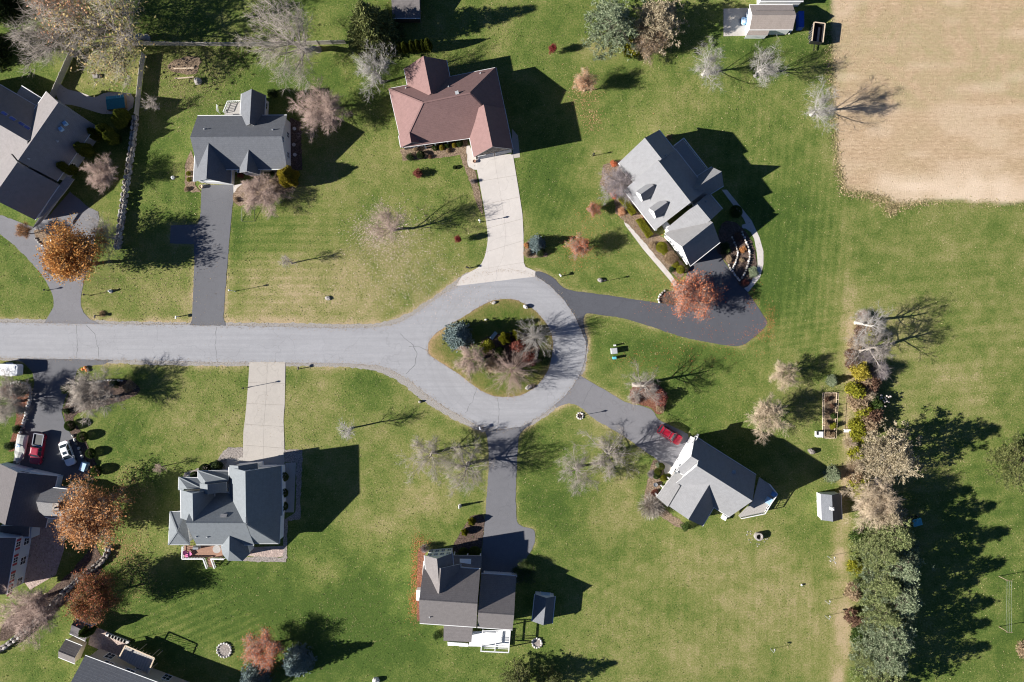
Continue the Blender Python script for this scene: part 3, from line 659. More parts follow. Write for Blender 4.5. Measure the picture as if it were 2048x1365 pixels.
for i, (nm, pts, mt, lb) in enumerate(beds):
    sheet(nm, pts, 0.044 + 0.003 * (i % 5) + (0.21 if 'island' in lb else 0), M[mt], lb, 0.7, step=5, seed=40 + i)

# sealed cracks: thin dark strips of tar on the asphalt
def crack(label, pts, z, w=0.5):
    q = random.Random(len(label)); pl = []
    for a, b in zip(pts, pts[1:]):
        n = max(1, int(math.dist(a, b) / 5))
        for i in range(n): t = i / n; pl.append((a[0] + (b[0] - a[0]) * t + q.gauss(0, .6), a[1] + (b[1] - a[1]) * t + q.gauss(0, .6)))
    pl.append(pts[-1]); L = []; R = []
    for i, p in enumerate(pl):
        a = pl[max(0, i - 1)]; b = pl[min(len(pl) - 1, i + 1)]; d = Vector((b[0] - a[0], b[1] - a[1])).normalized(); ww = w * q.uniform(.6, 1.2)
        L.append((p[0] - d.y * ww, p[1] + d.x * ww)); R.append((p[0] + d.y * ww, p[1] - d.x * ww))
    sheet('sealed_crack', L + R[::-1], z, M['tar'], label, 0, step=99)
M['tar'] = simple('tar_seal', (0.13, 0.13, 0.138), 0.8, 0.2)
crack('sealed crack curving across the street where the island begins', [(800, 668), (826, 690), (834, 706), (830, 730), (812, 748)], .0505); crack('sealed crack running into the left tip of the island', [(818, 694), (836, 693), (852, 700)], .0506)
crack('sealed crack across the street at the shaded driveway, left of two', [(153, 650), (155, 690), (154, 717)], .0507, .4); crack('sealed crack across the street at the shaded driveway, right of two', [(172, 651), (190, 668), (196, 695), (198, 717)], .0508, .4)
crack('sealed seam across the street at the stained concrete driveway', [(433, 654), (431, 690), (434, 722)], .0509, .35); crack('sealed seam across the lower arm of the turning circle', [(955, 773), (946, 800), (930, 826)], .0511, .35); crack('sealed seam below the island towards the straight driveway', [(996, 797), (998, 830), (996, 852)], .0512, .35)
crack('pale seam where the grey driveway was extended', [(1186, 770), (1174, 790), (1164, 812)], .0365, .5)
# ---------------------------------------------------------------- house kit
def v2(p): return Vector((p[0], p[1]))

class Wing: pass
TOPS = {}
from mathutils.geometry import intersect_ray_tri
def roof_z(h, x, y, dflt=5.0):
    """height of the highest roof plane met by the sight line through photo pixel x, y"""
    g = P(x, y); o = Vector((0, 0, CAM_H)); d = Vector((g[0], g[1], -CAM_H)); best = None
    for poly in TOPS.get(h.name, []):
        for i in range(1, len(poly) - 1):
            q = intersect_ray_tri(Vector(poly[0]), Vector(poly[i]), Vector(poly[i + 1]), d, o, True)
            if q is not None and (best is None or q.z > best): best = q.z
    return dflt if best is None else best

def gable(h, A, B, hr, eL, heL, eR=None, heR=None, roof='slate', wall='white_siding', ov=0.35, wallb=None, t=0.2, walls=True, cap=True, gutter=True, z0=0.0, trim='white', wbase=0.0):
    """gabled wing: ridge A-B (pixels at ridge height hr), eaves through eL / eR (pixels at eave height)"""
    a = v2(P(*A, hr)); b = v2(P(*B, hr)); d = (b - a).normalized(); n = Vector((-d.y, d.x))
    sL = (v2(P(*eL, heL)) - a).dot(n)
    if heR is None: heR = heL
    if isinstance(eR, (int, float)): sR = -math.copysign(eR, sL)
    elif eR is None: sR = -sL
    else: sR = (v2(P(*eR, heR)) - a).dot(n)
    w = Wing(); w.h = h; w.a, w.b, w.d, w.n = a, b, d, n; w.hr = hr; w.t = t; w.ov = ov; w.s = {'L': sL, 'R': sR}; w.he = {'L': heL, 'R': heR}; w.z0 = z0
    sec = [(sL, heL), (0, hr), (sR, heR), (sR, heR - t), (0, hr - t), (sL, heL - t)]
    mb = MB()
    def pt(o, q): p = o + n * q[0]; return (p.x, p.y, q[1])
    ra = [pt(a, q) for q in sec]; rb = [pt(b, q) for q in sec]; k = len(mb.v); mb.v += ra + rb
    for i in range(6):
        j = (i + 1) % 6; mb.f.append((k + i, k + j, k + 6 + j, k + 6 + i)); mb.m.append(0 if i in (0, 1) else 1)
    mb.f += [(k, k + 1, k + 4, k + 5), (k + 1, k + 2, k + 3, k + 4), (k + 6, k + 7, k + 10, k + 11), (k + 7, k + 8, k + 9, k + 10)]; mb.m += [1] * 4
    TOPS.setdefault(h.name, []).extend([[ra[0], ra[1], rb[1], rb[0]], [ra[1], ra[2], rb[2], rb[1]]])
    w.roof = mb.build('roof', [M[roof], M[trim]], h)
    if cap:
        mb = MB(); c = 0.16; L = (b - a).length; m_ = max(2, int(L / 0.9))
        sl = (hr - heL) / abs(sL); sr = (hr - heR) / abs(sR); gL = math.copysign(c, sL); gR = math.copysign(c, sR)
        for i in range(m_):
            p = a + d * (L * i / m_ + 0.01); q = a + d * (L * (i + 1) / m_ - 0.01)
            mb.rings([[pt(o, (gL, hr - sl * c + .015)), pt(o, (0, hr + .035)), pt(o, (gR, hr - sr * c + .015)), pt(o, (0, hr - .02))] for o in (p, q)])
        mb.build('ridge_cap', M[roof], w.roof)
    if gutter:
        for s in ('L', 'R'):
            mb = MB(); q = w.s[s] + math.copysign(0.06, w.s[s]); z = w.he[s] - 0.06
            mb.bar((*(a + n * q), z), (*(b + n * q), z), 0.11, 0.11); mb.build('gutter', M[trim], w.roof)
    if walls:
        iL = sL - math.copysign(ov, sL); iR = sR - math.copysign(ov, sR)
        zL = heL + (hr - heL) * ov / abs(sL) - t - .01; zR = heR + (hr - heR) * ov / abs(sR) - t - .01
        sec = [(iL, z0), (iL, zL), (0, hr - t - .01), (iR, zR), (iR, z0)]
        mb = MB(); mb.rings([[pt(o, q) for q in sec] for o in (a + d * ov, b - d * ov)]); w.wall = mb.build('wall', M[wall], h)
    return w

def hip(h, cs, A, B, he, hr, roof='slate', wall='white_siding', ov=0.35, t=0.2, walls=True, trim='white', z0=0.0, drop=0.0):
    """hipped roof: eave corners cs[4] (pixels at he), ridge A-B (pixels at hr); A lies towards corners 0/3"""
    c = [v2(P(*q, he)) for q in cs]; a = v2(P(*A, hr)); b = v2(P(*B, hr)); mb = MB()
    T = [(q.x, q.y, he - drop) for q in c]; Bt = [(q.x, q.y, he - t - drop) for q in c]; ra, rb = (a.x, a.y, hr - drop), (b.x, b.y, hr - drop)
    if (a - b).length < 0.05:
        for i in range(4): mb.poly([T[i], T[(i + 1) % 4], ra], 0)
    else:
        mb.poly([T[0], T[1], rb, ra], 0); mb.poly([T[1], T[2], rb], 0); mb.poly([T[2], T[3], ra, rb], 0); mb.poly([T[3], T[0], ra], 0)
    for i in range(4): mb.poly([T[i], T[(i + 1) % 4], Bt[(i + 1) % 4], Bt[i]], 1)
    mb.poly(Bt[::-1], 1)
    TOPS.setdefault(h.name, []).extend([[T[0], T[1], rb, ra], [T[1], T[2], rb], [T[2], T[3], ra, rb], [T[3], T[0], ra]])
    r = mb.build('roof', [M[roof], M[trim]], h)
    for p, q in ((T[0], ra), (T[1], rb), (T[2], rb), (T[3], ra), (ra, rb)):
        if (Vector(p) - Vector(q)).length < .1: continue
        mb = MB(); mb.bar((p[0], p[1], p[2] + .01), (q[0], q[1], q[2] + .015), 0.26, 0.05); mb.build('ridge_cap', M[roof], r)
    for i in range(4):
        p, q = c[i], c[(i + 1) % 4]; mb = MB(); mb.bar((p.x, p.y, he - .07 - drop), (q.x, q.y, he - .07 - drop), 0.13, 0.11); mb.build('gutter', M[trim], r)
    if walls:
        ce = sum(c, Vector((0, 0))) / 4; ins = []
        for q in c:
            e = (q - ce); ins.append(ce + e * (1 - ov * 1.41 / e.length))
        mb = MB(); mb.prism(ins, z0, he - t - .01 - drop); mb.build('wall', M[wall], h)
    return c, r

def flat_roof(h, pts, zs, roof='slate', t=0.16, trim='white', name='roof'):
    """one sloping plane: outline in pixels, a height for each corner"""
    q = [(*P(*p, z), z) for p, z in zip(pts, zs)]; mb = MB(); mb.poly(q, 0); bt = [(x, y, z - t) for x, y, z in q]; mb.poly(bt[::-1], 1)
    for i in range(len(q)):
        j = (i + 1) % len(q); mb.poly([q[i], q[j], bt[j], bt[i]], 1)
    return mb.build(name, [M[roof], M[trim]], h)

def block(h, pts, z0, z1, mat, name='wall', at=None):
    mb = MB(); mb.prism([P(*p, at if at is not None else 0) for p in pts], z0, z1); return mb.build(name, M[mat], h)

def opening(h, p, d, n, z, w, ht, kind='window', shutters=None, muntin=True, trim='white', door='white'):
    """window or door on a wall: p centre (2D) on the wall face, d along, n outwards"""
    rz = math.atan2(d.y, d.x); c = lambda o, zz: (p.x + n.x * o, p.y + n.y * o, zz)
    if kind == 'window':
        mb = MB(); f = 0.09
        for s in (-1, 1):
            q = p + d * (s * (w / 2)); mb.box((q.x + n.x * .03, q.y + n.y * .03, z + ht / 2), (f, .09, ht + f), rz)
            mb.box(c(.03, z + ht / 2 + s * ht / 2), (w - f, .088, f), rz)
        if muntin:
            mb.box(c(.028, z + ht / 2), (w - f, .06, .05), rz); mb.box(c(.026, z + ht / 2), (.05, .055, ht - f), rz)
        fr = mb.build('window', M[trim], h)
        mb = MB(); mb.box(c(.005, z + ht / 2), (w, .03, ht), rz); mb.build('pane', M['glass'], fr)
        if shutters:
            for s in (-1, 1):
                q = p + d * (s * (w / 2 + .28)); mb = MB(); mb.box((q.x + n.x * .03, q.y + n.y * .03, z + ht / 2), (.40, .06, ht), rz); mb.build('shutter', M[shutters], h)
    else:
        mb = MB()
        for s in (-1, 1):
            q = p + d * (s * (w / 2 + .06)); mb.box((q.x + n.x * .03, q.y + n.y * .03, z + ht / 2), (.12, .10, ht), rz)
        mb.box(c(.03, z + ht + .06), (w + .24, .10, .12), rz); fr = mb.build('door_frame' if kind == 'door' else 'garage_door_frame', M[trim], h)
        rows = 4 if kind == 'garage' else 1
        for r in range(rows):
            mb = MB(); hh = ht / rows; mb.box(c(.015, z + hh * (r + .5)), (w - .02, .05, hh - .03), rz); pn = mb.build('door' if rows == 1 else 'garage_door_panel', M[door], fr)

def wall_open(w, side, u, z, ww, ht, **kw):
    """opening on a wing's wall: side L/R = eave walls (u metres from A), A/B = gable ends (u from the ridge, + to n)"""
    if side in 'LR':
        s = w.s[side]; q = s - math.copysign(w.ov, s); p = w.a + w.d * u + w.n * q; opening(w.h, p, w.d, w.n * math.copysign(1, s), z, ww, ht, **kw)
    else:
        o = w.a + w.d * w.ov if side == 'A' else w.b - w.d * w.ov; opening(w.h, o + w.n * u, w.n, w.d * (-1 if side == 'A' else 1), z, ww, ht, **kw)

def vent(h, x, y, z, kind='pipe'):
    z = roof_z(h, x, y, z); p = P(x, y, z); mb = MB()
    if kind == 'pipe': mb.lathe((*p, z - .25), [(.09, 0), (.09, .65), (.06, .66)], 8); mb.lathe((*p, z - .25), [(.22, .18), (.10, .32)], 8); mb.build('vent_pipe', M['grey_trim'], h)
    elif kind == 'box': mb.box((*p, z + .1), (.45, .45, .35), .3, taper=.8); mb.box((*p, z + .31), (.6, .6, .06), .3); mb.build('roof_vent', M['grey_trim'], h)
    elif kind == 'chim':
        mb.box((*p, z), (.9, 1.3, 2.4)); mb.box((*p, z + 1.25), (1.1, 1.5, .14)); ch = mb.build('chimney', M['stone_wall'], h)
        mb = MB(); mb.lathe((p[0], p[1], z + 1.3), [(.16, 0), (.16, .35), (.1, .36)], 8); mb.build('flue', M['black'], ch)

def house(label, x, y, cat='house', name='house'):
    return thing(name, label, cat, (*P(x, y), 0))

# ================================================================ A: white gabled house, dark driveway (upper left)
k = K(340, 60, 4.267)
h = house('white sided house with slate roof and two front gables above the dark driveway', 480, 300)
w = gable(h, k(172, 915), k(952, 910), 7.0, k(600, 732), 3.7, k(700, 1190), 3.7, 'slate', 'white_siding')
for u in (3, 6, 9.5, 13): wall_open(w, 'L' if w.s['L'] < 0 else 'R', u, 1.0, 1.1, 1.5)
for u in (-2, 1.6): wall_open(w, 'B', u, 1.1, 1.0, 1.4)
wall_open(w, 'B', 0, 4.6, 1.0, 1.3)
w = gable(h, k(330, 950), k(311, 1272), 6.4, k(200, 1300), 2.9, k(518, 1295), 2.9, 'slate', 'white_siding')
wall_open(w, 'B', 0, 0.02, 4.9, 2.3, kind='garage', door='white'); wall_open(w, 'B', 0, 3.9, .9, 1.0)
w = gable(h, k(672, 1008), k(655, 1207), 5.7, k(577, 1218), 3.4, k(765, 1225), 3.4, 'slate', 'white_siding')
wall_open(w, 'B', 0, 2.2, 2.6, 1.2); wall_open(w, 'B', -.9, 0.6, .9, 1.2); wall_open(w, 'B', .9, 0.6, .9, 1.2)
w = gable(h, k(680, 802), k(697, 505), 6.4, k(612, 515), 3.2, k(818, 520), 3.2, 'slate', 'white_siding')
rs = 'R' if (w.s['R'] * w.n.x) > 0 else 'L'
wall_open(w, rs, 2.2, 0.9, 1.1, 1.5); wall_open(w, rs, 4.6, .9, 1.1, 1.5)
vent(h, *k(296, 850), 6.2); vent(h, *k(878, 855), 6.2)
# back deck with rails
dk = thing('deck', 'small white railed deck behind the white gabled house', 'deck', (*P(462, 220), 0))
mb = MB(); mb.prism([P(*k(470, 700), .8), P(*k(505, 625), .8), P(*k(620, 620), .8), P(*k(620, 725), .8), P(*k(465, 725), .8)], .62, .8); mb.build('deck_floor', M['grey_deck'], dk)
for p, q in ((k(468, 712), k(505, 622)), (k(505, 622), k(612, 618))):
    mb = MB(); a = P(*p, .8); b = P(*q, .8)
    mb.bar((*a, 1.7), (*b, 1.7), .12, .08); mb.bar((*a, 1.0), (*b, 1.0), .06, .06)
    for i in range(7): t = i / 6; x, y = a[0] + (b[0] - a[0]) * t, a[1] + (b[1] - a[1]) * t; mb.bar((x, y, 0.1), (x, y, 1.72), .08)
    mb.build('railing', M['white'], dk)
tr = thing('stair_rail', 'small white stair rail beside the back deck', 'railing', (*P(*k(420, 690)), 0))
mb = MB(); a = P(*k(412, 650)); b = P(*k(430, 715))
mb.bar((*a, .9), (*b, 1.6), .1); mb.bar((*a, 0), (*a, .9), .1); mb.bar((*b, 0), (*b, 1.6), .1); mb.bar((*a, .4), (*b, 1.0), .06); mb.build('rail', M['white'], tr)

# ================================================================ B: brown roofed house (top middle)
k = K(770, 100, 5.934)
h = house('large house with red brown hipped roof and stone faced garage', 900, 230)
HB, EB = 9.0, 3.7
cs, r = hip(h, [k(45, 462), k(1318, 210), k(1480, 985), k(205, 1160)], k(450, 628), k(1010, 515), EB, HB, 'brown_roof', 'tan_siding', walls=False)
block(h, [k(75, 490), k(1295, 245), k(1420, 850), k(165, 1005)], 0, EB - .25, 'brown_siding', 'wall', EB)
w = gable(h, k(1172, 650), k(1275, 1150), 8.5, k(1515, 1165), EB + .06, k(1050, 1262), EB + .06, 'brown_roof', 'stone_wall')
sg = 1 if (w.n.x > 0) else -1
wall_open(w, 'B', sg * 1.9, 0.02, 2.7, 2.25, kind='garage', door='grey_siding'); wall_open(w, 'B', -sg * 1.3, 0.02, 2.7, 2.25, kind='garage', door='grey_siding')
w = gable(h, k(286, 960), k(312, 1102), 5.6, k(188, 1160), EB + .05, k(455, 1112), EB + .05, 'brown_roof', 'stone_wall')
wall_open(w, 'B', .1, .9, 1.4, 1.4)
w = gable(h, k(545, 520), k(455, 72), 7.9, k(225, 215), EB, k(725, 105), EB, 'brown_roof', 'tan_siding')
# porch: shaded recess with posts
flat_roof(h, [k(455, 1112), k(995, 1000), k(985, 985), k(445, 1095)], [EB - .02, EB - .02, EB + .2, EB + .2], 'brown_roof')
for i, (x, y) in enumerate(((590, 1108), (735, 1080), (880, 1050), (470, 1130))):
    mb = MB(); p = P(*k(x, y), 2.5); mb.box((*p, 1.65), (.24, .24, 3.3), .22); mb.build('porch_post', M['white'], h)
block(h, [k(440, 1080), k(462, 1172), k(1005, 1062), k(985, 960)], 0.02, .25, 'brown_siding', 'porch_floor')
vent(h, *k(250, 455), 5.0); vent(h, *k(1135, 280), 4.9); vent(h, *k(755, 440), 7.2); vent(h, *k(855, 515), 8.0, 'box')
for s in ('L', 'R'):
    for u in (2.5, 5.0): wall_open(w, s, u, 1.0, 1.1, 1.4)

# ================================================================ C: dormer house, rotated (right of centre)
k = K(1220, 250, 7.185); kb = K(1220, 380, 5.6875)
h = house('white house with pale grey roof and two front dormers beside the black driveway', 1340, 400)
w1 = gable(h, k(500, 188), k(742, 492), 9.3, k(730, 105), 4.2, k(120, 545), 3.3, 'light_roof', 'white_siding')
for u in (1.5, 3.8): wall_open(w1, 'R' if abs(w1.he['R'] - 3.3) < .01 else 'L', u, .9, 1.1, 1.6, shutters='shutter_grey')
w2 = gable(h, k(692, 512), k(1162, 1115), 9.0, k(1240, 735), 4.1, kb(350, 250), 2.9, 'light_roof', 'white_siding', ov=.5)
fs = 'R' if abs(w2.he['R'] - 2.9) < .01 else 'L'; bs = 'L' if fs == 'R' else 'R'
for u in (1.6, 4.0, 8.2): wall_open(w2, fs, u, .7, 1.2, 1.6, shutters='shutter_grey')
wall_open(w2, fs, 6.0, .1, 1.1, 2.2, kind='door', door='red_plain')
w3 = gable(h, kb(985, 155), kb(1145, 345), 7.2, kb(1290, 230), 3.6, kb(640, 430), 3.4, 'light_roof', 'white_siding')
w4 = gable(h, kb(820, 650), kb(1170, 372), 7.4, kb(605, 515), 3.3, kb(895, 880), 3.3, 'grey_roof', 'white_siding')
for u in (-2.4, .2, 2.5): wall_open(w4, 'A', u, 1.1, .9, 1.2, shutters='shutter_grey')
gs = 'R' if (w4.n * w4.s['R']).y < 0 else 'L'
for u in (2.2, 5.4): wall_open(w4, gs, u, 0.02, 2.6, 2.3, kind='garage')
# rear cross wing with hipped end
w5 = gable(h, k(1150, 960), k(1605, 672), 6.7, k(1480, 595), 3.6, k(1665, 855), 3.6, 'light_roof', 'white_siding')
# dormers
for a, b, l, r in (((632, 866), (440, 1002), (365, 965), (470, 1100)), ((826, 1112), (632, 1250), (550, 1205), (665, 1345))):
    wd = gable(h, k(*a), k(*b), 7.2, k(*l), 5.7, k(*r), 5.7, 'light_roof', 'white_siding', ov=.18, t=.12, gutter=False, z0=3.4)
    wall_open(wd, 'B', 0, 4.5, .8, 1.1)
# side entry porch between wings
block(h, [kb(610, 385), kb(640, 365), kb(695, 435), kb(660, 465)], 0, 2.6, 'white', 'porch_wall', 2.0)
# back deck
dk = thing('deck', 'blue shaded raised deck with white rails behind the dormer house', 'deck', (*P(1380, 310), 0))
pts = [k(905, 315), k(1045, 210), k(1380, 640), k(1240, 740)]
for i in range(14):
    a = [pts[0], pts[1], pts[2], pts[3]]; t0, t1 = i / 14 + .003, (i + 1) / 14 - .003
    L = lambda p, q, t: (p[0] + (q[0] - p[0]) * t, p[1] + (q[1] - p[1]) * t)
    mb = MB(); mb.prism([P(*L(a[0], a[1], t0), 2.6), P(*L(a[3], a[2], t0), 2.6), P(*L(a[3], a[2], t1), 2.6), P(*L(a[0], a[1], t1), 2.6)], 2.45, 2.6); mb.build('deck_board', M['grey_deck'], dk)
for p, q in ((pts[0], pts[1]), (pts[1], pts[2])):
    mb = MB(); a = P(*p, 2.6); b = P(*q, 2.6); n_ = int(math.dist(a, b) / .5)
    mb.bar((*a, 3.55), (*b, 3.55), .14, .08); mb.bar((*a, 2.75), (*b, 2.75), .06)
    for i in range(n_ + 1): t = i / n_; x, y = a[0] + (b[0] - a[0]) * t, a[1] + (b[1] - a[1]) * t; mb.bar((x, y, 2.6), (x, y, 3.55), .06)
    for t in (0, .5, 1): x, y = a[0] + (b[0] - a[0]) * t, a[1] + (b[1] - a[1]) * t; mb.bar((x, y, 0), (x, y, 2.5), .16)
    mb.build('railing', M['white'], dk)
vent(h, *k(795, 440), 6.6); vent(h, *k(1340, 1045), 4.9); vent(h, *k(1380, 1100), 4.9)

# ================================================================ D: white house with big front gable, red car (lower right)
k = K(1290, 850, 6.204)
h = house('white house with pale grey roof and tall side gable next to the red car', 1430, 970)
w1 = gable(h, k(572, 390), k(670, 447), 8.5, k(640, 155), 4.1, k(388, 570), 4.5, 'light_roof', 'white_siding', ov=.3)
for u in (-3.2, 3.0):
    wall_open(w1, 'A', u, 3.6, .95, 1.3, shutters='shutter_grey'); 
for u in (-3.3, 0.3): wall_open(w1, 'A', u, .02, 2.6, 2.3, kind='garage')
w2 = gable(h, k(645, 510), k(1335, 945), 9.5, k(1425, 650), 4.1, k(1105, 1180), 4.1, 'light_roof', 'white_siding', ov=.3)
w3 = gable(h, k(815, 712), k(538, 1175), 7.6, k(280, 1020), 4.2, k(700, 1278), 4.2, 'light_roof', 'white_siding', ov=.3)
for u in (-2, 2): wall_open(w3, 'B', u, 1.0, 1.1, 1.5)
# porch roof along the entry side
flat_roof(h, [k(390, 565), k(480, 630), k(415, 740), k(437, 760), k(282, 1020), k(140, 895)], [3.0, 4.4, 4.4, 4.5, 4.5, 3.0], 'grey_roof')
for t in (0.03, .33, .66, .97):
    x = 395 + (150 - 395) * t; y = 580 + (890 - 580) * t; p = P(*k(x, y), 2.9); mb = MB(); mb.box((*p, 1.4), (.2, .2, 2.8), .5); mb.build('porch_post', M['white'], h)
block(h, [k(370, 560), k(450, 620), k(280, 940), k(160, 870)], .02, .3, 'concrete_b', 'porch_floor', .3)
vent(h, *k(1098, 583), 7.2, 'box')
for s in ('L', 'R'):
    for u in (2.5, 5.5, 8.5): wall_open(w2, s, u, 1.0, 1.1, 1.4)
dk = thing('deck', 'angled back deck with white rail beside the tall side gable house', 'deck', (*P(1515, 1000), 0))
dp = [k(1420, 650), k(1530, 730), k(1625, 850), k(1545, 965), k(1470, 1090), k(1180, 1150), k(1160, 1130), k(1340, 950)]
mb = MB(); mb.prism([P(*p, 1.2) for p in dp], 1.0, 1.2); mb.build('deck_floor', M['grey_deck'], dk)
mb = MB()
for p, q in zip(dp[1:5], dp[2:6]):
    a, b = P(*p, 1.2), P(*q, 1.2); mb.bar((*a, 2.15), (*b, 2.15), .14, .1); mb.bar((*a, 1.4), (*b, 1.4), .06); n_ = max(2, int(math.dist(a, b) / .45))
    for i in range(n_ + 1): t = i / n_; x, y = a[0] + (b[0] - a[0]) * t, a[1] + (b[1] - a[1]) * t; mb.bar((x, y, 0 if i % 4 == 0 else 1.2), (x, y, 2.15), .07)
mb.build('railing', M['white'], dk)

# ================================================================ E: lower middle house, taupe roof
k = K(820, 1080, 5.933)
h = house('two storey house with taupe roof at the end of the straight driveway', 930, 1200)
w = gable(h, k(108, 712), k(800, 760), 8.7, k(850, 350), 4.6, k(120, 990), 4.6, 'tan_roof', 'white_siding')
w1 = gable(h, k(808, 865), k(1235, 895), 7.6, k(1262, 430), 3.0, k(1220, 1068), 3.9, 'tan_roof', 'white_siding')
ns = 'L' if w1.n.y * w1.s['L'] > 0 else 'R'
for u in (1.9, 5.0): wall_open(w1, ns, u, .02, 2.6, 2.3, kind='garage')
w2 = gable(h, k(345, 640), k(365, 340), 8.1, k(160, 330), 4.4, k(600, 318), 4.6, 'tan_roof', 'white_siding')
w3 = gable(h, k(345, 520), k(320, 225), 8.0, k(170, 172), 5.1, k(505, 195), 5.1, 'tan_roof', 'white_siding')
for u in (-1.6, -.5, .6, 1.7): wall_open(w3, 'B', u, 3.3, .75, 1.2)
for u in (-1.6, -.5, .6, 1.7): wall_open(w3, 'B', u, 0.8, .75, 1.4)
flat_roof(h, [k(505, 182), k(850, 190), k(845, 350), k(505, 300)], [2.9, 2.9, 4.3, 4.3], 'tan_roof')
for x in (520, 680, 835): mb = MB(); p = P(*k(x, 195), 2.8); mb.box((*p, 1.4), (.2, .2, 2.8)); mb.build('porch_post', M['white'], h)
vent(h, *k(235, 915), 6.6)
flat_roof(h, [k(400, 1015), k(745, 1040), k(728, 1215), k(398, 1198)], [3.9, 3.9, 3.0, 3.0], 'tan_roof')
block(h, [k(450, 1020), k(715, 1040), k(700, 1170), k(445, 1150)], 0, 2.8, 'white_siding', 'wall', 2.0)
mb = MB(); mb.box((*P(*k(105, 640), 1), 1.0), (.7, 1.8, 2.0)); mb.build('bump_out', M['white'], h)
dk = thing('patio_deck', 'white painted deck behind the taupe roofed house', 'deck', (*P(960, 1280), 0))
for i in range(16):
    t0, t1 = i / 16 + .003, (i + 1) / 16 - .003; a, b, c_, d_ = k(745, 1090), k(1185, 1070), k(1170, 1275), k(690, 1265)
    L = lambda p, q, t: (p[0] + (q[0] - p[0]) * t, p[1] + (q[1] - p[1]) * t)
    mb = MB(); mb.prism([P(*L(a, d_, t0), .6), P(*L(b, c_, t0), .6), P(*L(b, c_, t1), .6), P(*L(a, d_, t1), .6)], .45, .6); mb.build('deck_board', M['white'], dk)
mb = MB(); mb.prism([P(*p) for p in (k(445, 1205), k(690, 1225), k(690, 1262), k(585, 1258), k(580, 1250), k(450, 1250))], .02, .3); mb.build('step', M['white'], dk)
pg = thing('pergola', 'white pergola frame over the deck of the taupe roofed house', 'pergola', (*P(985, 1285), 0))
mb = MB(); z = 2.7; q = [P(*p, z) for p in (k(862, 1080), k(1190, 1075), k(1170, 1338), k(842, 1322))]
for i in range(4):
    a, b = q[i], q[(i + 1) % 4]; mb.bar((*a, z), (*b, z), .16, .2)
mb.build('beam', M['white'], pg)
for c_ in q: mb = MB(); mb.bar((*c_, 0), (*c_, z), .18); mb.build('post', M['white'], pg)
for t in (.5,): mb = MB(); a = [q[0][i] + (q[1][i] - q[0][i]) * t for i in (0, 1)]; b = [q[3][i] + (q[2][i] - q[3][i]) * t for i in (0, 1)]; mb.bar((*a, z + .01), (*b, z + .01), .14, .18); mb.build('rafter', M['white'], pg)
for t in (.72, .8, .86): mb = MB(); a = [q[0][i] + (q[3][i] - q[0][i]) * t for i in (0, 1)]; b = [q[1][i] + (q[2][i] - q[1][i]) * t for i in (0, 1)]; mb.bar((*a, z - .2), (*b, z - .2), .08, .1); mb.build('rafter', M['white'], pg)

# ================================================================ F: complex hipped house with river stone beds (lower left)
k = K(330, 920, 6.065)
h = house('large house with blue grey hipped roofs and a garage facing the stained concrete driveway', 460, 1020)
w = gable(h, k(975, 140), k(985, 770), 9.3, k(1412, 118), 3.6, 4.6, 4.2, 'teal_roof', 'white_siding')
wall_open(w, 'A', 0, .02, 4.9, 2.3, kind='garage'); wall_open(w, 'A', 0, 5.0, 1.0, 1.2)
es = 'L' if w.n.x * w.s['L'] > 0 else 'R'
for u in (2, 5, 8): wall_open(w, es, u, 1.0, 1.1, 1.4)
# hipped lower end of the right wing
cs, r = hip(h, [k(985, 560), k(1405, 560), k(1388, 1018), k(1075, 1018)], k(985, 700), k(988, 778), 3.62, 9.28, 'teal_roof', 'white_siding', drop=.04)
# main hip
w = gable(h, k(250, 765), k(975, 768), 8.6, k(700, 1030), 4.0, k(700, 400), 4.0, 'teal_roof', 'white_siding', gutter=True, ov=.4, walls=True)
w = gable(h, k(335, 410), k(342, 765), 8.4, k(190, 400), 4.6, k(600, 420), 4.6, 'teal_roof', 'white_siding')
# west bump and front porch roofs
hip(h, [k(40, 1030), k(60, 630), k(250, 630), k(300, 1030)], k(150, 868), k(150, 866), 3.7, 5.6, 'teal_roof')
hip(h, [k(162, 360), k(165, 212), k(430, 220), k(420, 345)], k(270, 352), k(430, 345), 3.2, 4.7, 'teal_roof')
hip(h, [k(400, 300), k(397, 132), k(790, 140), k(790, 300)], k(505, 285), k(760, 250), 3.3, 5.2, 'teal_roof')
w = gable(h, k(515, 300), k(520, 420), 7.0, k(420, 290), 5.4, k(748, 300), 5.4, 'teal_roof', 'white_siding', gutter=False)
w = gable(h, k(888, 75), k(905, 280), 6.6, k(780, 60), 4.6, k(1125, 70), 4.6, 'teal_roof', 'white_siding', gutter=False)
# octagonal bay roof
bz, br = 3.4, 6.0
oc = [k(675, 1050), k(700, 1150), k(765, 1225), k(940, 1230), k(1030, 1140), k(985, 980)]
mb = MB(); ap = (*P(*k(780, 1100), br), br); bk = (*P(*k(782, 915), br), br); pr = [(*P(*q, bz), bz) for q in oc]
for i in range(1, 4): mb.poly([pr[i], pr[i + 1], ap], 0)
mb.poly([pr[0], pr[1], ap, bk], 0); mb.poly([pr[4], pr[5], bk, ap], 0); mb.poly([(x, y, z - .2) for x, y, z in pr][::-1], 1)
for i in range(5): a, b = pr[i], pr[i + 1]; mb.poly([a, b, (b[0], b[1], b[2] - .2), (a[0], a[1], a[2] - .2)], 1)
mb.poly([pr[5], pr[0], bk], 0)
mb.build('bay_roof', [M['teal_roof'], M['white']], h)
block(h, [k(690, 1050), k(715, 1140), k(775, 1205), k(925, 1210), k(1005, 1130), k(975, 1000)], 0, bz - .22, 'white_siding', 'wall', bz)
vent(h, *k(380, 930), 6.0); vent(h, *k(515, 935), 6.0)
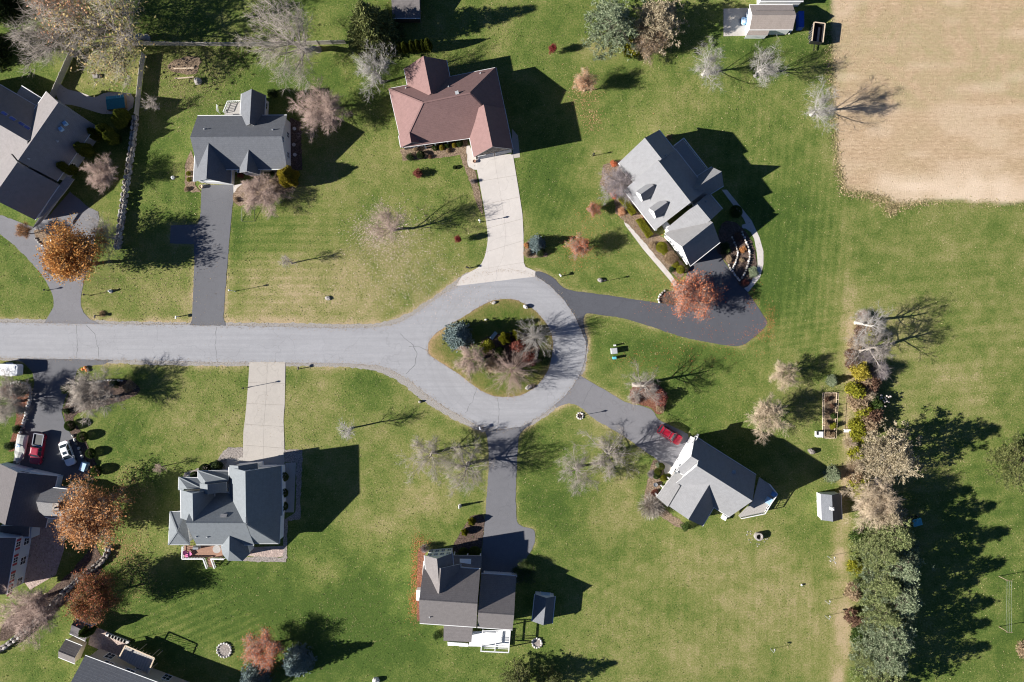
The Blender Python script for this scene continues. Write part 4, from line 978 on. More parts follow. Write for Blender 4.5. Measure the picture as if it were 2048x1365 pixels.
mb = MB(); zz = roof_z(h, *k(715, 678)); c_ = P(*k(715, 678), zz); mb.box((*c_, zz + .05), (1.1, .6, .25), 0, tilt=(-.62, 0)); mb.build('roof_vent', M['light_roof'], h)
# red brown deck with white rail, stairs and patio things
dk = thing('deck', 'red brown deck with white railing and stairs below the blue grey roof', 'deck', (*P(400, 1110), 0))
for i in range(9):
    t0, t1 = i / 9 + .004, (i + 1) / 9 - .004; a, b, c_, d_ = k(235, 1040), k(690, 1045), k(700, 1185), k(225, 1185)
    L = lambda p, q, t: (p[0] + (q[0] - p[0]) * t, p[1] + (q[1] - p[1]) * t)
    mb = MB(); mb.prism([P(*L(a, d_, t0), 1.4), P(*L(b, c_, t0), 1.4), P(*L(b, c_, t1), 1.4), P(*L(a, d_, t1), 1.4)], 1.25, 1.4); mb.build('deck_board', M['deck'], dk)
for p, q in ((k(230, 1040), k(225, 1190)), (k(225, 1190), k(480, 1190)), (k(480, 1190), k(515, 1310)), (k(570, 1190), k(730, 1195)), (k(575, 1190), k(610, 1310))):
    st = p[1] > k(0, 1185)[1] and q[1] > k(0, 1300)[1]; a, b = P(*p, 1.6), P(*q, .5 if st else 1.6); za, zb = 2.35, (1.0 if st else 2.35)
    mb = MB(); mb.bar((*a, za), (*b, zb), .2, .1); mb.bar((*a, za - .75), (*b, zb - .75), .08); n_ = 7
    for i in range(n_ + 1): t = i / n_; x, y = a[0] + (b[0] - a[0]) * t, a[1] + (b[1] - a[1]) * t; zz = za + (zb - za) * t; mb.bar((x, y, 0 if i in (0, n_) else zz - .75), (x, y, zz), .08)
    mb.build('railing', M['white'], dk)
for i in range(6):
    y0 = 1190 + i * 19; mb = MB(); z = 1.25 - i * .2; mb.prism([P(*k(505 + i * 4, y0), z), P(*k(575 + i * 4, y0), z), P(*k(578 + i * 4, y0 + 18), z), P(*k(508 + i * 4, y0 + 18), z)], z - .06, z); mb.build('stair_tread', M['deck'], dk)
tb = thing('patio_table', 'round grey table on the red brown deck', 'table', (*P(*k(628, 1085), 1.4), 1.4))
mb = MB(); c_ = P(*k(628, 1085), 2.1); mb.lathe((*c_, 2.08), [(.72, 0), (.72, .05), (.68, .06)], 18); mb.build('table_top', M['grey_deck'], tb); mb = MB(); mb.lathe((*c_, 1.4), [(.3, 0), (.06, .06), (.06, .68)], 8); mb.build('table_leg', M['black'], tb)
gr = thing('grill', 'grey barbecue grill against the house on the red brown deck', 'grill', (*P(*k(385, 1065), 1.4), 1.4))
mb = MB(); c_ = P(*k(385, 1065), 2.0); mb.box((*c_, 1.85), (1.0, .6, .9)); mb.build('cabinet', M['grey_trim'], gr); mb = MB(); mb.tube([(c_[0] - .5, c_[1], 2.35), (c_[0] + .5, c_[1], 2.35)], .3, 10); mb.build('lid', M['steel'], gr)
ch = thing('lounge_chair', 'pink lounge chair in the corner of the red brown deck', 'chair', (*P(*k(285, 1150), 1.4), 1.4), rz=.6)
c_ = Vector(P(*k(285, 1150), 1.7)); mb = MB(); mb.box((c_.x, c_.y, 1.75), (.7, 1.3, .1), -.95 + math.pi / 2 * 0, tilt=(.1, 0)); mb.build('seat', M['pink_cloth'], ch)
mb = MB(); mb.box((c_.x - .55, c_.y + .4, 2.0), (.7, .7, .1), -.95, tilt=(-.7, 0)); mb.build('backrest', M['pink_cloth'], ch)
for dx, dy in ((-.5, .5), (-.2, .1), (.3, -.1), (.5, -.4)): mb = MB(); mb.bar((c_.x + dx, c_.y + dy, 1.4), (c_.x + dx, c_.y + dy, 1.74), .05); mb.build('leg', M['black'], ch)

# ================================================================ G: house with red shutters (left edge, lower)
k = K(0, 920, 8.53); kk = K(0, 920, 4.875)
h = house('white house with charcoal roof and red shuttered windows at the left edge', 60, 1050)
w = gable(h, k(300, 215), k(90, 1115), 5.9, k(980, 280), 2.8, 6.0, 2.8, 'char_roof', 'blue_siding', ov=.4)
wall_open(w, 'A', 2.2, .02, 4.2, 2.1, kind='garage'); wall_open(w, 'A', -2.2, .02, 2.4, 2.1, kind='garage'); wall_open(w, 'A', 0, 3.2, 1.6, .9)
w2 = gable(h, k(615, 715), k(1030, 760), 4.9, k(1010, 490), 3.0, k(850, 990), 3.0, 'grey_roof', 'blue_siding', ov=.3)
hip(h, [k(960, 480), k(1095, 530), k(985, 1030), k(840, 990)], k(1010, 755), k(1010, 765), 2.8, 3.3, 'grey_roof', 'blue_siding', walls=True)
vent(h, *k(1020, 790), 7.0, 'chim')
w3 = gable(h, kk(-330, 760), kk(-430, 1330), 9.6, kk(155, 775), 5.4, 7.5, 5.4, 'char_roof', 'blue_siding', ov=.3)
es = 'L' if w3.n.x * w3.s['L'] > 0 else 'R'
for u in (1.6, 4.4, 7.4, 9.8): wall_open(w3, es, u, 3.3, 1.0, 1.3, shutters='shutter')
for u in (1.6, 5.2, 9.0): wall_open(w3, es, u, .7, 1.4, 1.6)
flat_roof(h, [kk(0, 645), kk(290, 640), kk(280, 750), kk(0, 745)], [3.6, 3.6, 2.9, 2.9], 'char_roof')
block(h, [kk(0, 640), kk(300, 650), kk(290, 770), kk(0, 770)], 0, 2.7, 'blue_siding', 'wall', 3)
for u in (1.0,): wall_open(w, 'B', -4, .8, 1.2, 1.5)

# ================================================================ H: far left house, dark slate, rotated
k = K(0, 160, 7.583); kb = K(0, 300, 7.583)
h = house('long house with slate roofs and skylights at the upper left edge', 60, 320)
w1 = gable(h, k(885, 345), k(275, 1225), 9.2, k(1445, 700), 3.6, 6.0, 4.2, 'warm_roof', 'grey_siding')
w2 = gable(h, kb(265, 190), kb(-120, 740), 8.7, kb(905, 525), 3.2, 6.4, 3.6, 'warm_roof', 'grey_siding')
w3 = gable(h, k(-900, 160), k(410, 925), 9.1, k(0, 75), 3.6, k(-300, 1050), 3.6, 'warm_roof', 'grey_siding')
es = 'L' if w2.n.x * w2.s['L'] > 0 else 'R'
for u in (2.0, 5.2): wall_open(w2, es, u, .02, 2.6, 2.3, kind='garage', door='grey_siding')
es = 'L' if w1.n.x * w1.s['L'] > 0 else 'R'
for u in (2.0, 5.2, 8.6): wall_open(w1, es, u, 1.0, 1.2, 1.5)
for (x, y) in ((70, 515), (195, 592), (330, 670), (418, 728)):
    mb = MB(); z = roof_z(h, *k(x, y)); c_ = P(*k(x, y), z); mb.box((*c_, z + .02), (1.15, .62, .16), -.56 + math.pi * 0, tilt=(-.55, 0)); f = mb.build('skylight', M['grey_trim'], h)
    mb = MB(); mb.box((*c_, z + .09), (1.0, .48, .1), -.56, tilt=(-.55, 0)); mb.build('pane', M['skyglass'], f)
for (x, y) in ((1000, 668), (938, 752)):
    z = roof_z(h, *k(x, y)); c_ = P(*k(x, y), z); mb = MB(); mb.box((*c_, z + .2), (.6, .6, .7), .55); mb.build('roof_vent', M['pale_blue'], h)
vent(h, *k(435, 1198), 6.8, 'pipe'); vent(h, *k(870, 932), 5.6, 'pipe')
flat_roof(h, [kb(905, 525), kb(1010, 400), kb(1125, 445), kb(1030, 580), kb(600, 1125), kb(490, 1190)], [3.1, 3.1, 2.6, 2.6, 2.6, 3.1], 'grey_roof', trim='grey_trim')
dk = thing('deck', 'dark shaded back deck of the slate roofed house at upper left', 'deck', (*P(65, 195), 0))
mb = MB(); mb.prism([P(*k(245, 215), 2.4), P(*k(330, 90), 2.4), P(*k(735, 345), 2.4), P(*k(640, 440), 2.4)], 2.2, 2.4); mb.build('deck_floor', M['grey_deck'], dk)
mb = MB(); a, b = P(*k(330, 90), 3.3), P(*k(735, 345), 3.3); mb.bar((*a, 3.3), (*b, 3.3), .14, .1)
for i in range(12): t = i / 11; x, y = a[0] + (b[0] - a[0]) * t, a[1] + (b[1] - a[1]) * t; mb.bar((x, y, 0 if i % 5 == 0 else 2.4), (x, y, 3.3), .07)
mb.build('railing', M['white'], dk)

# ================================================================ I: house at the bottom left corner, its deck and shed
k = K(60, 1210, 6.0235)
h = house('dark roofed house with a pale wall at the bottom left corner', 240, 1370)
w = gable(h, (120, 1405), (380, 1502), 8.0, k(980, 730), 4.6, 5.0, 4.6, 'slate', 'tan_siding', ov=.4)
es = 'L' if w.n.y * w.s['L'] > 0 else 'R'
for u in (4, 8, 15, 19): wall_open(w, es, u, 3.0, 1.6, 1.3)
for u in (3, 9, 14, 20): wall_open(w, es, u, .3, 1.4, 1.9)
dk = thing('deck', 'dark deck with pale handrail behind the bottom left house', 'deck', (*P(275, 1325), 0))
a, b, c_, d_ = k(1150, 490), k(1500, 640), k(1420, 830), k(1070, 640)
for i in range(12):
    t0, t1 = i / 12 + .003, (i + 1) / 12 - .003; L = lambda p, q, t: (p[0] + (q[0] - p[0]) * t, p[1] + (q[1] - p[1]) * t)
    mb = MB(); mb.prism([P(*L(a, b, t0), 2.4), P(*L(a, b, t1), 2.4), P(*L(d_, c_, t1), 2.4), P(*L(d_, c_, t0), 2.4)], 2.25, 2.4); mb.build('deck_board', M['grey_deck'], dk)
for p, q in ((a, b), (b, c_), (d_, a)):
    mb = MB(); p, q = P(*p, 3.3), P(*q, 3.3); mb.bar((*p, 3.35), (*q, 3.35), .22, .08); n_ = int(math.dist(p, q) / .6)
    for i in range(n_ + 1): t = i / n_; x, y = p[0] + (q[0] - p[0]) * t, p[1] + (q[1] - p[1]) * t; mb.bar((x, y, 0 if i % 4 == 0 else 2.4), (x, y, 3.35), .07)
    mb.build('railing', M['pale_wood'], dk)
pt = sheet('back_patio', [k(750, 270), k(860, 290), k(1180, 440), k(1090, 620), k(980, 600), k(700, 480)], 0.03, M['paver'], 'shaded paved patio between shed and deck at lower left')
wl = thing('low_wall', 'low pale stone wall along the lower left patio', 'wall', (*P(*k(1060, 400)), 0))
for i in range(7):
    t = (i + .5) / 7; x, y = 940 + 250 * t, 350 + 95 * t; mb = MB(); c_ = P(*k(x, y)); mb.box((*c_, .25), (1.0, .5, .5), -.36); mb.build('stone', M['stone_white'], wl)

def shed(label, corners_ridge, hr, he, eL, eR, roof, wall, ov=.18, doors=None, x=0, y=0, group=None, trim='white'):
    h = house(label, x, y, 'shed', 'shed')
    w = gable(h, corners_ridge[0], corners_ridge[1], hr, eL, he, eR, he, roof, wall, ov=ov, t=.12, trim=trim)
    if doors: wall_open(w, doors[0], doors[1], .02, 1.6, 1.9, kind='door', door=doors[2])
    return h, w
k = K(60, 1210, 6.0235)
h = house('dark gambrel roofed garden shed with pale walls at lower left', 158, 1262, 'shed', 'shed')
w = gable(h, k(500, 240), k(690, 330), 3.3, k(415, 318), 2.2, k(575, 180), 2.4, 'char_roof', 'tan_siding', ov=.15, t=.12)
wall_open(w, 'B', 0, .02, 1.3, 1.8, kind='door')
h = house('tan roofed shed half cut by the bottom left corner', 140, 1300, 'shed', 'shed')
w = gable(h, k(340, 560), k(540, 640), 3.2, k(460, 430), 2.1, 1.6, 2.1, 'tan_roof', 'tan_siding', ov=.15, t=.12)
k = K(780, 980, 4.015)
shed('small slate roofed shed with white trim beside the taupe roofed house', [k(1255, 868), k(1232, 1088)], 3.7, 2.3, k(1140, 1062), k(1302, 1085), 'slate', 'white_siding', x=1087, y=1220, doors=('A', 0, 'pale_blue'))
k = K(1240, 820, 4.267)
h, w = shed('grey roofed garden shed with white walls next to the hedgerow', [k(1808, 728), k(1818, 955)], 3.9, 2.4, k(1722, 945), k(1895, 945), 'slate', 'white_siding', x=1662, y=1015)
ls = 'L' if w.n.x * w.s['L'] < 0 else 'R'
wall_open(w, ls, 2.6, .02, 1.6, 1.9, kind='door'); wall_open(w, ls, 4.2, .9, .7, .8)
p = P(*k(1812, 845), 4.2); mb = MB(); mb.box((*p, 4.0), (.5, .5, .9)); mb.box((*p, 4.65), (.34, .34, .5), taper=.2); mb.build('cupola', M['white'], h)
# storage shed top right with lean-to
k = K(1430, 0, 8.192)
h = house('beige roofed storage shed with lean-to at the top right', 1545, 40, 'shed', 'shed')
w = gable(h, k(610, 250), k(1330, 250), 4.6, k(900, 85), 2.9, k(900, 488), 2.9, 'cream_roof', 'white_siding', ov=.2)
flat_roof(h, [k(560, 490), k(900, 490), k(860, 585), k(510, 580)], [2.7, 2.7, 2.0, 2.0], 'cream_roof')
block(h, [k(570, 500), k(880, 500), k(860, 570), k(530, 565)], 0, 1.95, 'white_siding', 'wall', 2)
mb = MB(); a, b = P(*k(672, 172), 4.0), P(*k(1278, 172), 4.0); mb.bar((*a, 4.02), (*b, 4.02), .16, .1); mb.build('ridge_vent', M['tan_roof'], h)
wall_open(w, 'A', 0, .02, 2.6, 2.3, kind='garage', door='pale_blue')
# dark roofed shed at the top edge
k = K(700, 0, 4.267)
h = house('brown roofed shed in the tree shade at the top edge', 810, 15, 'shed', 'shed')
w = gable(h, k(350, -60), k(590, -60), 4.2, k(580, 155), 2.6, 3.6, 2.6, 'tan_roof', 'brown_siding', ov=.2)
# ---------------------------------------------------------------- vegetation kit
def unit(a): return a / (np.linalg.norm(a, axis=-1, keepdims=True) + 1e-9)

class TreeB:
    """tapered limbs as tubes (trunk mesh) and fine twigs (crown mesh)"""
    def __init__(s, seed): s.q = np.random.default_rng(seed); s.V = []; s.F = []; s.n = 0; s.tw_p = []; s.tw_d = []; s.tw_l = []
    def tube(s, pts, r, k):
        pts = np.asarray(pts); m = len(pts); t = np.gradient(pts, axis=0); t = unit(t)
        ref = np.array([0.31, 0.17, 0.93]); a = unit(np.cross(t, ref)); b = np.cross(t, a)
        an = np.arange(k) * 2 * np.pi / k
        ring = pts[:, None, :] + (a[:, None, :] * np.cos(an)[None, :, None] + b[:, None, :] * np.sin(an)[None, :, None]) * np.asarray(r)[:, None, None]
        s.V.append(ring.reshape(-1, 3)); base = s.n
        for i in range(m - 1):
            for j in range(k):
                jj = (j + 1) % k; s.F.append((base + i * k + j, base + i * k + jj, base + (i + 1) * k + jj, base + (i + 1) * k + j))
        s.n += m * k
    def branch(s, p, d, L, r0, lev, par):
        q = s.q; m = 5 if lev < 2 else 4
        pts = [np.array(p)]; d = np.array(d, float)
        for i in range(m - 1):
            d = d + q.normal(0, par['wob'][lev], 3) + np.array([0, 0, par['up'][lev]]); d /= np.linalg.norm(d); pts.append(pts[-1] + d * L / (m - 1))
        rr = np.linspace(r0, r0 * par['tap'][lev], m); s.tube(pts, rr, (7, 5, 4, 3)[min(lev, 3)])
        pts = np.array(pts)
        if lev < par['lev']:
            nb = par['nb'][lev]
            for i in range(nb):
                t = par['t0'][lev] + (1 - par['t0'][lev]) * (i + q.random() * .8) / nb
                u = t * (m - 1); a = int(min(u, m - 2)); pp = pts[a] + (pts[a + 1] - pts[a]) * (u - a); dd = unit(pts[a + 1] - pts[a])
                az = i * 2.4 + q.uniform(-.5, .5); ref = np.array([0, 0, 1.0]) if abs(dd[2]) < .9 else np.array([1.0, 0, 0]); e1 = unit(np.cross(dd, ref)); e2 = np.cross(dd, e1)
                an = par['ang'][lev] * q.uniform(1 - par['av'], 1 + par['av'] * .8); nd = dd * math.cos(an) + (e1 * math.cos(az) + e2 * math.sin(az)) * math.sin(an)
                ll = par['len'][lev] * L * (1 - par['sh'][lev] * t) * q.uniform(.75, 1.2)
                s.branch(pp, nd, ll, max(.006, np.interp(u, range(m), rr) * par['rr'][lev]), lev + 1, par)
        if lev >= par['lev'] - 1:
            k = par['tw']
            for i in range(k):
                u = (.25 + .75 * q.random()) * (m - 1); a = int(min(u, m - 2)); pp = pts[a] + (pts[a + 1] - pts[a]) * (u - a); dd = unit(pts[a + 1] - pts[a])
                s.tw_p.append(pp); s.tw_d.append(unit(dd * .9 + q.normal(0, .55, 3) + np.array([0, 0, par.get('twup', .1)]))); s.tw_l.append(par['twl'] * q.uniform(.5, 1.3))
    def meshes(s, name, tw_w):
        V = np.concatenate(s.V); tr = mesh_np(name + '_wood', V, np.array(s.F), M['bark_grey'], link=False)
        p = np.array(s.tw_p); d = np.array(s.tw_d); l = np.array(s.tw_l)[:, None]
        side = unit(np.cross(d, s.q.normal(0, 1, d.shape))); mid = p + d * l * .5 + s.q.normal(0, .05, p.shape) * l; tip = p + d * l
        side2 = np.cross(d, side)
        n = len(p); V = np.stack([p - side * tw_w, p + side * tw_w, p + side2 * tw_w, tip], 1).reshape(-1, 3)
        b = np.arange(n)[:, None] * 4
        F = np.concatenate([b + np.array([[0, 1, 3]]), b + np.array([[1, 2, 3]]), b + np.array([[2, 0, 3]])])
        tw = mesh_np(name + '_twigs', V, F, M['bark_grey'], link=False)
        return tr, tw, np.array(s.tw_p), tip

M['bark_grey'] = bark_mat('grey_bark', (0.20, 0.17, 0.145), (0.44, 0.39, 0.34))
M['bark_pale'] = bark_mat('pale_bark', (0.25, 0.23, 0.21), (0.50, 0.47, 0.43))
M['bark_pink'] = bark_mat('pinkish_twigs', (0.26, 0.19, 0.165), (0.50, 0.38, 0.32))
M['bark_tan'] = bark_mat('tan_twigs', (0.34, 0.27, 0.19), (0.62, 0.50, 0.36))
M['bark_purple'] = bark_mat('purple_grey_twigs', (0.17, 0.145, 0.15), (0.40, 0.35, 0.35))
M['bark_dark'] = bark_mat('dark_bark', (0.07, 0.055, 0.045), (0.18, 0.145, 0.115))

PAR = {
 'vase': dict(trunk=1.5, tr=.15, L=3.4, lev=3, nb=[14, 8, 5], t0=[.05, .15, .15], ang=[.62, .5, .55], av=.5, len=[1.25, .5, .5], sh=[.5, .4, .3], rr=[.42, .5, .5], tap=[.3, .25, .2, .2], wob=[.04, .06, .1, .16], up=[.0, .05, .02, 0], tw=4, twl=.65),
 'round': dict(trunk=1.4, tr=.17, L=2.8, lev=3, nb=[16, 8, 5], t0=[.05, .12, .12], ang=[.95, .55, .65], av=.55, len=[1.25, .5, .5], sh=[.4, .35, .3], rr=[.42, .5, .5], tap=[.3, .25, .2, .2], wob=[.05, .09, .14, .2], up=[.0, .03, .01, 0], tw=5, twl=.6),
 'dense': dict(trunk=1.4, tr=.17, L=2.8, lev=3, nb=[20, 10, 7], t0=[.05, .12, .12], ang=[.95, .55, .65], av=.55, len=[1.25, .5, .5], sh=[.4, .35, .3], rr=[.4, .5, .5], tap=[.3, .25, .2, .2], wob=[.05, .09, .14, .2], up=[.0, .03, .01, 0], tw=6, twl=.55),
 'spread': dict(trunk=2.2, tr=.25, L=3.8, lev=3, nb=[15, 8, 6], t0=[.03, .12, .12], ang=[.85, .55, .6], av=.55, len=[1.3, .55, .5], sh=[.4, .35, .3], rr=[.45, .5, .5], tap=[.35, .25, .2, .2], wob=[.07, .1, .16, .22], up=[.0, .03, .01, 0], tw=5, twl=.85),
 'multi': dict(trunk=.3, tr=.16, L=.6, lev=3, nb=[64, 9, 3], t0=[.05, .2, .25], ang=[.85, .3, .4], av=.8, len=[6.4, .34, .45], sh=[.1, .3, .3], rr=[.20, .5, .6], tap=[.6, .15, .2, .2], wob=[.05, .04, .07, .14], up=[.0, .03, .02, 0], tw=2, twl=.6),
 'sapling': dict(trunk=1.8, tr=.06, L=3.0, lev=2, nb=[16, 6], t0=[.15, .2], ang=[.5, .5], av=.3, len=[.55, .4], sh=[.55, .3], rr=[.45, .5], tap=[.3, .2, .2], wob=[.05, .1, .14], up=[.0, .08, .03], tw=7, twl=.4),
 'wild': dict(trunk=3.2, tr=.24, L=4.8, lev=3, nb=[12, 7, 5], t0=[.15, .15, .15], ang=[.9, .7, .65], av=.4, len=[.8, .5, .5], sh=[.4, .35, .3], rr=[.48, .5, .5], tap=[.3, .25, .2, .2], wob=[.1, .14, .18, .22], up=[.0, .05, .02, 0], tw=5, twl=.7),
}
def bare_proto(kind, seed, tw_w=.0105):
    par = PAR[kind]; b = TreeB(seed); q = b.q
    tp = [np.array([0, 0, 0]), np.array([q.normal(0, .05), q.normal(0, .05), par['trunk'] * .5]), np.array([q.normal(0, .08), q.normal(0, .08), par['trunk']])]
    b.tube(np.array([tp[0], tp[0] + (tp[1] - tp[0]) * .15, tp[1], tp[2]]), [par['tr'] * 1.6, par['tr'] * 1.1, par['tr'], par['tr'] * .92], 9)
    b.branch(tp[2] - np.array([0, 0, .05]), [q.normal(0, .05), q.normal(0, .05), 1], par['L'], par['tr'] * .9, 0, par)
    tr, tw, pts, tips = b.meshes('tree_' + kind, tw_w)
    r = np.percentile(np.hypot(tips[:, 0], tips[:, 1]), 88); hh = np.percentile(tips[:, 2], 99)
    return dict(tr=tr, tw=tw, r=r, h=hh, tips=tips, pts=pts)

def leaf_cloud(name, pts, size, rs, up=0.5, per=1, spread=0.0, tri=False):
    """one small folded leaf face at every point"""
    p = np.repeat(pts, per, 0) + (rs.normal(0, spread, (len(pts) * per, 3)) if spread else 0)
    n = len(p); nrm = unit(rs.normal(0, 1, (n, 3)) + np.array([0, 0, up])); a = unit(np.cross(nrm, rs.normal(0, 1, (n, 3)))); b = np.cross(nrm, a)
    s = size * rs.uniform(.55, 1.3, (n, 1))
    V = np.stack([p - a * s * .5, p - b * s * .28, p + a * s * .5, p + b * s * .28], 1).reshape(-1, 3); F = np.arange(n * 4).reshape(n, 4)
    return mesh_np(name, V, F, M['bark_grey'], link=False)

def tufts(name, c, d, L, w, m, rs, spread=.7):
    """starbursts of narrow blades: needles and sprays"""
    n = len(c); cc = np.repeat(c, m, 0); dd = unit(np.repeat(d, m, 0) + rs.normal(0, spread, (n * m, 3))); l = L * rs.uniform(.6, 1.25, (n * m, 1))
    s = unit(np.cross(dd, rs.normal(0, 1, dd.shape))) * w
    V = np.stack([cc, cc + dd * l * .55 + s, cc + dd * l, cc + dd * l * .55 - s], 1).reshape(-1, 3)
    return mesh_np(name, V, np.arange(n * m * 4).reshape(-1, 4), M['bark_grey'], link=False)

def spruce_proto(seed, H=9.0, R=3.0, pw=.85, step=.26, droop=.25, L=.42, w=.075, m=7, fill=1.0, gap=0.0):
    q = np.random.default_rng(seed); b = TreeB(seed); b.tube(np.array([[0, 0, 0], [0, 0, H * .5], [0, 0, H * .97]]), [.2, .12, .02], 8)
    c = []; d = []
    z = .35
    while z < H:
        f = 1 - z / H; r = R * f ** pw * q.uniform(.86, 1.08); nb = int(5 + 11 * f * fill); ph = q.random() * 6.28
        for i in range(nb):
            az = ph + i * 6.283 / nb + q.normal(0, .12); rr = r * q.uniform(.72, 1.12) + .08; dx, dy = math.cos(az), math.sin(az); k = max(2, int(rr / .3))
            if gap and q.random() < gap: continue
            if rr > .8: b.tube(np.array([[0, 0, z], [dx * rr * .5, dy * rr * .5, z - droop * rr * .2], [dx * rr * .95, dy * rr * .95, z - droop * rr * .45]]), [.035, .02, .006], 3)
            for j in range(k):
                t = (j + .6 + q.normal(0, .2)) / k
                if t < .25 and rr > 1.2 and q.random() < .6: continue
                side = q.normal(0, .16 * rr * (.4 + t) * .7); px, py = dx * rr * t - dy * side, dy * rr * t + dx * side
                c.append((px, py, z - droop * rr * t * t * .5 + q.normal(0, .05))); d.append((dx * .9, dy * .9, .35 + q.normal(0, .15)))
        z += step * q.uniform(.85, 1.15) * (1.0 if f > .3 else .8)
    V = np.concatenate(b.V); tr = mesh_np('conifer_wood', V, np.array(b.F), M['bark_dark'], link=False)
    return dict(tr=tr, tw=tufts('conifer_needles', np.array(c), unit(np.array(d)), L, w, m, q), r=R, h=H)

def pine_proto(seed, H=13.0, R=4.2):
    """open pine: tiered limbs carrying separate upturned plumes of needles"""
    q = np.random.default_rng(seed); b = TreeB(seed); b.tube(np.array([[0, 0, 0], [.1, 0, H * .5], [0, .1, H * .98]]), [.26, .16, .03], 8)
    c = []; d = []; z = H * .16
    while z < H:
        r = R * (1 - (max(0, z / H - .28) / .74) ** 1.5) * q.uniform(.75, 1.1); nb = q.integers(4, 7)
        ph = q.random() * 6.28
        for i in range(nb):
            az = ph + i * 6.283 / nb + q.normal(0, .25); rr = max(.35, r * q.uniform(.55, 1.18)); rise = q.uniform(.05, .4) * rr
            dx, dy = math.cos(az), math.sin(az); e = np.array([dx * rr, dy * rr, z + rise])
            b.tube(np.array([[0, 0, z], [dx * rr * .5, dy * rr * .5, z + rise * .3], e * np.array([.96, .96, 1])]), [.06, .04, .01], 4)
            for j in range(max(2, int(rr * 1.7))):
                t = q.uniform(.35, 1.0); side = q.normal(0, .24 * rr * t ** .7); o = np.array([dx * rr * t - dy * side, dy * rr * t + dx * side, z + rise * t * t + .1]); k = q.integers(5, 9); sz = q.uniform(.16, .3)
                for _ in range(k):
                    c.append(o + q.normal(0, 1, 3) * np.array([sz, sz, sz * .6])); d.append((dx * .6 + q.normal(0, .2), dy * .6 + q.normal(0, .2), .7))
        z += q.uniform(.42, .66)
    V = np.concatenate(b.V); tr = mesh_np('pine_wood', V, np.array(b.F), M['bark_dark'], link=False)
    return dict(tr=tr, tw=tufts('pine_needles', np.array(c), unit(np.array(d)), .40, .05, 7, q, .8), r=R, h=H)

def bush_proto(seed, kind):
    """shrubs of unit radius and unit height about 1.6"""
    q = np.random.default_rng(seed); b = TreeB(seed)
    n = dict(clip=2300, loose=1500, twig=1500, column=2600, grass=420)[kind]
    st = []
    for i in range(16):
        az = q.uniform(0, 6.28); t = q.uniform(.2, .75); st.append(1); e = np.array([math.cos(az) * t, math.sin(az) * t, q.uniform(.5, 1.1)])
        b.tube(np.array([[0, 0, 0], e * np.array([.4, .4, .5]), e]), [.035, .025, .008], 4)
    V = np.concatenate(b.V); tr = mesh_np('shrub_stems', V, np.array(b.F), M['bark_dark'], link=False)
    u = unit(q.normal(0, 1, (n, 3))); 
    if kind == 'clip':
        u[:, 2] = np.abs(u[:, 2]) * 1.0 - .15; u = unit(u); rad = q.uniform(.78, 1.0, (n, 1)) ** .5; c = u * rad * np.array([1, 1, .85]) + np.array([0, 0, .62])
        tw = tufts('shrub_leaves', c, u, .13, .045, 3, q, .8)
    elif kind == 'column':
        z = q.uniform(0, 1, n) ** .85; r = (np.sin(np.clip(z * .93 + .14, 0, 1) * math.pi) ** .55) * q.uniform(.75, 1.05, n); az = q.uniform(0, 6.28, n)
        rib = 1 + .18 * np.sin(az * 5 + z * 3); c = np.stack([np.cos(az) * r * rib, np.sin(az) * r * rib, z * 1.6], 1); d = unit(np.stack([np.cos(az) * .5, np.sin(az) * .5, np.full(n, 1.0)], 1))
        tw = tufts('shrub_sprays', c, d, .22, .05, 4, q, .35)
    elif kind == 'loose':
        lob = unit(q.normal(0, 1, (9, 3))) * np.array([.55, .55, .35]) + np.array([0, 0, .7]); c = lob[q.integers(0, 9, n)] + unit(q.normal(0, 1, (n, 3))) * q.uniform(.25, .55, (n, 1)); c[:, 2] = np.maximum(c[:, 2], .03)
        tw = leaf_cloud('shrub_leaves', c, .16, q, .6, 2, .05)
    elif kind == 'twig':
        az = q.uniform(0, 6.28, n); el = q.uniform(.15, 1.5, n); d = np.stack([np.cos(az) * np.cos(el), np.sin(az) * np.cos(el), np.sin(el)], 1); st = d * q.uniform(.25, .8, (n, 1)); st[:, 2] *= 1.2
        tw = tufts('shrub_twigs', st + np.array([0, 0, .1]), d, .42, .008, 2, q, .35)
    else:
        az = q.uniform(0, 6.28, n); d = unit(np.stack([np.cos(az) * .7, np.sin(az) * .7, q.uniform(.3, 1.2, n)], 1))
        tw = tufts('grass_blades', q.normal(0, .15, (n, 3)) * np.array([1, 1, 0]), d, .9, .018, 4, q, .3)
    return dict(tr=tr, tw=tw, r=1.0, h=1.6 if kind == 'column' else 1.3)

PROTO = {
 'vase': [bare_proto('vase', 1), bare_proto('vase', 2)], 'round': [bare_proto('round', 3), bare_proto('round', 4)], 'dense': [bare_proto('dense', 13), bare_proto('dense', 14)], 'spread': [bare_proto('spread', 5, .012), bare_proto('spread', 6, .012)],
 'multi': [bare_proto('multi', 7, .010), bare_proto('multi', 8, .010)], 'sapling': [bare_proto('sapling', 9, .008)], 'wild': [bare_proto('wild', 10), bare_proto('wild', 12)],
 'spruce': [spruce_proto(21), spruce_proto(22, pw=.75)], 'norway': [spruce_proto(23, 15, 5.0, .9, .42, .55, .75, .085, 8, .6, .12)], 'pine': [pine_proto(31), pine_proto(32), pine_proto(33)],
 'clip': [bush_proto(41, 'clip'), bush_proto(42, 'clip')], 'loose': [bush_proto(43, 'loose'), bush_proto(44, 'loose')], 'twig': [bush_proto(45, 'twig'), bush_proto(46, 'twig')], 'column': [bush_proto(47, 'column')], 'grass': [bush_proto(48, 'grass')],
}
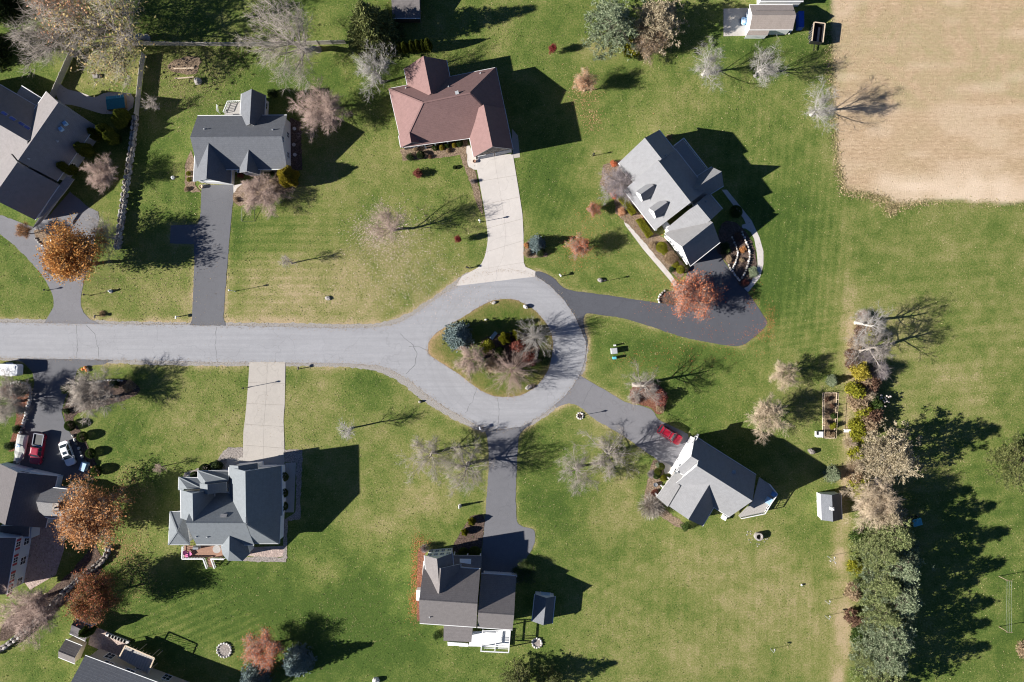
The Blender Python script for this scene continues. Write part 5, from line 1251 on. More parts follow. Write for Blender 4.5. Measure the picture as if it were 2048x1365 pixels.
# leaf sets for the trees still in leaf
for nm, src, frac, size, per, spr in (('leafy_round', 'dense', .8, .20, 2, .2), ('leafy_spread', 'spread', .95, .24, 2, .3), ('sparse_round', 'dense', .55, .19, 1, .1), ('sparse_spread', 'spread', .6, .24, 1, .2)):
    PROTO[nm] = []
    for i, b_ in enumerate(PROTO[src]):
        q_ = np.random.default_rng(60 + i); t_ = b_['tips'][q_.random(len(b_['tips'])) < frac]
        PROTO[nm].append(dict(tr=b_['tr'], tw=b_['tw'], r=b_['r'], h=b_['h'], leaf=leaf_cloud(nm + '_leaves', t_, size, q_, .4, per, spr)))

LF = {
 'orange': leaf_mat('orange_leaves', (0.42, 0.16, 0.04), (0.58, 0.275, 0.075), (0.62, 0.37, 0.12)),
 'orange_red': leaf_mat('orange_red_leaves', (0.44, 0.095, 0.04), (0.60, 0.19, 0.085), (0.66, 0.31, 0.16)),
 'rust': leaf_mat('rust_leaves', (0.33, 0.145, 0.055), (0.50, 0.235, 0.09), (0.57, 0.33, 0.15)),
 'red': leaf_mat('red_leaves', (0.14, 0.018, 0.020), (0.28, 0.035, 0.040), (0.38, 0.07, 0.06)),
 'dull_red': leaf_mat('dull_red_leaves', (0.12, 0.032, 0.026), (0.24, 0.075, 0.055), (0.33, 0.13, 0.09)),
 'olive_red': leaf_mat('olive_and_red_leaves', (0.14, 0.11, 0.035), (0.30, 0.14, 0.05), (0.52, 0.15, 0.10), clump=.35),
 'peach': leaf_mat('peach_leaves', (0.42, 0.20, 0.10), (0.60, 0.33, 0.19), (0.68, 0.42, 0.27)),
 'yellowgreen': leaf_mat('yellow_green_leaves', (0.20, 0.175, 0.065), (0.35, 0.295, 0.125), (0.48, 0.32, 0.15), clump=.25),
 'yellow': leaf_mat('yellow_leaves', (0.20, 0.17, 0.02), (0.38, 0.31, 0.04), (0.48, 0.39, 0.07)),
 'lime': leaf_mat('golden_green_leaves', (0.11, 0.13, 0.012), (0.24, 0.24, 0.02), (0.36, 0.33, 0.035)),
 'green': leaf_mat('green_leaves', (0.025, 0.05, 0.012), (0.055, 0.095, 0.02), (0.11, 0.15, 0.035)),
 'dkgreen': leaf_mat('dark_green_leaves', (0.016, 0.032, 0.010), (0.035, 0.06, 0.017), (0.075, 0.10, 0.03)),
 'arbor': leaf_mat('arborvitae_sprays', (0.05, 0.07, 0.012), (0.11, 0.135, 0.02), (0.22, 0.235, 0.04)),
 'blue': leaf_mat('blue_spruce_needles', (0.085, 0.125, 0.125), (0.17, 0.225, 0.22), (0.28, 0.335, 0.32), trans=.1),
 'spruce': leaf_mat('spruce_needles', (0.05, 0.07, 0.022), (0.125, 0.145, 0.045), (0.25, 0.25, 0.09), trans=.1),
 'pine': leaf_mat('pine_needles', (0.085, 0.115, 0.038), (0.20, 0.235, 0.092), (0.38, 0.395, 0.18), trans=.15),
 'pinetan': leaf_mat('pine_with_tan_needles', (0.20, 0.165, 0.10), (0.40, 0.335, 0.22), (0.56, 0.47, 0.33), trans=.15),
 'bluegreen': leaf_mat('blue_green_pine_needles', (0.095, 0.13, 0.07), (0.22, 0.265, 0.155), (0.40, 0.43, 0.275), trans=.15),
 'tan': leaf_mat('tan_leaves', (0.19, 0.135, 0.08), (0.36, 0.26, 0.16), (0.47, 0.36, 0.24)),
 'brown': leaf_mat('brown_leaves', (0.07, 0.038, 0.026), (0.17, 0.095, 0.062), (0.28, 0.17, 0.115)),
 'grassy': leaf_mat('dry_grass', (0.26, 0.19, 0.10), (0.44, 0.33, 0.19), (0.56, 0.44, 0.28)),
}
def setmat(o, mat):
    o.material_slots[0].link = 'OBJECT'; o.material_slots[0].material = mat

PLANTN = [0]
def plant(name, label, cat, x, y, r, h, proto, wood='bark_grey', leaf=None, group=None, crown=None, lean=(0, 0), sq=1.0, rz=None, z=0.0):
    """place a tree or shrub: trunk base at pixel x, y; crown radius r and height h in metres"""
    PLANTN[0] += 1; q = random.Random(PLANTN[0] * 13 + int(x))
    pr = PROTO[proto]; d = pr[PLANTN[0] % len(pr)]
    t = bpy.data.objects.new(name, None); C.objects.link(t); t.location = (*P(x, y), z); t.empty_display_size = .3
    t.rotation_euler = (lean[0], lean[1], q.uniform(0, 6.28) if rz is None else rz); s = r / d['r'] * (.92 if leaf and 'leaf' in d else 1.0); t.scale = (s * sq, s / sq, h / d['h'])
    tag(t, label, cat, group)
    tr = bpy.data.objects.new('trunk' if proto not in ('clip', 'loose', 'twig', 'grass') else 'stems', d['tr']); C.objects.link(tr); tr.parent = t; setmat(tr, M[wood])
    leafy = proto in ('spruce', 'norway', 'pine', 'clip', 'loose', 'column', 'grass')
    tw = bpy.data.objects.new('crown' if not (leaf and 'leaf' in d) else 'twigs', d['tw']); C.objects.link(tw); tw.parent = t; setmat(tw, LF[leaf] if (leafy and leaf) else M[crown or wood])
    if leaf and 'leaf' in d:
        lf = bpy.data.objects.new('crown', d['leaf']); C.objects.link(lf); lf.parent = t; setmat(lf, LF[leaf])
    return t
# ---------------------------------------------------------------- trees (base pixel, radius m, height m)
T = 'tree'
plant('bare_tree', 'dense pinkish bare tree between the white gabled house and the brown house', T, 655, 222, 4.5, 6.3, 'dense', 'bark_pink')
plant('bare_tree', 'pale vase shaped bare tree left of the brown roof', T, 763, 165, 3.4, 11, 'vase', 'bark_pale')
plant('bare_tree', 'big spreading bare tree behind the white fence at the top', T, 636, 100, 7.6, 14.5, 'spread', 'bark_grey', lean=(-.12, -.32))
plant('bare_tree', 'large grey bare tree over the corner of the left fence', T, 150, 108, 6.6, 12.0, 'spread', 'bark_grey', lean=(0, -.1))
plant('autumn_tree', 'huge tree with thinning yellow green leaves at the top left', T, 292, 78, 10.0, 15.0, 'sparse_spread', 'bark_grey', 'yellowgreen', lean=(0, -.25))
plant('autumn_tree', 'orange tinged half bare tree against the top left edge', T, 190, 40, 6.5, 12.0, 'sparse_spread', 'bark_grey', 'peach')
plant('norway_spruce', 'large dark green spruce at the top beside the brown shed', T, 752, 78, 5.2, 15.0, 'norway', 'bark_dark', 'spruce')
plant('spruce', 'dark evergreen cut by the left edge at the top', T, -12, 105, 3.8, 12.0, 'norway', 'bark_dark', 'dkgreen')
plant('spruce', 'dark evergreen in the extreme top left corner', T, 8, 12, 4.5, 12.0, 'norway', 'bark_dark', 'dkgreen')
plant('pine_tree', 'blue green pine left in the clump at the top', T, 1218, 72, 5.2, 10.0, 'pine', 'bark_dark', 'bluegreen', 'pines in the top clump')
plant('pine_tree', 'dusty blue green pine right in the clump at the top', T, 1306, 62, 4.6, 10.0, 'pine', 'bark_dark', 'pinetan', 'pines in the top clump')
plant('leafy_tree', 'tan leaved small tree below the clump of pines at the top', T, 1300, 92, 3.0, 5.0, 'leafy_round', 'bark_grey', 'tan')
plant('shrub', 'yellow green shrub at the foot of the clump of pines', 'shrub', 1262, 96, 2.2, 2.6, 'loose', 'bark_dark', 'lime')
plant('bare_tree', 'white bare tree nearest the clump of pines, left of a pair', T, 1406, 150, 3.2, 8.0, 'vase', 'bark_pale')
plant('bare_tree', 'white bare tree in front of the storage shed, right of a pair', T, 1510, 152, 3.3, 8.4, 'vase', 'bark_pale')
plant('bare_tree', 'grey white bare tree on the edge of the stubble field', T, 1622, 230, 3.4, 8.6, 'vase', 'bark_pale')
plant('autumn_tree', 'small peach coloured tree shedding leaves right of the brown house', T, 1168, 182, 2.1, 5.6, 'sparse_round', 'bark_tan', 'peach')
plant('red_shrub', 'small upright red shrub alone on the top lawn', 'shrub', 1106, 106, .72, 3.0, 'leafy_round', 'bark_dark', 'red')
plant('bare_tree', 'bare tree over a wide patch of pale pink fallen leaves', T, 790, 460, 3.6, 9.4, 'vase', 'bark_pink', lean=(0, -.12))
plant('sapling', 'thin bare sapling on the lawn right of the dark driveway', T, 584, 527, 1.4, 5.0, 'sapling', 'bark_grey')
plant('red_shrub', 'tiny dark red tree left of the concrete driveway', T, 918, 480, .62, 2.9, 'leafy_round', 'bark_dark', 'red')
plant('blue_spruce', 'compact blue spruce right of the concrete driveway', T, 1073, 490, 1.75, 3.7, 'spruce', 'bark_dark', 'blue')
plant('autumn_tree', 'orange red tree on the lawn below the dormer house walk', T, 1157, 492, 2.1, 4.5, 'sparse_round', 'bark_grey', 'orange_red')
plant('autumn_tree', 'small bright orange tree left of the clipped hedges', T, 1184, 420, 1.4, 2.8, 'sparse_round', 'bark_grey', 'orange_red')
plant('bare_shrub', 'wide grey twiggy shrub tree at the corner of the dormer house', 'shrub', 1228, 368, 3.3, 4.4, 'dense', 'bark_purple')
plant('autumn_tree', 'large half bare tree with orange red leaves over the black driveway', T, 1374, 584, 4.4, 6.3, 'sparse_round', 'bark_pink', 'orange_red')
# turning circle island
plant('blue_spruce', 'big blue spruce at the left end of the island', T, 917, 672, 2.75, 7.5, 'spruce', 'bark_dark', 'blue', z=.15)
plant('bare_tree', 'white many stemmed bare tree at the right side of the island', T, 1070, 673, 3.3, 6.6, 'multi', 'bark_pale', z=.1)
plant('bare_tree', 'pinkish many stemmed bare tree at the bottom of the island', T, 1022, 742, 4.0, 6.6, 'multi', 'bark_pink', z=.1)
plant('bare_tree', 'small fine twigged bare tree near the island spruce', T, 951, 719, 2.9, 4.8, 'dense', 'bark_pink', z=.15)
plant('red_shrub', 'dull red shrub in the centre of the island', 'shrub', 1035, 693, 1.6, 2.4, 'loose', 'bark_dark', 'dull_red', z=.2)
plant('red_shrub', 'dull red shrub just below the white island tree', 'shrub', 1060, 716, 1.5, 2.0, 'loose', 'bark_dark', 'dull_red', z=.15)
plant('golden_conifer', 'golden green conifer beside the island bench', 'shrub', 1010, 677, .95, 3.6, 'column', 'bark_dark', 'lime', z=.2)
plant('golden_conifer', 'golden green conifer next to the white island tree', 'shrub', 1034, 670, .85, 3.4, 'column', 'bark_dark', 'lime', z=.2)
plant('round_shrub', 'round dark green shrub in the island centre', 'shrub', 1000, 706, 1.05, 1.9, 'clip', 'bark_dark', 'green', z=.2)
plant('shrub', 'soft olive green shrub right of the island spruce', 'shrub', 974, 692, 1.4, 2.0, 'loose', 'bark_dark', 'lime', z=.2)
plant('shrub', 'olive twiggy shrub between the two pinkish island trees', 'shrub', 982, 732, 1.6, 2.2, 'twig', 'bark_tan', z=.2, crown='bark_tan')
plant('shrub', 'low grey green shrub on the right rim of the island', 'shrub', 1090, 722, 1.0, 1.0, 'loose', 'bark_dark', 'dkgreen', z=.1)
# left side
plant('bare_tree', 'pink tinged bare tree beside the stone wall', T, 234, 358, 2.9, 6.0, 'dense', 'bark_pink')
plant('bare_tree', 'grey bare tree at the lower end of the stone wall', T, 240, 477, 3.6, 6.8, 'vase', 'bark_grey', lean=(0, -.15))
plant('autumn_tree', 'brilliant orange tree over the forked grey driveway', T, 192, 528, 4.9, 10.3, 'leafy_round', 'bark_dark', 'orange')
plant('autumn_tree', 'little red twigged tree in the oval driveway bed', T, 62, 468, 1.5, 3.6, 'sparse_round', 'bark_dark', 'rust')
plant('bare_shrub', 'thin grey bare shrub beside the white fence corner', 'shrub', 318, 218, 1.6, 4.0, 'sapling', 'bark_grey')
plant('bare_tree', 'low wide bare tree in the bed of the white gabled house', T, 530, 385, 4.0, 4.2, 'dense', 'bark_pink')
plant('golden_conifer', 'half golden half green conifer at the corner of the white gabled house', 'shrub', 585, 360, 1.55, 5.6, 'column', 'bark_dark', 'yellow')
# right lawns
plant('bare_tree', 'small tan bare tree right of the black driveway court', T, 1558, 742, 2.7, 5.4, 'dense', 'bark_tan')
plant('bare_tree', 'wide tan bare tree above the tall side gable house', T, 1512, 828, 3.6, 6.5, 'dense', 'bark_tan')
plant('bare_tree', 'leaning grey bare tree over the red shrubs by the grey driveway', T, 1268, 770, 3.8, 9.0, 'wild', 'bark_grey', lean=(0, .2))
plant('red_shrub', 'dark red shrub beside the leaning grey tree', 'shrub', 1317, 794, 1.6, 2.2, 'loose', 'bark_dark', 'dull_red')
plant('shrub', 'dusky pink twiggy shrub under the leaning grey tree', 'shrub', 1294, 778, 1.6, 2.0, 'twig', 'bark_pink')
plant('shrub', 'brownish twiggy shrub at the driveway edge under the leaning tree', 'shrub', 1268, 798, 1.1, 1.4, 'twig', 'bark_pink')
plant('shrub', 'pale dry shrub at the lower tip of the red shrub bed', 'shrub', 1320, 817, .9, 1.2, 'loose', 'bark_dark', 'tan')
plant('bare_tree', 'grey bare tree left of the straight driveway, upper of two', T, 866, 905, 4.5, 8.0, 'round', 'bark_grey')
plant('bare_tree', 'grey bare tree left of the straight driveway, lower of two', T, 936, 928, 4.4, 8.5, 'spread', 'bark_grey')
plant('bare_tree', 'slender grey bare tree on the lawn below the street', T, 706, 856, 1.8, 7.0, 'sapling', 'bark_pale')
plant('bare_tree', 'bare tree right of the straight driveway, nearer the driveway', T, 1150, 936, 3.8, 6.5, 'round', 'bark_grey')
plant('bare_tree', 'bare tree right of the straight driveway, nearer the grey driveway', T, 1212, 902, 4.5, 8.4, 'round', 'bark_grey')
plant('bare_tree', 'tiny bare sapling left of the river stone house', T, 330, 932, 1.0, 3.4, 'sapling', 'bark_pink')
plant('bare_shrub', 'twiggy bare shrub tree at the left corner of the tall side gable house', 'shrub', 1300, 1010, 2.6, 3.2, 'twig', 'bark_grey')
plant('blue_spruce', 'pale round blue spruce beside the hedgerow shed', T, 1662, 948, 1.65, 3.6, 'spruce', 'bark_dark', 'bluegreen')
plant('blue_spruce', 'small blue green spruce above the fenced vegetable bed', T, 1662, 762, 1.15, 2.2, 'spruce', 'bark_dark', 'bluegreen')
plant('leafy_tree', 'round dark evergreen tree shaded by the taupe roofed house', T, 1052, 1136, 2.1, 2.2, 'leafy_round', 'bark_dark', 'green')
# lower left
plant('autumn_tree', 'large rust orange tree above the curved stone wall', T, 218, 1032, 5.6, 7.8, 'leafy_round', 'bark_grey', 'rust')
plant('autumn_tree', 'olive and red tree below the curved stone wall', T, 215, 1184, 4.1, 9.0, 'leafy_round', 'bark_dark', 'olive_red')
plant('bare_tree', 'pinkish bare tree beside the shaded patio at lower left', T, 92, 1192, 5.0, 7.5, 'dense', 'bark_pink')
plant('autumn_tree', 'red tree with thinning leaves on the lower left lawn', T, 545, 1288, 3.7, 5.8, 'sparse_round', 'bark_pink', 'orange_red')
plant('blue_spruce', 'large blue spruce at the bottom left of centre', T, 600, 1316, 2.9, 6.8, 'spruce', 'bark_dark', 'blue')
plant('blue_spruce', 'blue spruce cut by the bottom edge', T, 515, 1352, 2.9, 6.8, 'spruce', 'bark_dark', 'blue')
plant('conifer', 'narrow green conifer beside the lower left shed', T, 188, 1252, .85, 4.6, 'column', 'bark_dark', 'green')
plant('bare_tree', 'grey bare tree left of the shaded driveway', T, 34, 802, 4.2, 6.0, 'dense', 'bark_grey')
plant('bare_tree', 'grey bare tree right of the shaded driveway', T, 208, 795, 4.4, 6.8, 'dense', 'bark_grey')
plant('spruce', 'dark evergreen left of a pair at the bottom edge', T, 1038, 1348, 3.2, 6.2, 'pine', 'bark_dark', 'spruce')
plant('spruce', 'dark evergreen right of a pair at the bottom edge', T, 1098, 1352, 2.7, 6.2, 'pine', 'bark_dark', 'spruce')
# hedgerow
plant('bare_tree', 'pale leaning bare tree at the upper end of the hedgerow', T, 1712, 646, 3.6, 9.2, 'wild', 'bark_pale', lean=(0, .12))
plant('bare_tree', 'grey bare tree second from the upper end of the hedgerow', T, 1716, 702, 4.4, 8.8, 'wild', 'bark_grey')
hr = [(1722, 634, 1.4, 1.6, 'twig', 'bark_pink', None, 'pink brown bramble at the upper tip of the hedgerow'), (1716, 662, 1.5, 1.6, 'loose', None, 'brown', 'brown leaved shrub under the pale leaning tree'),
      (1734, 674, 1.5, 2.4, 'loose', None, 'lime', 'yellow green shrub between the two hedgerow bare trees'), (1698, 705, 1.2, 1.5, 'loose', None, 'brown', 'low brown shrub at the left edge of the hedgerow'),
      (1712, 742, 1.9, 3.2, 'loose', None, 'yellow', 'bright yellow shrub below the grey hedgerow tree'), (1752, 742, 2.0, 3.0, 'twig', 'bark_purple', None, 'purple grey twiggy shrub right of the bright yellow shrub'),
      (1738, 770, 1.8, 2.2, 'loose', None, 'brown', 'dark brown shrub left of the white flower heads'), (1706, 778, 2.0, 3.0, 'loose', None, 'lime', 'yellow green shrub level with the top of the vegetable bed'),
      (1742, 806, 1.7, 2.4, 'loose', None, 'green', 'green shrub below the white flower heads'), (1712, 812, 2.0, 2.6, 'loose', None, 'tan', 'tan leaved shrub level with the middle of the vegetable bed'),
      (1736, 832, 2.0, 2.6, 'loose', None, 'brown', 'dark brown shrub above the tallest hedgerow tree'), (1708, 846, 1.6, 2.2, 'loose', None, 'lime', 'yellow green shrub beside the white bench'),
      (1712, 868, 1.8, 2.0, 'loose', None, 'lime', 'pale yellow green shrub just below the white bench'), (1706, 930, 2.0, 2.4, 'twig', 'bark_tan', None, 'tan twiggy shrub left of the big hedgerow tree'), (1712, 975, 2.2, 2.8, 'loose', None, 'lime', 'yellow green shrub right of the pale blue spruce'),
      (1726, 652, 1.8, 2.2, 'twig', 'bark_tan', None, 'tan bramble beneath the trunk of the pale leaning tree'), (1706, 688, 1.4, 1.6, 'loose', None, 'tan', 'tan leafy brush left of the first yellow shrub'), (1728, 712, 1.9, 2.2, 'twig', 'bark_purple', None, 'grey bramble under the second hedgerow tree'),
      (1700, 728, 1.3, 1.5, 'loose', None, 'brown', 'reddish brown brush left of the bright yellow shrub'), (1730, 756, 1.8, 2.2, 'loose', None, 'tan', 'tan brush right of the bright yellow shrub'), (1726, 792, 2.1, 2.6, 'twig', 'bark_tan', None, 'tan bramble level with the upper vegetable bed'), (1724, 822, 2.0, 2.4, 'loose', None, 'lime', 'olive brush left of the dark brown shrub'),
      (1704, 796, 1.5, 1.9, 'loose', None, 'tan', 'low tan brush facing the vegetable bed'), (1728, 850, 2.1, 2.6, 'loose', None, 'tan', 'tan brush right of the white bench'), (1698, 884, 1.5, 1.8, 'twig', 'bark_tan', None, 'thin tan bramble below the white bench'), (1704, 905, 1.8, 2.0, 'loose', None, 'lime', 'olive brush at the foot of the big hedgerow tree'), (1706, 955, 1.7, 2.0, 'loose', None, 'tan', 'tan brush right of the pale blue spruce'),
      (1712, 1075, 2.0, 3.0, 'loose', None, 'green', 'green brush at the left foot of the first green pine'), (1706, 1130, 1.8, 2.4, 'loose', None, 'lime', 'olive brush at the left foot of the middle pines'), (1704, 1180, 1.9, 2.6, 'loose', None, 'tan', 'tan brush level with the bird houses'), (1702, 1230, 1.9, 2.4, 'loose', None, 'brown', 'reddish brush at the gap in the pine row'), (1716, 1268, 2.0, 2.6, 'loose', None, 'green', 'green brush below the gap in the pine row'), (1782, 1222, 1.8, 4.5, 'loose', None, 'yellow', 'yellow brush on the right side of the gap in the pine row'),
      (1744, 975, 2.4, 5.0, 'twig', 'bark_purple', None, 'purple twiggy shrub in the gap of the hedgerow trees')]
for x, y, r, hh, pk, wd, lf, lb in hr: plant('hedgerow_shrub', lb, 'shrub', x, y, r, hh, pk, wd or 'bark_dark', lf, 'shrubs along the hedgerow')
plant('hedgerow_tree', 'large tan and green tree at the widest part of the hedgerow', T, 1748, 905, 5.6, 11.5, 'pine', 'bark_grey', 'pinetan')
plant('bare_tree', 'tan bare tree between the hedgerow and the shed', T, 1728, 985, 4.4, 9.0, 'dense', 'bark_tan')
for x, y, r, hh, lf, lb in ((1744, 1018, 4.2, 10.5, 'pinetan', 'tan pine level with the hedgerow shed'), (1756, 1056, 4.6, 12.5, 'pine', 'first green pine below the tan pine'), (1736, 1088, 4.0, 11.5, 'pine', 'second green pine in the long row'), (1762, 1112, 5.0, 13.5, 'bluegreen', 'tall blue green pine in the middle of the row'),
                        (1738, 1145, 4.2, 12.0, 'pine', 'green pine just below the middle of the row'), (1764, 1172, 4.8, 13.0, 'bluegreen', 'broad pine at the right of the row, level with the bird houses'), (1738, 1205, 4.0, 11.5, 'pine', 'green pine left of the gap in the lower row'),
                        (1752, 1248, 4.8, 12.5, 'bluegreen', 'grey green pine below the gap in the row'), (1744, 1290, 4.6, 12.5, 'bluegreen', 'second last pine of the row before the bottom edge'), (1742, 1336, 4.8, 12.5, 'pine', 'last pine of the row, cut by the bottom edge'), (1712, 1300, 2.6, 7.0, 'pine', 'small pine on the left flank of the lower row')):
    plant('pine_tree', lb, T, x, y, r, hh * .87, 'pine', 'bark_dark', lf, 'row of tall pines in the hedgerow')
plant('norway_spruce', 'broad green spruce standing alone at the right edge', T, 2018, 915, 5.0, 8.0, 'pine', 'bark_dark', 'spruce')
plant('shrub', 'tan and green shrub at the lower right edge', 'shrub', 2046, 1296, 1.9, 2.2, 'loose', 'bark_dark', 'tan')
# arborvitae
for i, (x, y, hh) in enumerate(((803, 102, 3.3), (812, 104, 4.2), (827, 102, 4.4), (838, 101, 4.5), (849, 100, 4.4), (859, 101, 5.2))):
    plant('arborvitae', ('leftmost', 'second', 'third', 'fourth', 'fifth', 'rightmost, tallest')[i] + ' arborvitae from the left in the clipped row above the brown house', 'shrub', x, y, .62, hh, 'column', 'bark_dark', 'arbor', 'arborvitae above the brown house')
for i, (x, y, hh, lb) in enumerate(((258, 240, 5.0, 'columnar evergreen just below the teal covered tub'), (250, 250, 4.2, 'columnar evergreen touching the one below the teal covered tub'), (225, 270, 5.2, 'columnar evergreen in the middle of the shaded side yard'), (236, 282, 4.8, 'columnar evergreen nearest the stone wall in the side yard'), (202, 272, 4.2, 'columnar evergreen by the slate house wall corner'), (184, 306, 5.4, 'columnar evergreen overlapping the slate roof edge, upper'), (150, 342, 5.2, 'columnar evergreen overlapping the slate roof edge, lower'))):
    plant('arborvitae', lb, 'shrub', x, y, 1.0, hh, 'column', 'bark_dark', 'arbor', 'columnar evergreens beside the slate house')
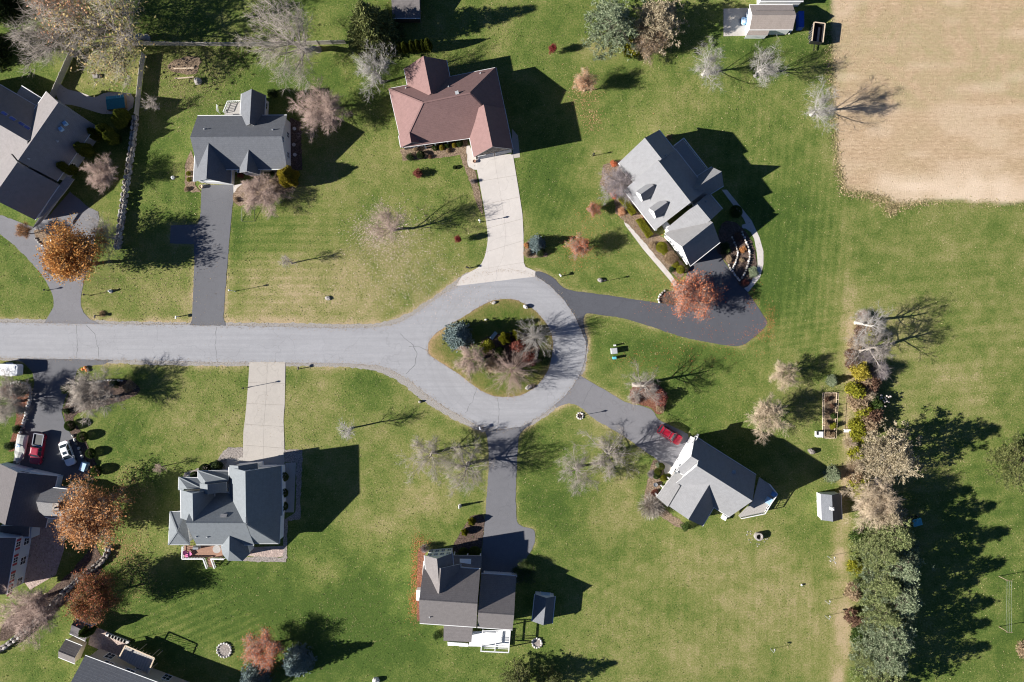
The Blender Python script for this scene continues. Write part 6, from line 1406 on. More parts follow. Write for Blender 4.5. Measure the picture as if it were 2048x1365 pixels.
# foundation shrubs
for x, y, r, hh, pk, lf, lb in (
 (833, 300, .55, .9, 'loose', 'tan', 'small tan shrub at the left of the porch bed'), (842, 312, .7, 1.0, 'clip', 'dkgreen', 'dark green shrub below the stone gable window'), (820, 316, .8, .9, 'loose', 'dkgreen', 'low dark shrub at the left corner of the porch bed'),
 (871, 297, .55, 1.0, 'clip', 'green', 'green ball shrub left in the porch bed'), (884, 297, .5, 1.0, 'clip', 'yellow', 'yellow ball shrub below the second porch post'), (895, 292, .5, 1.0, 'clip', 'green', 'green ball shrub between two yellow ones at the porch'), (909, 292, .45, 1.0, 'clip', 'yellow', 'yellow ball shrub right in the porch bed'),
 (919, 288, .65, 1.2, 'clip', 'green', 'large green ball shrub at the right of the porch bed'), (860, 315, .4, .6, 'loose', 'brown', 'tiny brown shrub in the middle of the porch bed'), (897, 303, .5, .7, 'loose', 'tan', 'straw coloured shrub in front of the porch'),
 (836, 349, .95, 1.5, 'loose', 'dull_red', 'dusty red shrub on the lawn below the brown house'), (910, 336, .35, .6, 'clip', 'dkgreen', 'tiny dark shrub on the lawn near the concrete driveway'), (946, 364, .5, 1.0, 'twig', None, 'small twiggy shrub at the left edge of the concrete driveway'),
 (1052, 492, .6, .9, 'loose', 'rust', 'rust coloured shrub left of the compact blue spruce'), (1054, 508, .7, .9, 'loose', 'tan', 'tan shrub at the bottom of the blue spruce bed'), (1082, 508, .9, 1.4, 'loose', 'dkgreen', 'dark shrub below the compact blue spruce'),
 (1252, 376, .5, .8, 'clip', 'lime', 'little round golden shrub at the left end of the dormers'), (1228, 328, .75, .9, 'loose', 'orange_red', 'orange red shrub at the upper left corner of the dormer house'), (1236, 383, .8, .8, 'loose', 'peach', 'peach coloured low shrub above the left hedge'), (1226, 392, .7, .7, 'loose', 'orange_red', 'red low shrub left of the first clipped hedge'),
 (1243, 424, .9, .7, 'loose', 'peach', 'dry peach shrub below the first clipped hedge'), (1304, 492, .8, .7, 'loose', 'tan', 'straw coloured shrub along the front walk'), (1322, 496, .95, 1.3, 'clip', 'lime', 'large round golden green shrub below the white gable'), (1329, 505, .6, .9, 'clip', 'lime', 'smaller golden green ball beside the large one'),
 (1340, 517, 1.15, 1.5, 'clip', 'tan', 'big round tan shrub below the white gable'), (1349, 529, .65, 1.0, 'clip', 'lime', 'golden green ball below the big tan shrub'), (1360, 540, .75, 1.1, 'clip', 'lime', 'golden green ball nearest the orange tree'), (1344, 540, .7, .7, 'loose', 'dkgreen', 'low dark green shrub beside the front walk'),
 (1470, 425, 1.1, 1.2, 'clip', 'green', 'round green shrub in the shade of the curved path'), (1456, 518, .75, .8, 'loose', 'tan', 'tan shrub at the left of the terraced stones'), (1485, 500, .7, .7, 'loose', 'rust', 'rust coloured shrub between the terraced stones'), (1484, 520, .55, .6, 'loose', 'tan', 'tan perennial clump between the terraced stones'),
 (1506, 545, 1.1, .7, 'loose', 'bluegreen', 'low silvery juniper on the terraced garden edge'), (1489, 567, .75, .6, 'loose', 'dull_red', 'low red shrub at the bottom of the terraced garden'), (1450, 498, 1.2, 1.0, 'loose', 'dkgreen', 'dark shrub in the terrace shade by the garage'), (1478, 475, 1.0, .8, 'loose', 'brown', 'brown perennial clump in the terrace shade'),
 (570, 953, .8, 1.3, 'clip', 'arbor', 'uppermost of three round shrubs on the shaded side walk'), (569, 985, .8, 1.3, 'clip', 'arbor', 'middle of three round shrubs on the shaded side walk'), (569, 1011, .8, 1.3, 'clip', 'arbor', 'lowest of three round shrubs on the shaded side walk'),
 (414, 938, 1.0, 1.8, 'clip', 'dkgreen', 'dark round shrub in the river stone bed'), (392, 951, .75, 1.2, 'clip', 'green', 'green round shrub at the left end of the river stone bed'), (436, 932, 1.2, 1.6, 'loose', 'dkgreen', 'shaded shrub left of the entry walk'),
 (944, 1041, .6, 1.8, 'column', 'lime', 'upper golden conifer in the bed by the straight driveway'), (930, 1063, .55, 1.6, 'column', 'lime', 'lower golden conifer in the bed by the straight driveway'), (936, 1050, .45, .6, 'loose', 'tan', 'small tan shrub between the two golden conifers'), (928, 1104, .9, 1.4, 'clip', 'arbor', 'round green shrub left of the shaded garage'), (950, 1104, 1.1, 1.5, 'clip', 'arbor', 'pair of round green shrubs merging beside the shaded garage'),
 (851, 1095, .9, 2.0, 'twig', None, 'twiggy shrub at the upper left corner of the taupe roofed house'), (875, 1268, .9, 1.2, 'loose', 'green', 'green shrub left of the white deck'),
 (1318, 930, .7, .9, 'loose', 'stone', 'grey shrub at the head of the white house bed'), (1321, 933, .65, 1.0, 'clip', 'arbor', 'uppermost round shrub beside the white house porch'), (1315, 943, .65, 1.0, 'clip', 'arbor', 'middle round shrub beside the white house porch'), (1312, 951, .6, .9, 'clip', 'green', 'lower round shrub beside the white house porch'), (1325, 956, .55, .9, 'clip', 'lime', 'golden round shrub close to the porch posts'),
 (1302, 948, .8, .9, 'twig', None, 'pale twiggy shrub left of the round porch shrubs'), (1308, 985, .8, .8, 'loose', 'dull_red', 'reddish shrub at the lower porch end'), (1370, 1052, 1.0, 1.4, 'loose', 'green', 'green shrub at the corner of the big front gable'), (1316, 1010, 1.0, 1.4, 'loose', 'dkgreen', 'dark shrub at the lower left corner of the porch roof'),
 (45, 778, 1.6, 1.8, 'loose', 'dkgreen', 'dark shrub at the head of the driveway mulch bed'), (45, 822, .9, 1.2, 'loose', 'dkgreen', 'upper dark shrub left of the shaded driveway'), (38, 858, .9, 1.3, 'loose', 'dkgreen', 'lower dark shrub left of the shaded driveway'), (24, 890, 1.0, 1.4, 'loose', 'dkgreen', 'dark shrub beside the covered boat'),
 (140, 778, 1.1, 1.6, 'loose', 'dkgreen', 'dark shrub at the right bend of the shaded driveway'), (135, 823, .7, 1.0, 'loose', 'dkgreen', 'small dark shrub at the narrowest part of the shaded driveway'), (145, 851, .9, 1.6, 'clip', 'green', 'first round shrub in the bed right of the white car'), (170, 873, .9, 1.6, 'clip', 'green', 'second round shrub in the bed right of the white car'),
 (186, 906, .85, 1.5, 'clip', 'green', 'third round shrub in the bed right of the white car'), (198, 941, .95, 1.6, 'clip', 'green', 'last round shrub in the bed right of the white car'), (262, 772, 1.2, 1.5, 'loose', 'tan', 'pale flowered shrub at the right end of the mulch bed'), (15, 936, .6, .8, 'loose', 'brown', 'brown shrub at the garage corner of the red shuttered house'),
 (232, 768, .9, 1.2, 'loose', 'dkgreen', 'dark green shrub on the curbed mound'), (165, 774, 1.0, 1.2, 'loose', 'dkgreen', 'dark shrub left on the curbed mound'),
 (560, 345, .9, 1.2, 'twig', None, 'grey shrub under the front window of the white gabled house'), (545, 350, .7, .9, 'loose', 'dkgreen', 'dark shrub under the small front gable'), (483, 352, .6, .9, 'loose', 'dull_red', 'reddish shrub between the two front gables'), (474, 400, .6, .6, 'loose', 'tan', 'dry perennial clump at the edge of the dark driveway'),
 (378, 348, .4, .5, 'clip', 'lime', 'upper yellow green tuft beside the white garage'), (379, 360, .4, .5, 'clip', 'lime', 'lower yellow green tuft beside the white garage'), (548, 190, 1.0, 1.8, 'loose', 'dkgreen', 'dark shrub behind the rear wing of the white house'), (375, 380, .6, .6, 'loose', 'tan', 'tan clump at the garage corner'),
 (1337, 276, .6, .9, 'loose', 'tan', 'pale shrub at the back corner of the dormer house'), (205, 628, .7, .6, 'grass', 'grassy', 'tuft of dry grass behind the black mailbox'), (1762, 806, .8, 1.2, 'loose', 'green', 'leafy perennial with white flower heads')):
    if lf == 'stone': lf = 'bluegreen'
    plant('shrub', lb, 'shrub', x, y, r, hh, pk, 'bark_purple' if pk == 'twig' else 'bark_dark', lf, None)
# flat clipped hedges made of leaf sprays
def hedge(label, quad, hgt, leaf, seed):
    q = np.random.default_rng(seed); c = [np.array(P(*p)) for p in quad]; t = thing('hedge', label, 'hedge', (*(sum(c) / 4), 0)); n = 2600; o = sum(c) / 4
    u, v = q.random(n), q.random(n); edge = q.random(n) < .45; u = np.where(edge & (q.random(n) < .5), np.round(u), u); v = np.where(edge & (u > 0.001) & (u < .999), np.round(v), v)
    p = c[0] * ((1 - u) * (1 - v))[:, None] + c[1] * (u * (1 - v))[:, None] + c[2] * (u * v)[:, None] + c[3] * ((1 - u) * v)[:, None]
    z = np.where(edge, q.uniform(.05, hgt, n), hgt + q.normal(0, .04, n)); p = o + (p - o) * (1 - .08 * (np.minimum(u, 1 - u) < .02)[:, None]); d = np.stack([(p - o)[:, 0] * .3, (p - o)[:, 1] * .3, np.ones(n)], 1)
    me = tufts('hedge_leaves', np.concatenate([p - np.array(t.location[:2]), z[:, None]], 1), unit(d), .14, .05, 3, q, .8); ob = bpy.data.objects.new('foliage', me); C.objects.link(ob); ob.parent = t; setmat(ob, LF[leaf])
    mb = MB(); mb.prism([tuple(o + (x - o) * .8) for x in c], .03, hgt * .82); mb.build('stems', M['bark_dark'], t)
kb = K(1220, 380, 5.6875)
hedge('long clipped golden green hedge left of the front walk', [kb(80, 100), kb(160, 70), kb(290, 265), kb(235, 295)], 1.1, 'lime', 1)
hedge('long clipped golden green hedge right of the front walk', [kb(290, 355), kb(355, 330), kb(480, 510), kb(415, 550)], 1.1, 'lime', 2)

# ---------------------------------------------------------------- fallen leaves: too many to count
def litter(label, zones, mat, size, seed):
    q = np.random.default_rng(seed); pts = []
    for x, y, rx, ry, n in zones:
        a = q.normal(0, 1, (n, 2)) * np.array([rx, ry]) * .6 + np.array([x, y]); pts.append(a)
    a = np.concatenate(pts); p = np.stack([(a[:, 0] - 1024) / PXM, (682.5 - a[:, 1]) / PXM, q.uniform(.055, .085, len(a))], 1)
    me = leaf_cloud('fallen_leaves', p, size, q, 2.2, 1, 0); o = bpy.data.objects.new('fallen_leaves', me); C.objects.link(o); setmat(o, mat); tag(o, label, 'leaves', kind='stuff')
litter('pale pink fallen leaves spread under the bare tree on the middle lawn', [(775, 465, 55, 45, 1900), (800, 530, 90, 70, 1400), (850, 580, 110, 50, 700), (740, 470, 40, 40, 500)], leaf_mat('pink_litter', (0.42, 0.30, 0.25), (0.60, 0.46, 0.40), (0.70, 0.58, 0.52), trans=0), .17, 1)
litter('orange and red leaves fallen around the orange trees on the right', [(1155, 505, 45, 40, 420), (1350, 600, 50, 30, 500), (1540, 640, 12, 30, 260), (1520, 668, 22, 12, 160), (1505, 600, 15, 25, 130), (1300, 470, 80, 110, 260), (1185, 440, 35, 40, 160), (1420, 690, 120, 40, 420), (1330, 720, 60, 30, 150), (1250, 720, 50, 15, 120), (1380, 560, 60, 30, 260)], LF['orange_red'], .15, 2)
litter('peach coloured leaves under the small tree right of the brown house', [(1165, 190, 30, 30, 480), (1180, 240, 25, 25, 320)], LF['peach'], .17, 3)
litter('orange brown leaves under the orange tree by the forked driveway', [(205, 560, 50, 40, 700), (300, 580, 110, 50, 800), (190, 470, 40, 50, 150)], LF['tan'], .15, 4)
litter('tan leaves scattered below the rust orange tree', [(245, 1100, 45, 40, 1300), (260, 970, 40, 40, 450), (280, 1160, 40, 40, 350), (200, 1210, 60, 40, 350)], LF['peach'], .16, 5)
litter('red leaves along the left wall of the taupe roofed house', [(830, 1150, 9, 70, 1100), (845, 1085, 16, 14, 300), (530, 1330, 40, 25, 420), (826, 1210, 9, 30, 350)], LF['orange_red'], .14, 6)
litter('pale leaves blown over the fenced lawn at the top left', [(380, 180, 90, 60, 3000), (430, 120, 90, 40, 1500), (260, 130, 60, 40, 600), (350, 220, 60, 60, 500), (250, 80, 120, 50, 900)], LF['tan'], .14, 7)
litter('tan leaves sprinkled over the lawns between the houses', [(620, 560, 200, 90, 1100), (1150, 1080, 90, 90, 700), (640, 330, 140, 100, 700), (700, 1240, 160, 90, 600), (640, 830, 130, 90, 500), (1130, 260, 70, 130, 600), (1150, 960, 90, 60, 400), (350, 830, 140, 70, 500), (1000, 80, 200, 60, 600), (930, 600, 60, 40, 300)], LF['tan'], .12, 8)
def stubble():
    q = np.random.default_rng(9); n = 9000; x = q.uniform(1655, 2120, n); y = q.uniform(-60, 415, n); k_ = pip(x, y, FIELD) & (q.random(n) < np.clip(.9 - y / 520, .2, 1)); x, y = x[k_], y[k_]
    p = np.stack([(x - 1024) / PXM, (682.5 - y) / PXM, q.uniform(.02, .08, len(x))], 1); me = leaf_cloud('stubble', p, .22, q, 1.0, 1, 0); o = bpy.data.objects.new('stubble', me); C.objects.link(o)
    setmat(o, leaf_mat('stubble_straw', (0.24, 0.165, 0.09), (0.42, 0.305, 0.18), (0.55, 0.41, 0.27), trans=0)); tag(o, 'dry straw stubble scattered over the tan field', 'stubble', kind='stuff')
stubble()

def verge():
    q = np.random.default_rng(77); pts = []
    for i in range(len(ROAD)):
        a = np.array(ROAD[i]); b = np.array(ROAD[(i + 1) % len(ROAD)]); L = np.linalg.norm(b - a)
        if a[0] < -100 and b[0] < -100: continue
        n = int(L * 1.6); t = q.random((n, 1)); pts.append(a + (b - a) * t + q.normal(0, 3.0, (n, 2)))
    n = 900; pts.append(np.array(isl)[q.integers(0, len(isl), n)] + q.normal(0, 2.2, (n, 2)))
    a = np.concatenate(pts); p = np.stack([(a[:, 0] - 1024) / PXM, (682.5 - a[:, 1]) / PXM, q.uniform(.055, .07, len(a))], 1)
    me = leaf_cloud('roadside_grit', p, .13, q, 3.0, 1, 0); o = bpy.data.objects.new('roadside_grit', me); C.objects.link(o); setmat(o, LF['tan']); tag(o, 'dry grit and leaf crumbs gathered along the edges of the street', 'grit', kind='stuff')
verge()

# coarse tufts that break up the mown grass; kept off paving
def tuft_cover(label, n, mat, size, seed, edge=False):
    q = np.random.default_rng(seed); x = q.uniform(-80, 2130, n); y = q.uniform(-70, 1435, n)
    if edge:
        i = q.integers(1, len(FIELD) - 3, n); a = np.array(FIELD)[i]; b = np.array(FIELD)[i + 1]; t = q.random((n, 1)); e = a + (b - a) * t + q.normal(0, 6, (n, 2)); x, y = e[:, 0], e[:, 1]
    keep = np.ones(len(x), bool)
    if not edge: keep = (vnoise(x, y, 60, seed + 1) * .7 + vnoise(x, y, 14, seed + 2) * .5) > .5
    keep &= ~(pip(x, y, ROAD) & ~pip(x, y, ISLAND))
    for pl in (D1, D2, D4, D5, D6, D8, D3L + D3R[::-1], D7L + D7R[::-1]): keep &= ~pip(x, y, pl)
    if not edge: keep &= ~pip(x, y, FIELD) & ~pip(x, y, SHOULDER)
    x, y = x[keep], y[keep]; p = np.stack([(x - 1024) / PXM, (682.5 - y) / PXM, q.uniform(.01, .05, len(x))], 1)
    me = leaf_cloud('grass_tufts', p, size, q, 1.2, 1, 0); o = bpy.data.objects.new('grass_tufts', me); C.objects.link(o); setmat(o, mat); tag(o, label, 'grass', kind='stuff')
tuft_cover('straw coloured tufts scattered through the lawns', 60000, leaf_mat('straw_tufts', (0.20, 0.19, 0.08), (0.33, 0.29, 0.13), (0.46, 0.38, 0.21), trans=0), .20, 301)
tuft_cover('darker green tufts scattered through the lawns', 50000, leaf_mat('green_tufts', (0.045, 0.078, 0.016), (0.075, 0.118, 0.024), (0.11, 0.16, 0.034), trans=0), .22, 401)
tuft_cover('ragged weeds along the edge of the stubble field', 3500, leaf_mat('field_edge_weeds', (0.12, 0.12, 0.045), (0.30, 0.24, 0.12), (0.48, 0.36, 0.22), trans=0), .32, 501, True)
# ---------------------------------------------------------------- fences and stone walls
def fence(label, path, hgt=1.7, step=2.44):
    t = thing('fence', label, 'fence', (*P(*path[0]), 0)); pts = [Vector(P(*p)) for p in path]
    for a, b in zip(pts, pts[1:]):
        L = (b - a).length; n = max(1, round(L / step)); d = (b - a) / L; rz = math.atan2(d.y, d.x)
        for i in range(n + 1):
            p = a + d * (L * i / n); mb = MB(); mb.box((p.x, p.y, (hgt + .1) / 2), (.14, .14, hgt + .1), rz); mb.box((p.x, p.y, hgt + .14), (.18, .18, .08), rz, taper=.3); mb.build('fence_post', M['vinyl'], t)
            if i < n:
                c = a + d * (L * (i + .5) / n); w = L / n - .15; mb = MB()
                m_ = 15
                for j in range(m_):
                    q = c + d * (w * ((j + .5) / m_ - .5)); mb.box((q.x, q.y, hgt / 2 + .03), (w / m_ - .012, .03 + .008 * (j % 2), hgt - .2), rz)
                for z in (.12, hgt - .06): mb.box((c.x, c.y, z), (w, .07, .13), rz)
                mb.build('fence_panel', M['vinyl'], t)
    return t
fence('pale vinyl fence running along the top edge behind the lawn', [(160, 93), (310, 91), (500, 93), (692, 88)])
fence('pale vinyl fence slanting down to the slate roofed house', [(150, 106), (108, 200)])
fence('pale vinyl fence on the right of the teal covered tub', [(292, 112), (288, 130), (277, 232)])

def stone_row(name, label, cat, path, width, hgt, size, mats, seed, rows=2, layers=3):
    """dry stone wall built stone by stone"""
    q = random.Random(seed); t = thing(name, label, cat, (*P(*path[0]), 0)); pts = [Vector(P(*p)) for p in path]
    for ly in range(layers):
        for a, b in zip(pts, pts[1:]):
            L = (b - a).length; n = max(1, round(L / size)); d = (b - a) / L; nn = Vector((-d.y, d.x))
            for i in range(n):
                for r in range(rows):
                    o = (r + .5) / rows - .5; p = a + d * (L * (i + .5 + .3 * (ly % 2) + q.uniform(-.12, .12)) / n) + nn * (o * width + q.uniform(-.05, .05))
                    s = size * q.uniform(.42, .6); lh = hgt / layers
                    mb = MB(); mb.blob((p.x, p.y, lh * (ly + .5) + q.uniform(-.03, .05)), (s, width / rows * q.uniform(.5, .64), lh * q.uniform(.55, .72)), q.randint(0, 9999), 6, 4, .22, 0, math.atan2(d.y, d.x)); o_ = mb.build('stone', M[q.choice(mats)], t)
    return t
stone_row('stone_wall', 'long grey stone wall between the slate house and the white house lawn', 'wall', [(275, 234), (268, 295), (259, 350), (249, 420), (241, 480), (238, 498)], .95, 1.35, 1.0, ['stone', 'stone_dark', 'stone'], 1, 2, 3)
stone_row('stone_wall', 'curved dark stone wall winding down to the lower left corner', 'wall', [(221, 1088), (215, 1111), (195, 1131), (174, 1146), (144, 1172), (122, 1192), (86, 1232), (54, 1260), (21, 1286), (-10, 1306)], 1.0, .9, 1.0, ['stone_dark', 'stone_dark', 'stone'], 2, 2, 2)
kb = K(1220, 380, 5.6875)
stone_row('garden_edging', 'outer curved row of pale stones in the terraced garden', 'edging', [kb(1490, 470), kb(1530, 560), kb(1565, 640), kb(1588, 720), kb(1580, 800), kb(1540, 930), kb(1488, 1012)], .4, .45, .45, ['stone_white', 'stone'], 3, 1, 1)
stone_row('garden_edging', 'inner curved row of pale stones in the terraced garden', 'edging', [kb(1385, 530), kb(1430, 640), kb(1455, 710), kb(1440, 790), kb(1410, 860), kb(1395, 900)], .35, .4, .45, ['stone_white', 'stone'], 4, 1, 1)
stone_row('garden_edging', 'lower row of stones beside the black driveway', 'edging', [kb(1340, 850), kb(1400, 940), kb(1440, 1000), kb(1480, 1035)], .4, .4, .45, ['stone_white', 'stone'], 5, 1, 1)
stone_row('garden_edging', 'stone edging round the oval bed in the forked driveway', 'edging', [(70, 458), (85, 459), (101, 470), (105, 484), (97, 495), (83, 491), (70, 476)], .3, .3, .5, ['stone', 'stone_white'], 6, 1, 1)
stone_row('garden_edging', 'stone rim at the left end of the orange tree bed', 'edging', [(1318, 607), (1316, 596), (1322, 587), (1332, 581)], .4, .35, .5, ['stone_white', 'stone'], 7, 1, 1)
stone_row('driveway_wall', 'low pale wall curving along the left of the shaded driveway', 'wall', [(18, 770), (40, 763), (57, 768), (64, 782), (62, 800), (56, 825), (50, 846), (42, 872), (36, 892)], .45, .8, .55, ['stone_white', 'stone'], 8, 1, 2)
stone_row('garden_edging', 'row of pale stones edging the bed right of the white car', 'edging', [(146, 868), (152, 884), (160, 900), (168, 918), (180, 934)], .5, .4, .75, ['stone_white', 'stone', 'stone_dark'], 9, 1, 1)
stone_row('curb_wall', 'curved stone curb round the mound below the street', 'edging', [(150, 770), (165, 765), (180, 768), (190, 765), (215, 760), (248, 762)], .35, .45, .55, ['stone', 'stone_white'], 10, 1, 1)
def ring(name, label, cat, x, y, r, n, hgt, mat, seed, fill='ash', z=.05):
    q = random.Random(seed); t = thing(name, label, cat, (*P(x, y), 0)); c = P(x, y)
    for i in range(n):
        a = i * 6.283 / n; s = 3.1416 * r / n * .98; mb = MB(); mb.blob((c[0] + math.cos(a) * r, c[1] + math.sin(a) * r, hgt * .45), (s * q.uniform(.9, 1.1), s * q.uniform(.9, 1.1), hgt * .6), q.randint(0, 9999), 7, 4, .2); mb.build('stone', M[mat], t)
    mb = MB(); mb.lathe((*c, 0.02), [(r * .96, 0), (r * .9, z), (.02, z + .02)], 16); mb.build('pit_floor', M[fill], t)
    return t
ring('fire_pit', 'round stone fire pit on the lower left lawn', 'fire pit', 449, 1300, 1.25, 16, .35, 'stone_white', 1, 'riverstone', .12)
ring('fire_pit', 'round stone fire pit right of the white pergola', 'fire pit', 1074, 1286, .85, 12, .35, 'stone_white', 2, 'riverstone', .1)
ring('lamp_ring', 'stone ring planted round the lamp by the grey driveway', 'edging', 1160, 832, .55, 9, .25, 'stone_white', 3, 'mulch', .06)
# tall concrete fire ring with stepping stones
t = thing('fire_ring', 'tall round concrete fire ring below the tall side gable house', 'fire pit', (*P(1515, 1072), 0)); c = P(1515, 1072); mb = MB()
mb.lathe((*c, 0), [(.72, 0), (.72, .95), (.45, .95), (.45, .1), (.02, .08)], 22); mb.build('ring', M['stone'], t); mb = MB(); mb.lathe((*c, .12), [(.44, 0), (.40, .1), (.02, .12)], 14); mb.build('ash_bed', M['ash'], t)
for i, (x, y) in enumerate(((1495, 1064), (1501, 1063), (1494, 1070), (1501, 1068), (1498, 1080), (1505, 1079), (1501, 1085), (1514, 1088), (1518, 1089), (1515, 1093), (1527, 1079), (1532, 1079), (1529, 1084), (1535, 1078))):
    mb = MB(); mb.blob((*P(x, y), .03), (.14, .11, .05), i, 6, 4, .2); o = mb.build('stepping_stone', M['stone']); tag(o, 'one of the small pale stones scattered round the tall fire ring', 'stone', 'small stones round the tall fire ring')
def rock(label, x, y, r, mat='stone_white', seed=1, z=0.0, rz=0):
    mb = MB(); mb.blob((0, 0, r[2] * .45), r, seed, 9, 6, .16); me = mb.mesh('boulder', [M[mat]]); o = bpy.data.objects.new('boulder', me); C.objects.link(o); o.location = (*P(x, y), z); o.rotation_euler[2] = rz; tag(o, label, 'boulder')
rock('flat pale boulder on the upper rim of the island', 988, 606, (.5, .32, .25), 'stone', 1, .1, .3); rock('white boulder on the upper right rim of the island', 1051, 614, (.5, .32, .5), 'stone_white', 2, .1, -.7); rock('pale boulder on the lower right rim of the island', 1057, 775, (.65, .4, .5), 'stone', 3, .08, .5)
rock('pale boulder on the lawn below the pink leaf patch', 656, 597, (.55, .4, .3), 'stone', 4, 0, -.5); rock('round pale boulder in the fenced garden plot', 397, 164, (.75, .65, .6), 'stone', 5); rock('pale boulder with plants by the small black mailbox lamp', 1200, 561, (.5, .4, .45), 'stone', 6, 0, -.5)
rock('reddish boulder on the shadow edge of the tall side gable house', 1622, 903, (.75, .55, .6), 'stone_dark', 7, 0, -.4); rock('brown boulder at the back of the island spruce shadow', 972, 640, (.25, .2, .25), 'stone_white', 8, .15); rock('pale boulder at the bottom edge of the photo', 752, 1360, (.7, .6, .7), 'stone_white', 9); rock('mossy pale stone on the lawn below the street', 840, 804, (.3, .25, .4), 'stone', 10)
rock('round stone by the right river stone house lawn', 1603, 1170, (.2, .2, .3), 'stone_white', 11)

# ---------------------------------------------------------------- street furniture
def mailbox(label, x, y, rz, mat, post='wood', big=True):
    t = thing('mailbox', label, 'mailbox', (*P(x, y), 0), rz=rz); BASE[t.name] = (Vector((0, 0, 0)), 0.0)
    mb = MB(); mb.box((0, 0, .55), (.13, .13, 1.1)); mb.box((0, .12, 1.0), (.1, .5, .08)); mb.build('post', M[post], t)
    mb = MB(); R = []
    for y_ in (-.12, .42): R.append([(math.cos(a) * .14, y_, 1.17 + (math.sin(a) * .14 if math.sin(a) > 0 else math.sin(a) * .1)) for a in [i * 6.283 / 12 for i in range(12)]])
    mb.rings(R); bx = mb.build('box', M[mat], t); mb = MB(); mb.box((.15, .1, 1.28), (.02, .05, .16)); mb.build('flag', M['red_plain'], bx)
mailbox('black mailbox at the street beside the forked driveway', 196, 632, 3.1, 'black'); mailbox('white mailbox at the street left of the dark driveway', 357, 634, 3.1, 'white', 'white'); mailbox('white mailbox on the lawn above the black driveway', 1121, 553, .7, 'white', 'white')
mailbox('white mailbox at the head of the straight driveway', 961, 857, .3, 'white', 'white'); mailbox('dark mailbox beside the apron of the pale concrete driveway', 937, 537, 1.2, 'black'); mailbox('dark mailbox right of the stained concrete driveway', 600, 738, .1, 'black')
def lamp(label, x, y, hgt=3.0, mat='black'):
    t = thing('lamp_post', label, 'lamp', (*P(x, y), 0)); c = P(x, y); mb = MB(); mb.lathe((*c, 0), [(.11, 0), (.09, .3), (.05, .4), (.04, hgt - .3), (.07, hgt - .28)], 9); mb.bar((c[0] - .3, c[1], hgt - .6), (c[0] + .3, c[1], hgt - .6), .04); mb.build('pole', M[mat], t)
    mb = MB(); mb.lathe((*c, hgt - .28), [(.08, 0), (.16, .34)], 6); g = mb.build('lantern', M['lamp_glass'], t); mb = MB(); mb.lathe((*c, hgt + .06), [(.2, 0), (.12, .12), (.02, .24)], 6); mb.build('cap', M[mat], g)
lamp('white lamp post right of the dark driveway', 470, 583, 3.0, 'white'); lamp('black lamp post at the left of the stained concrete driveway', 497, 775, 2.9); lamp('white lamp post left of the pale concrete driveway', 960, 445, 2.6, 'white'); lamp('black lamp post inside the stone ring', 1160, 832, 2.4)
lamp('black lamp post beside the forked driveway lawn', 182, 591, 2.4); lamp('black lamp post behind the pale boulder above the black driveway', 1208, 563, 2.2); lamp('thin black lamp post on the lawn left of the dormer house', 1186, 312, 1.6); lamp('short black post on the left lawn by the forked driveway', 96, 581, 1.2)
# statue like garden figures
def garden_stake(label, x, y, hgt, wdt, mat):
    t = thing('garden_ornament', label, 'ornament', (*P(x, y), 0)); c = P(x, y); mb = MB(); mb.lathe((*c, 0), [(wdt * .5, 0), (wdt * .62, hgt * .25), (wdt * .3, hgt * .6), (wdt * .42, hgt * .78), (.02, hgt)], 9); mb.build('figure', M[mat], t); mb = MB(); mb.lathe((*c, -.01), [(wdt * .8, 0), (wdt * .8, .06), (.02, .07)], 9); mb.build('base', M['stone'], t)
garden_stake('white garden ornament near the forked driveway lamp', 222, 583, 1.0, .5, 'white'); garden_stake('pale garden ornament left of the straight driveway', 920, 1012, 2.3, .45, 'stone_white')
garden_stake('small white garden ornament on the lawn left of the dark driveway pad', 346, 356, .6, .5, 'white')
# utility cabinets
def cabinet(label, x, y, s, rz, mat, name='utility_box', lid=True):
    t = thing(name, label, 'utility box', (*P(x, y), 0), rz=rz); BASE[t.name] = (Vector((0, 0, 0)), 0.0); mb = MB(); mb.box((0, 0, s[2] / 2), s, taper=.96); mb.build('body', M[mat], t)
    if lid: mb = MB(); mb.box((0, -.02, s[2] + .03), (s[0] * 1.06, s[1] * 1.06, .07), taper=.9); mb.build('lid', M[mat], t)
cabinet('large grey transformer box on the lawn right of the turning circle', 1227, 702, (1.1, 1.0, 1.1), .1, 'grey_trim'); cabinet('small white cable box just above the transformer', 1229, 691, (.35, .25, .8), .1, 'white'); cabinet('small teal cable box just below the transformer', 1228, 716, (.6, .45, 1.0), .1, 'teal_light')
cabinet('small grey service box beside the white fence garden', 193, 154, (.9, .7, .5), .1, 'stone', 'service_box')
# hot tub with teal cover
k = K(0, 160, 7.583); t = thing('hot_tub', 'square hot tub under a teal cover on the pool patio', 'hot tub', (*P(236, 208), 0), rz=.12); BASE[t.name] = (Vector((0, 0, 0)), 0.0)
mb = MB(); mb.box((0, 0, .45), (3.3, 2.4, .9)); mb.build('tub', M['wood'], t); mb = MB(); mb.box((0, -.25, .95), (3.3, 1.85, .12)); mb.build('cover', M['teal_tarp'], t)
for i in range(9): mb = MB(); mb.box((-1.45 + i * .36, .95, .95), (.3, .5, .1)); mb.build('cover_slat', M['teal_light'], t)
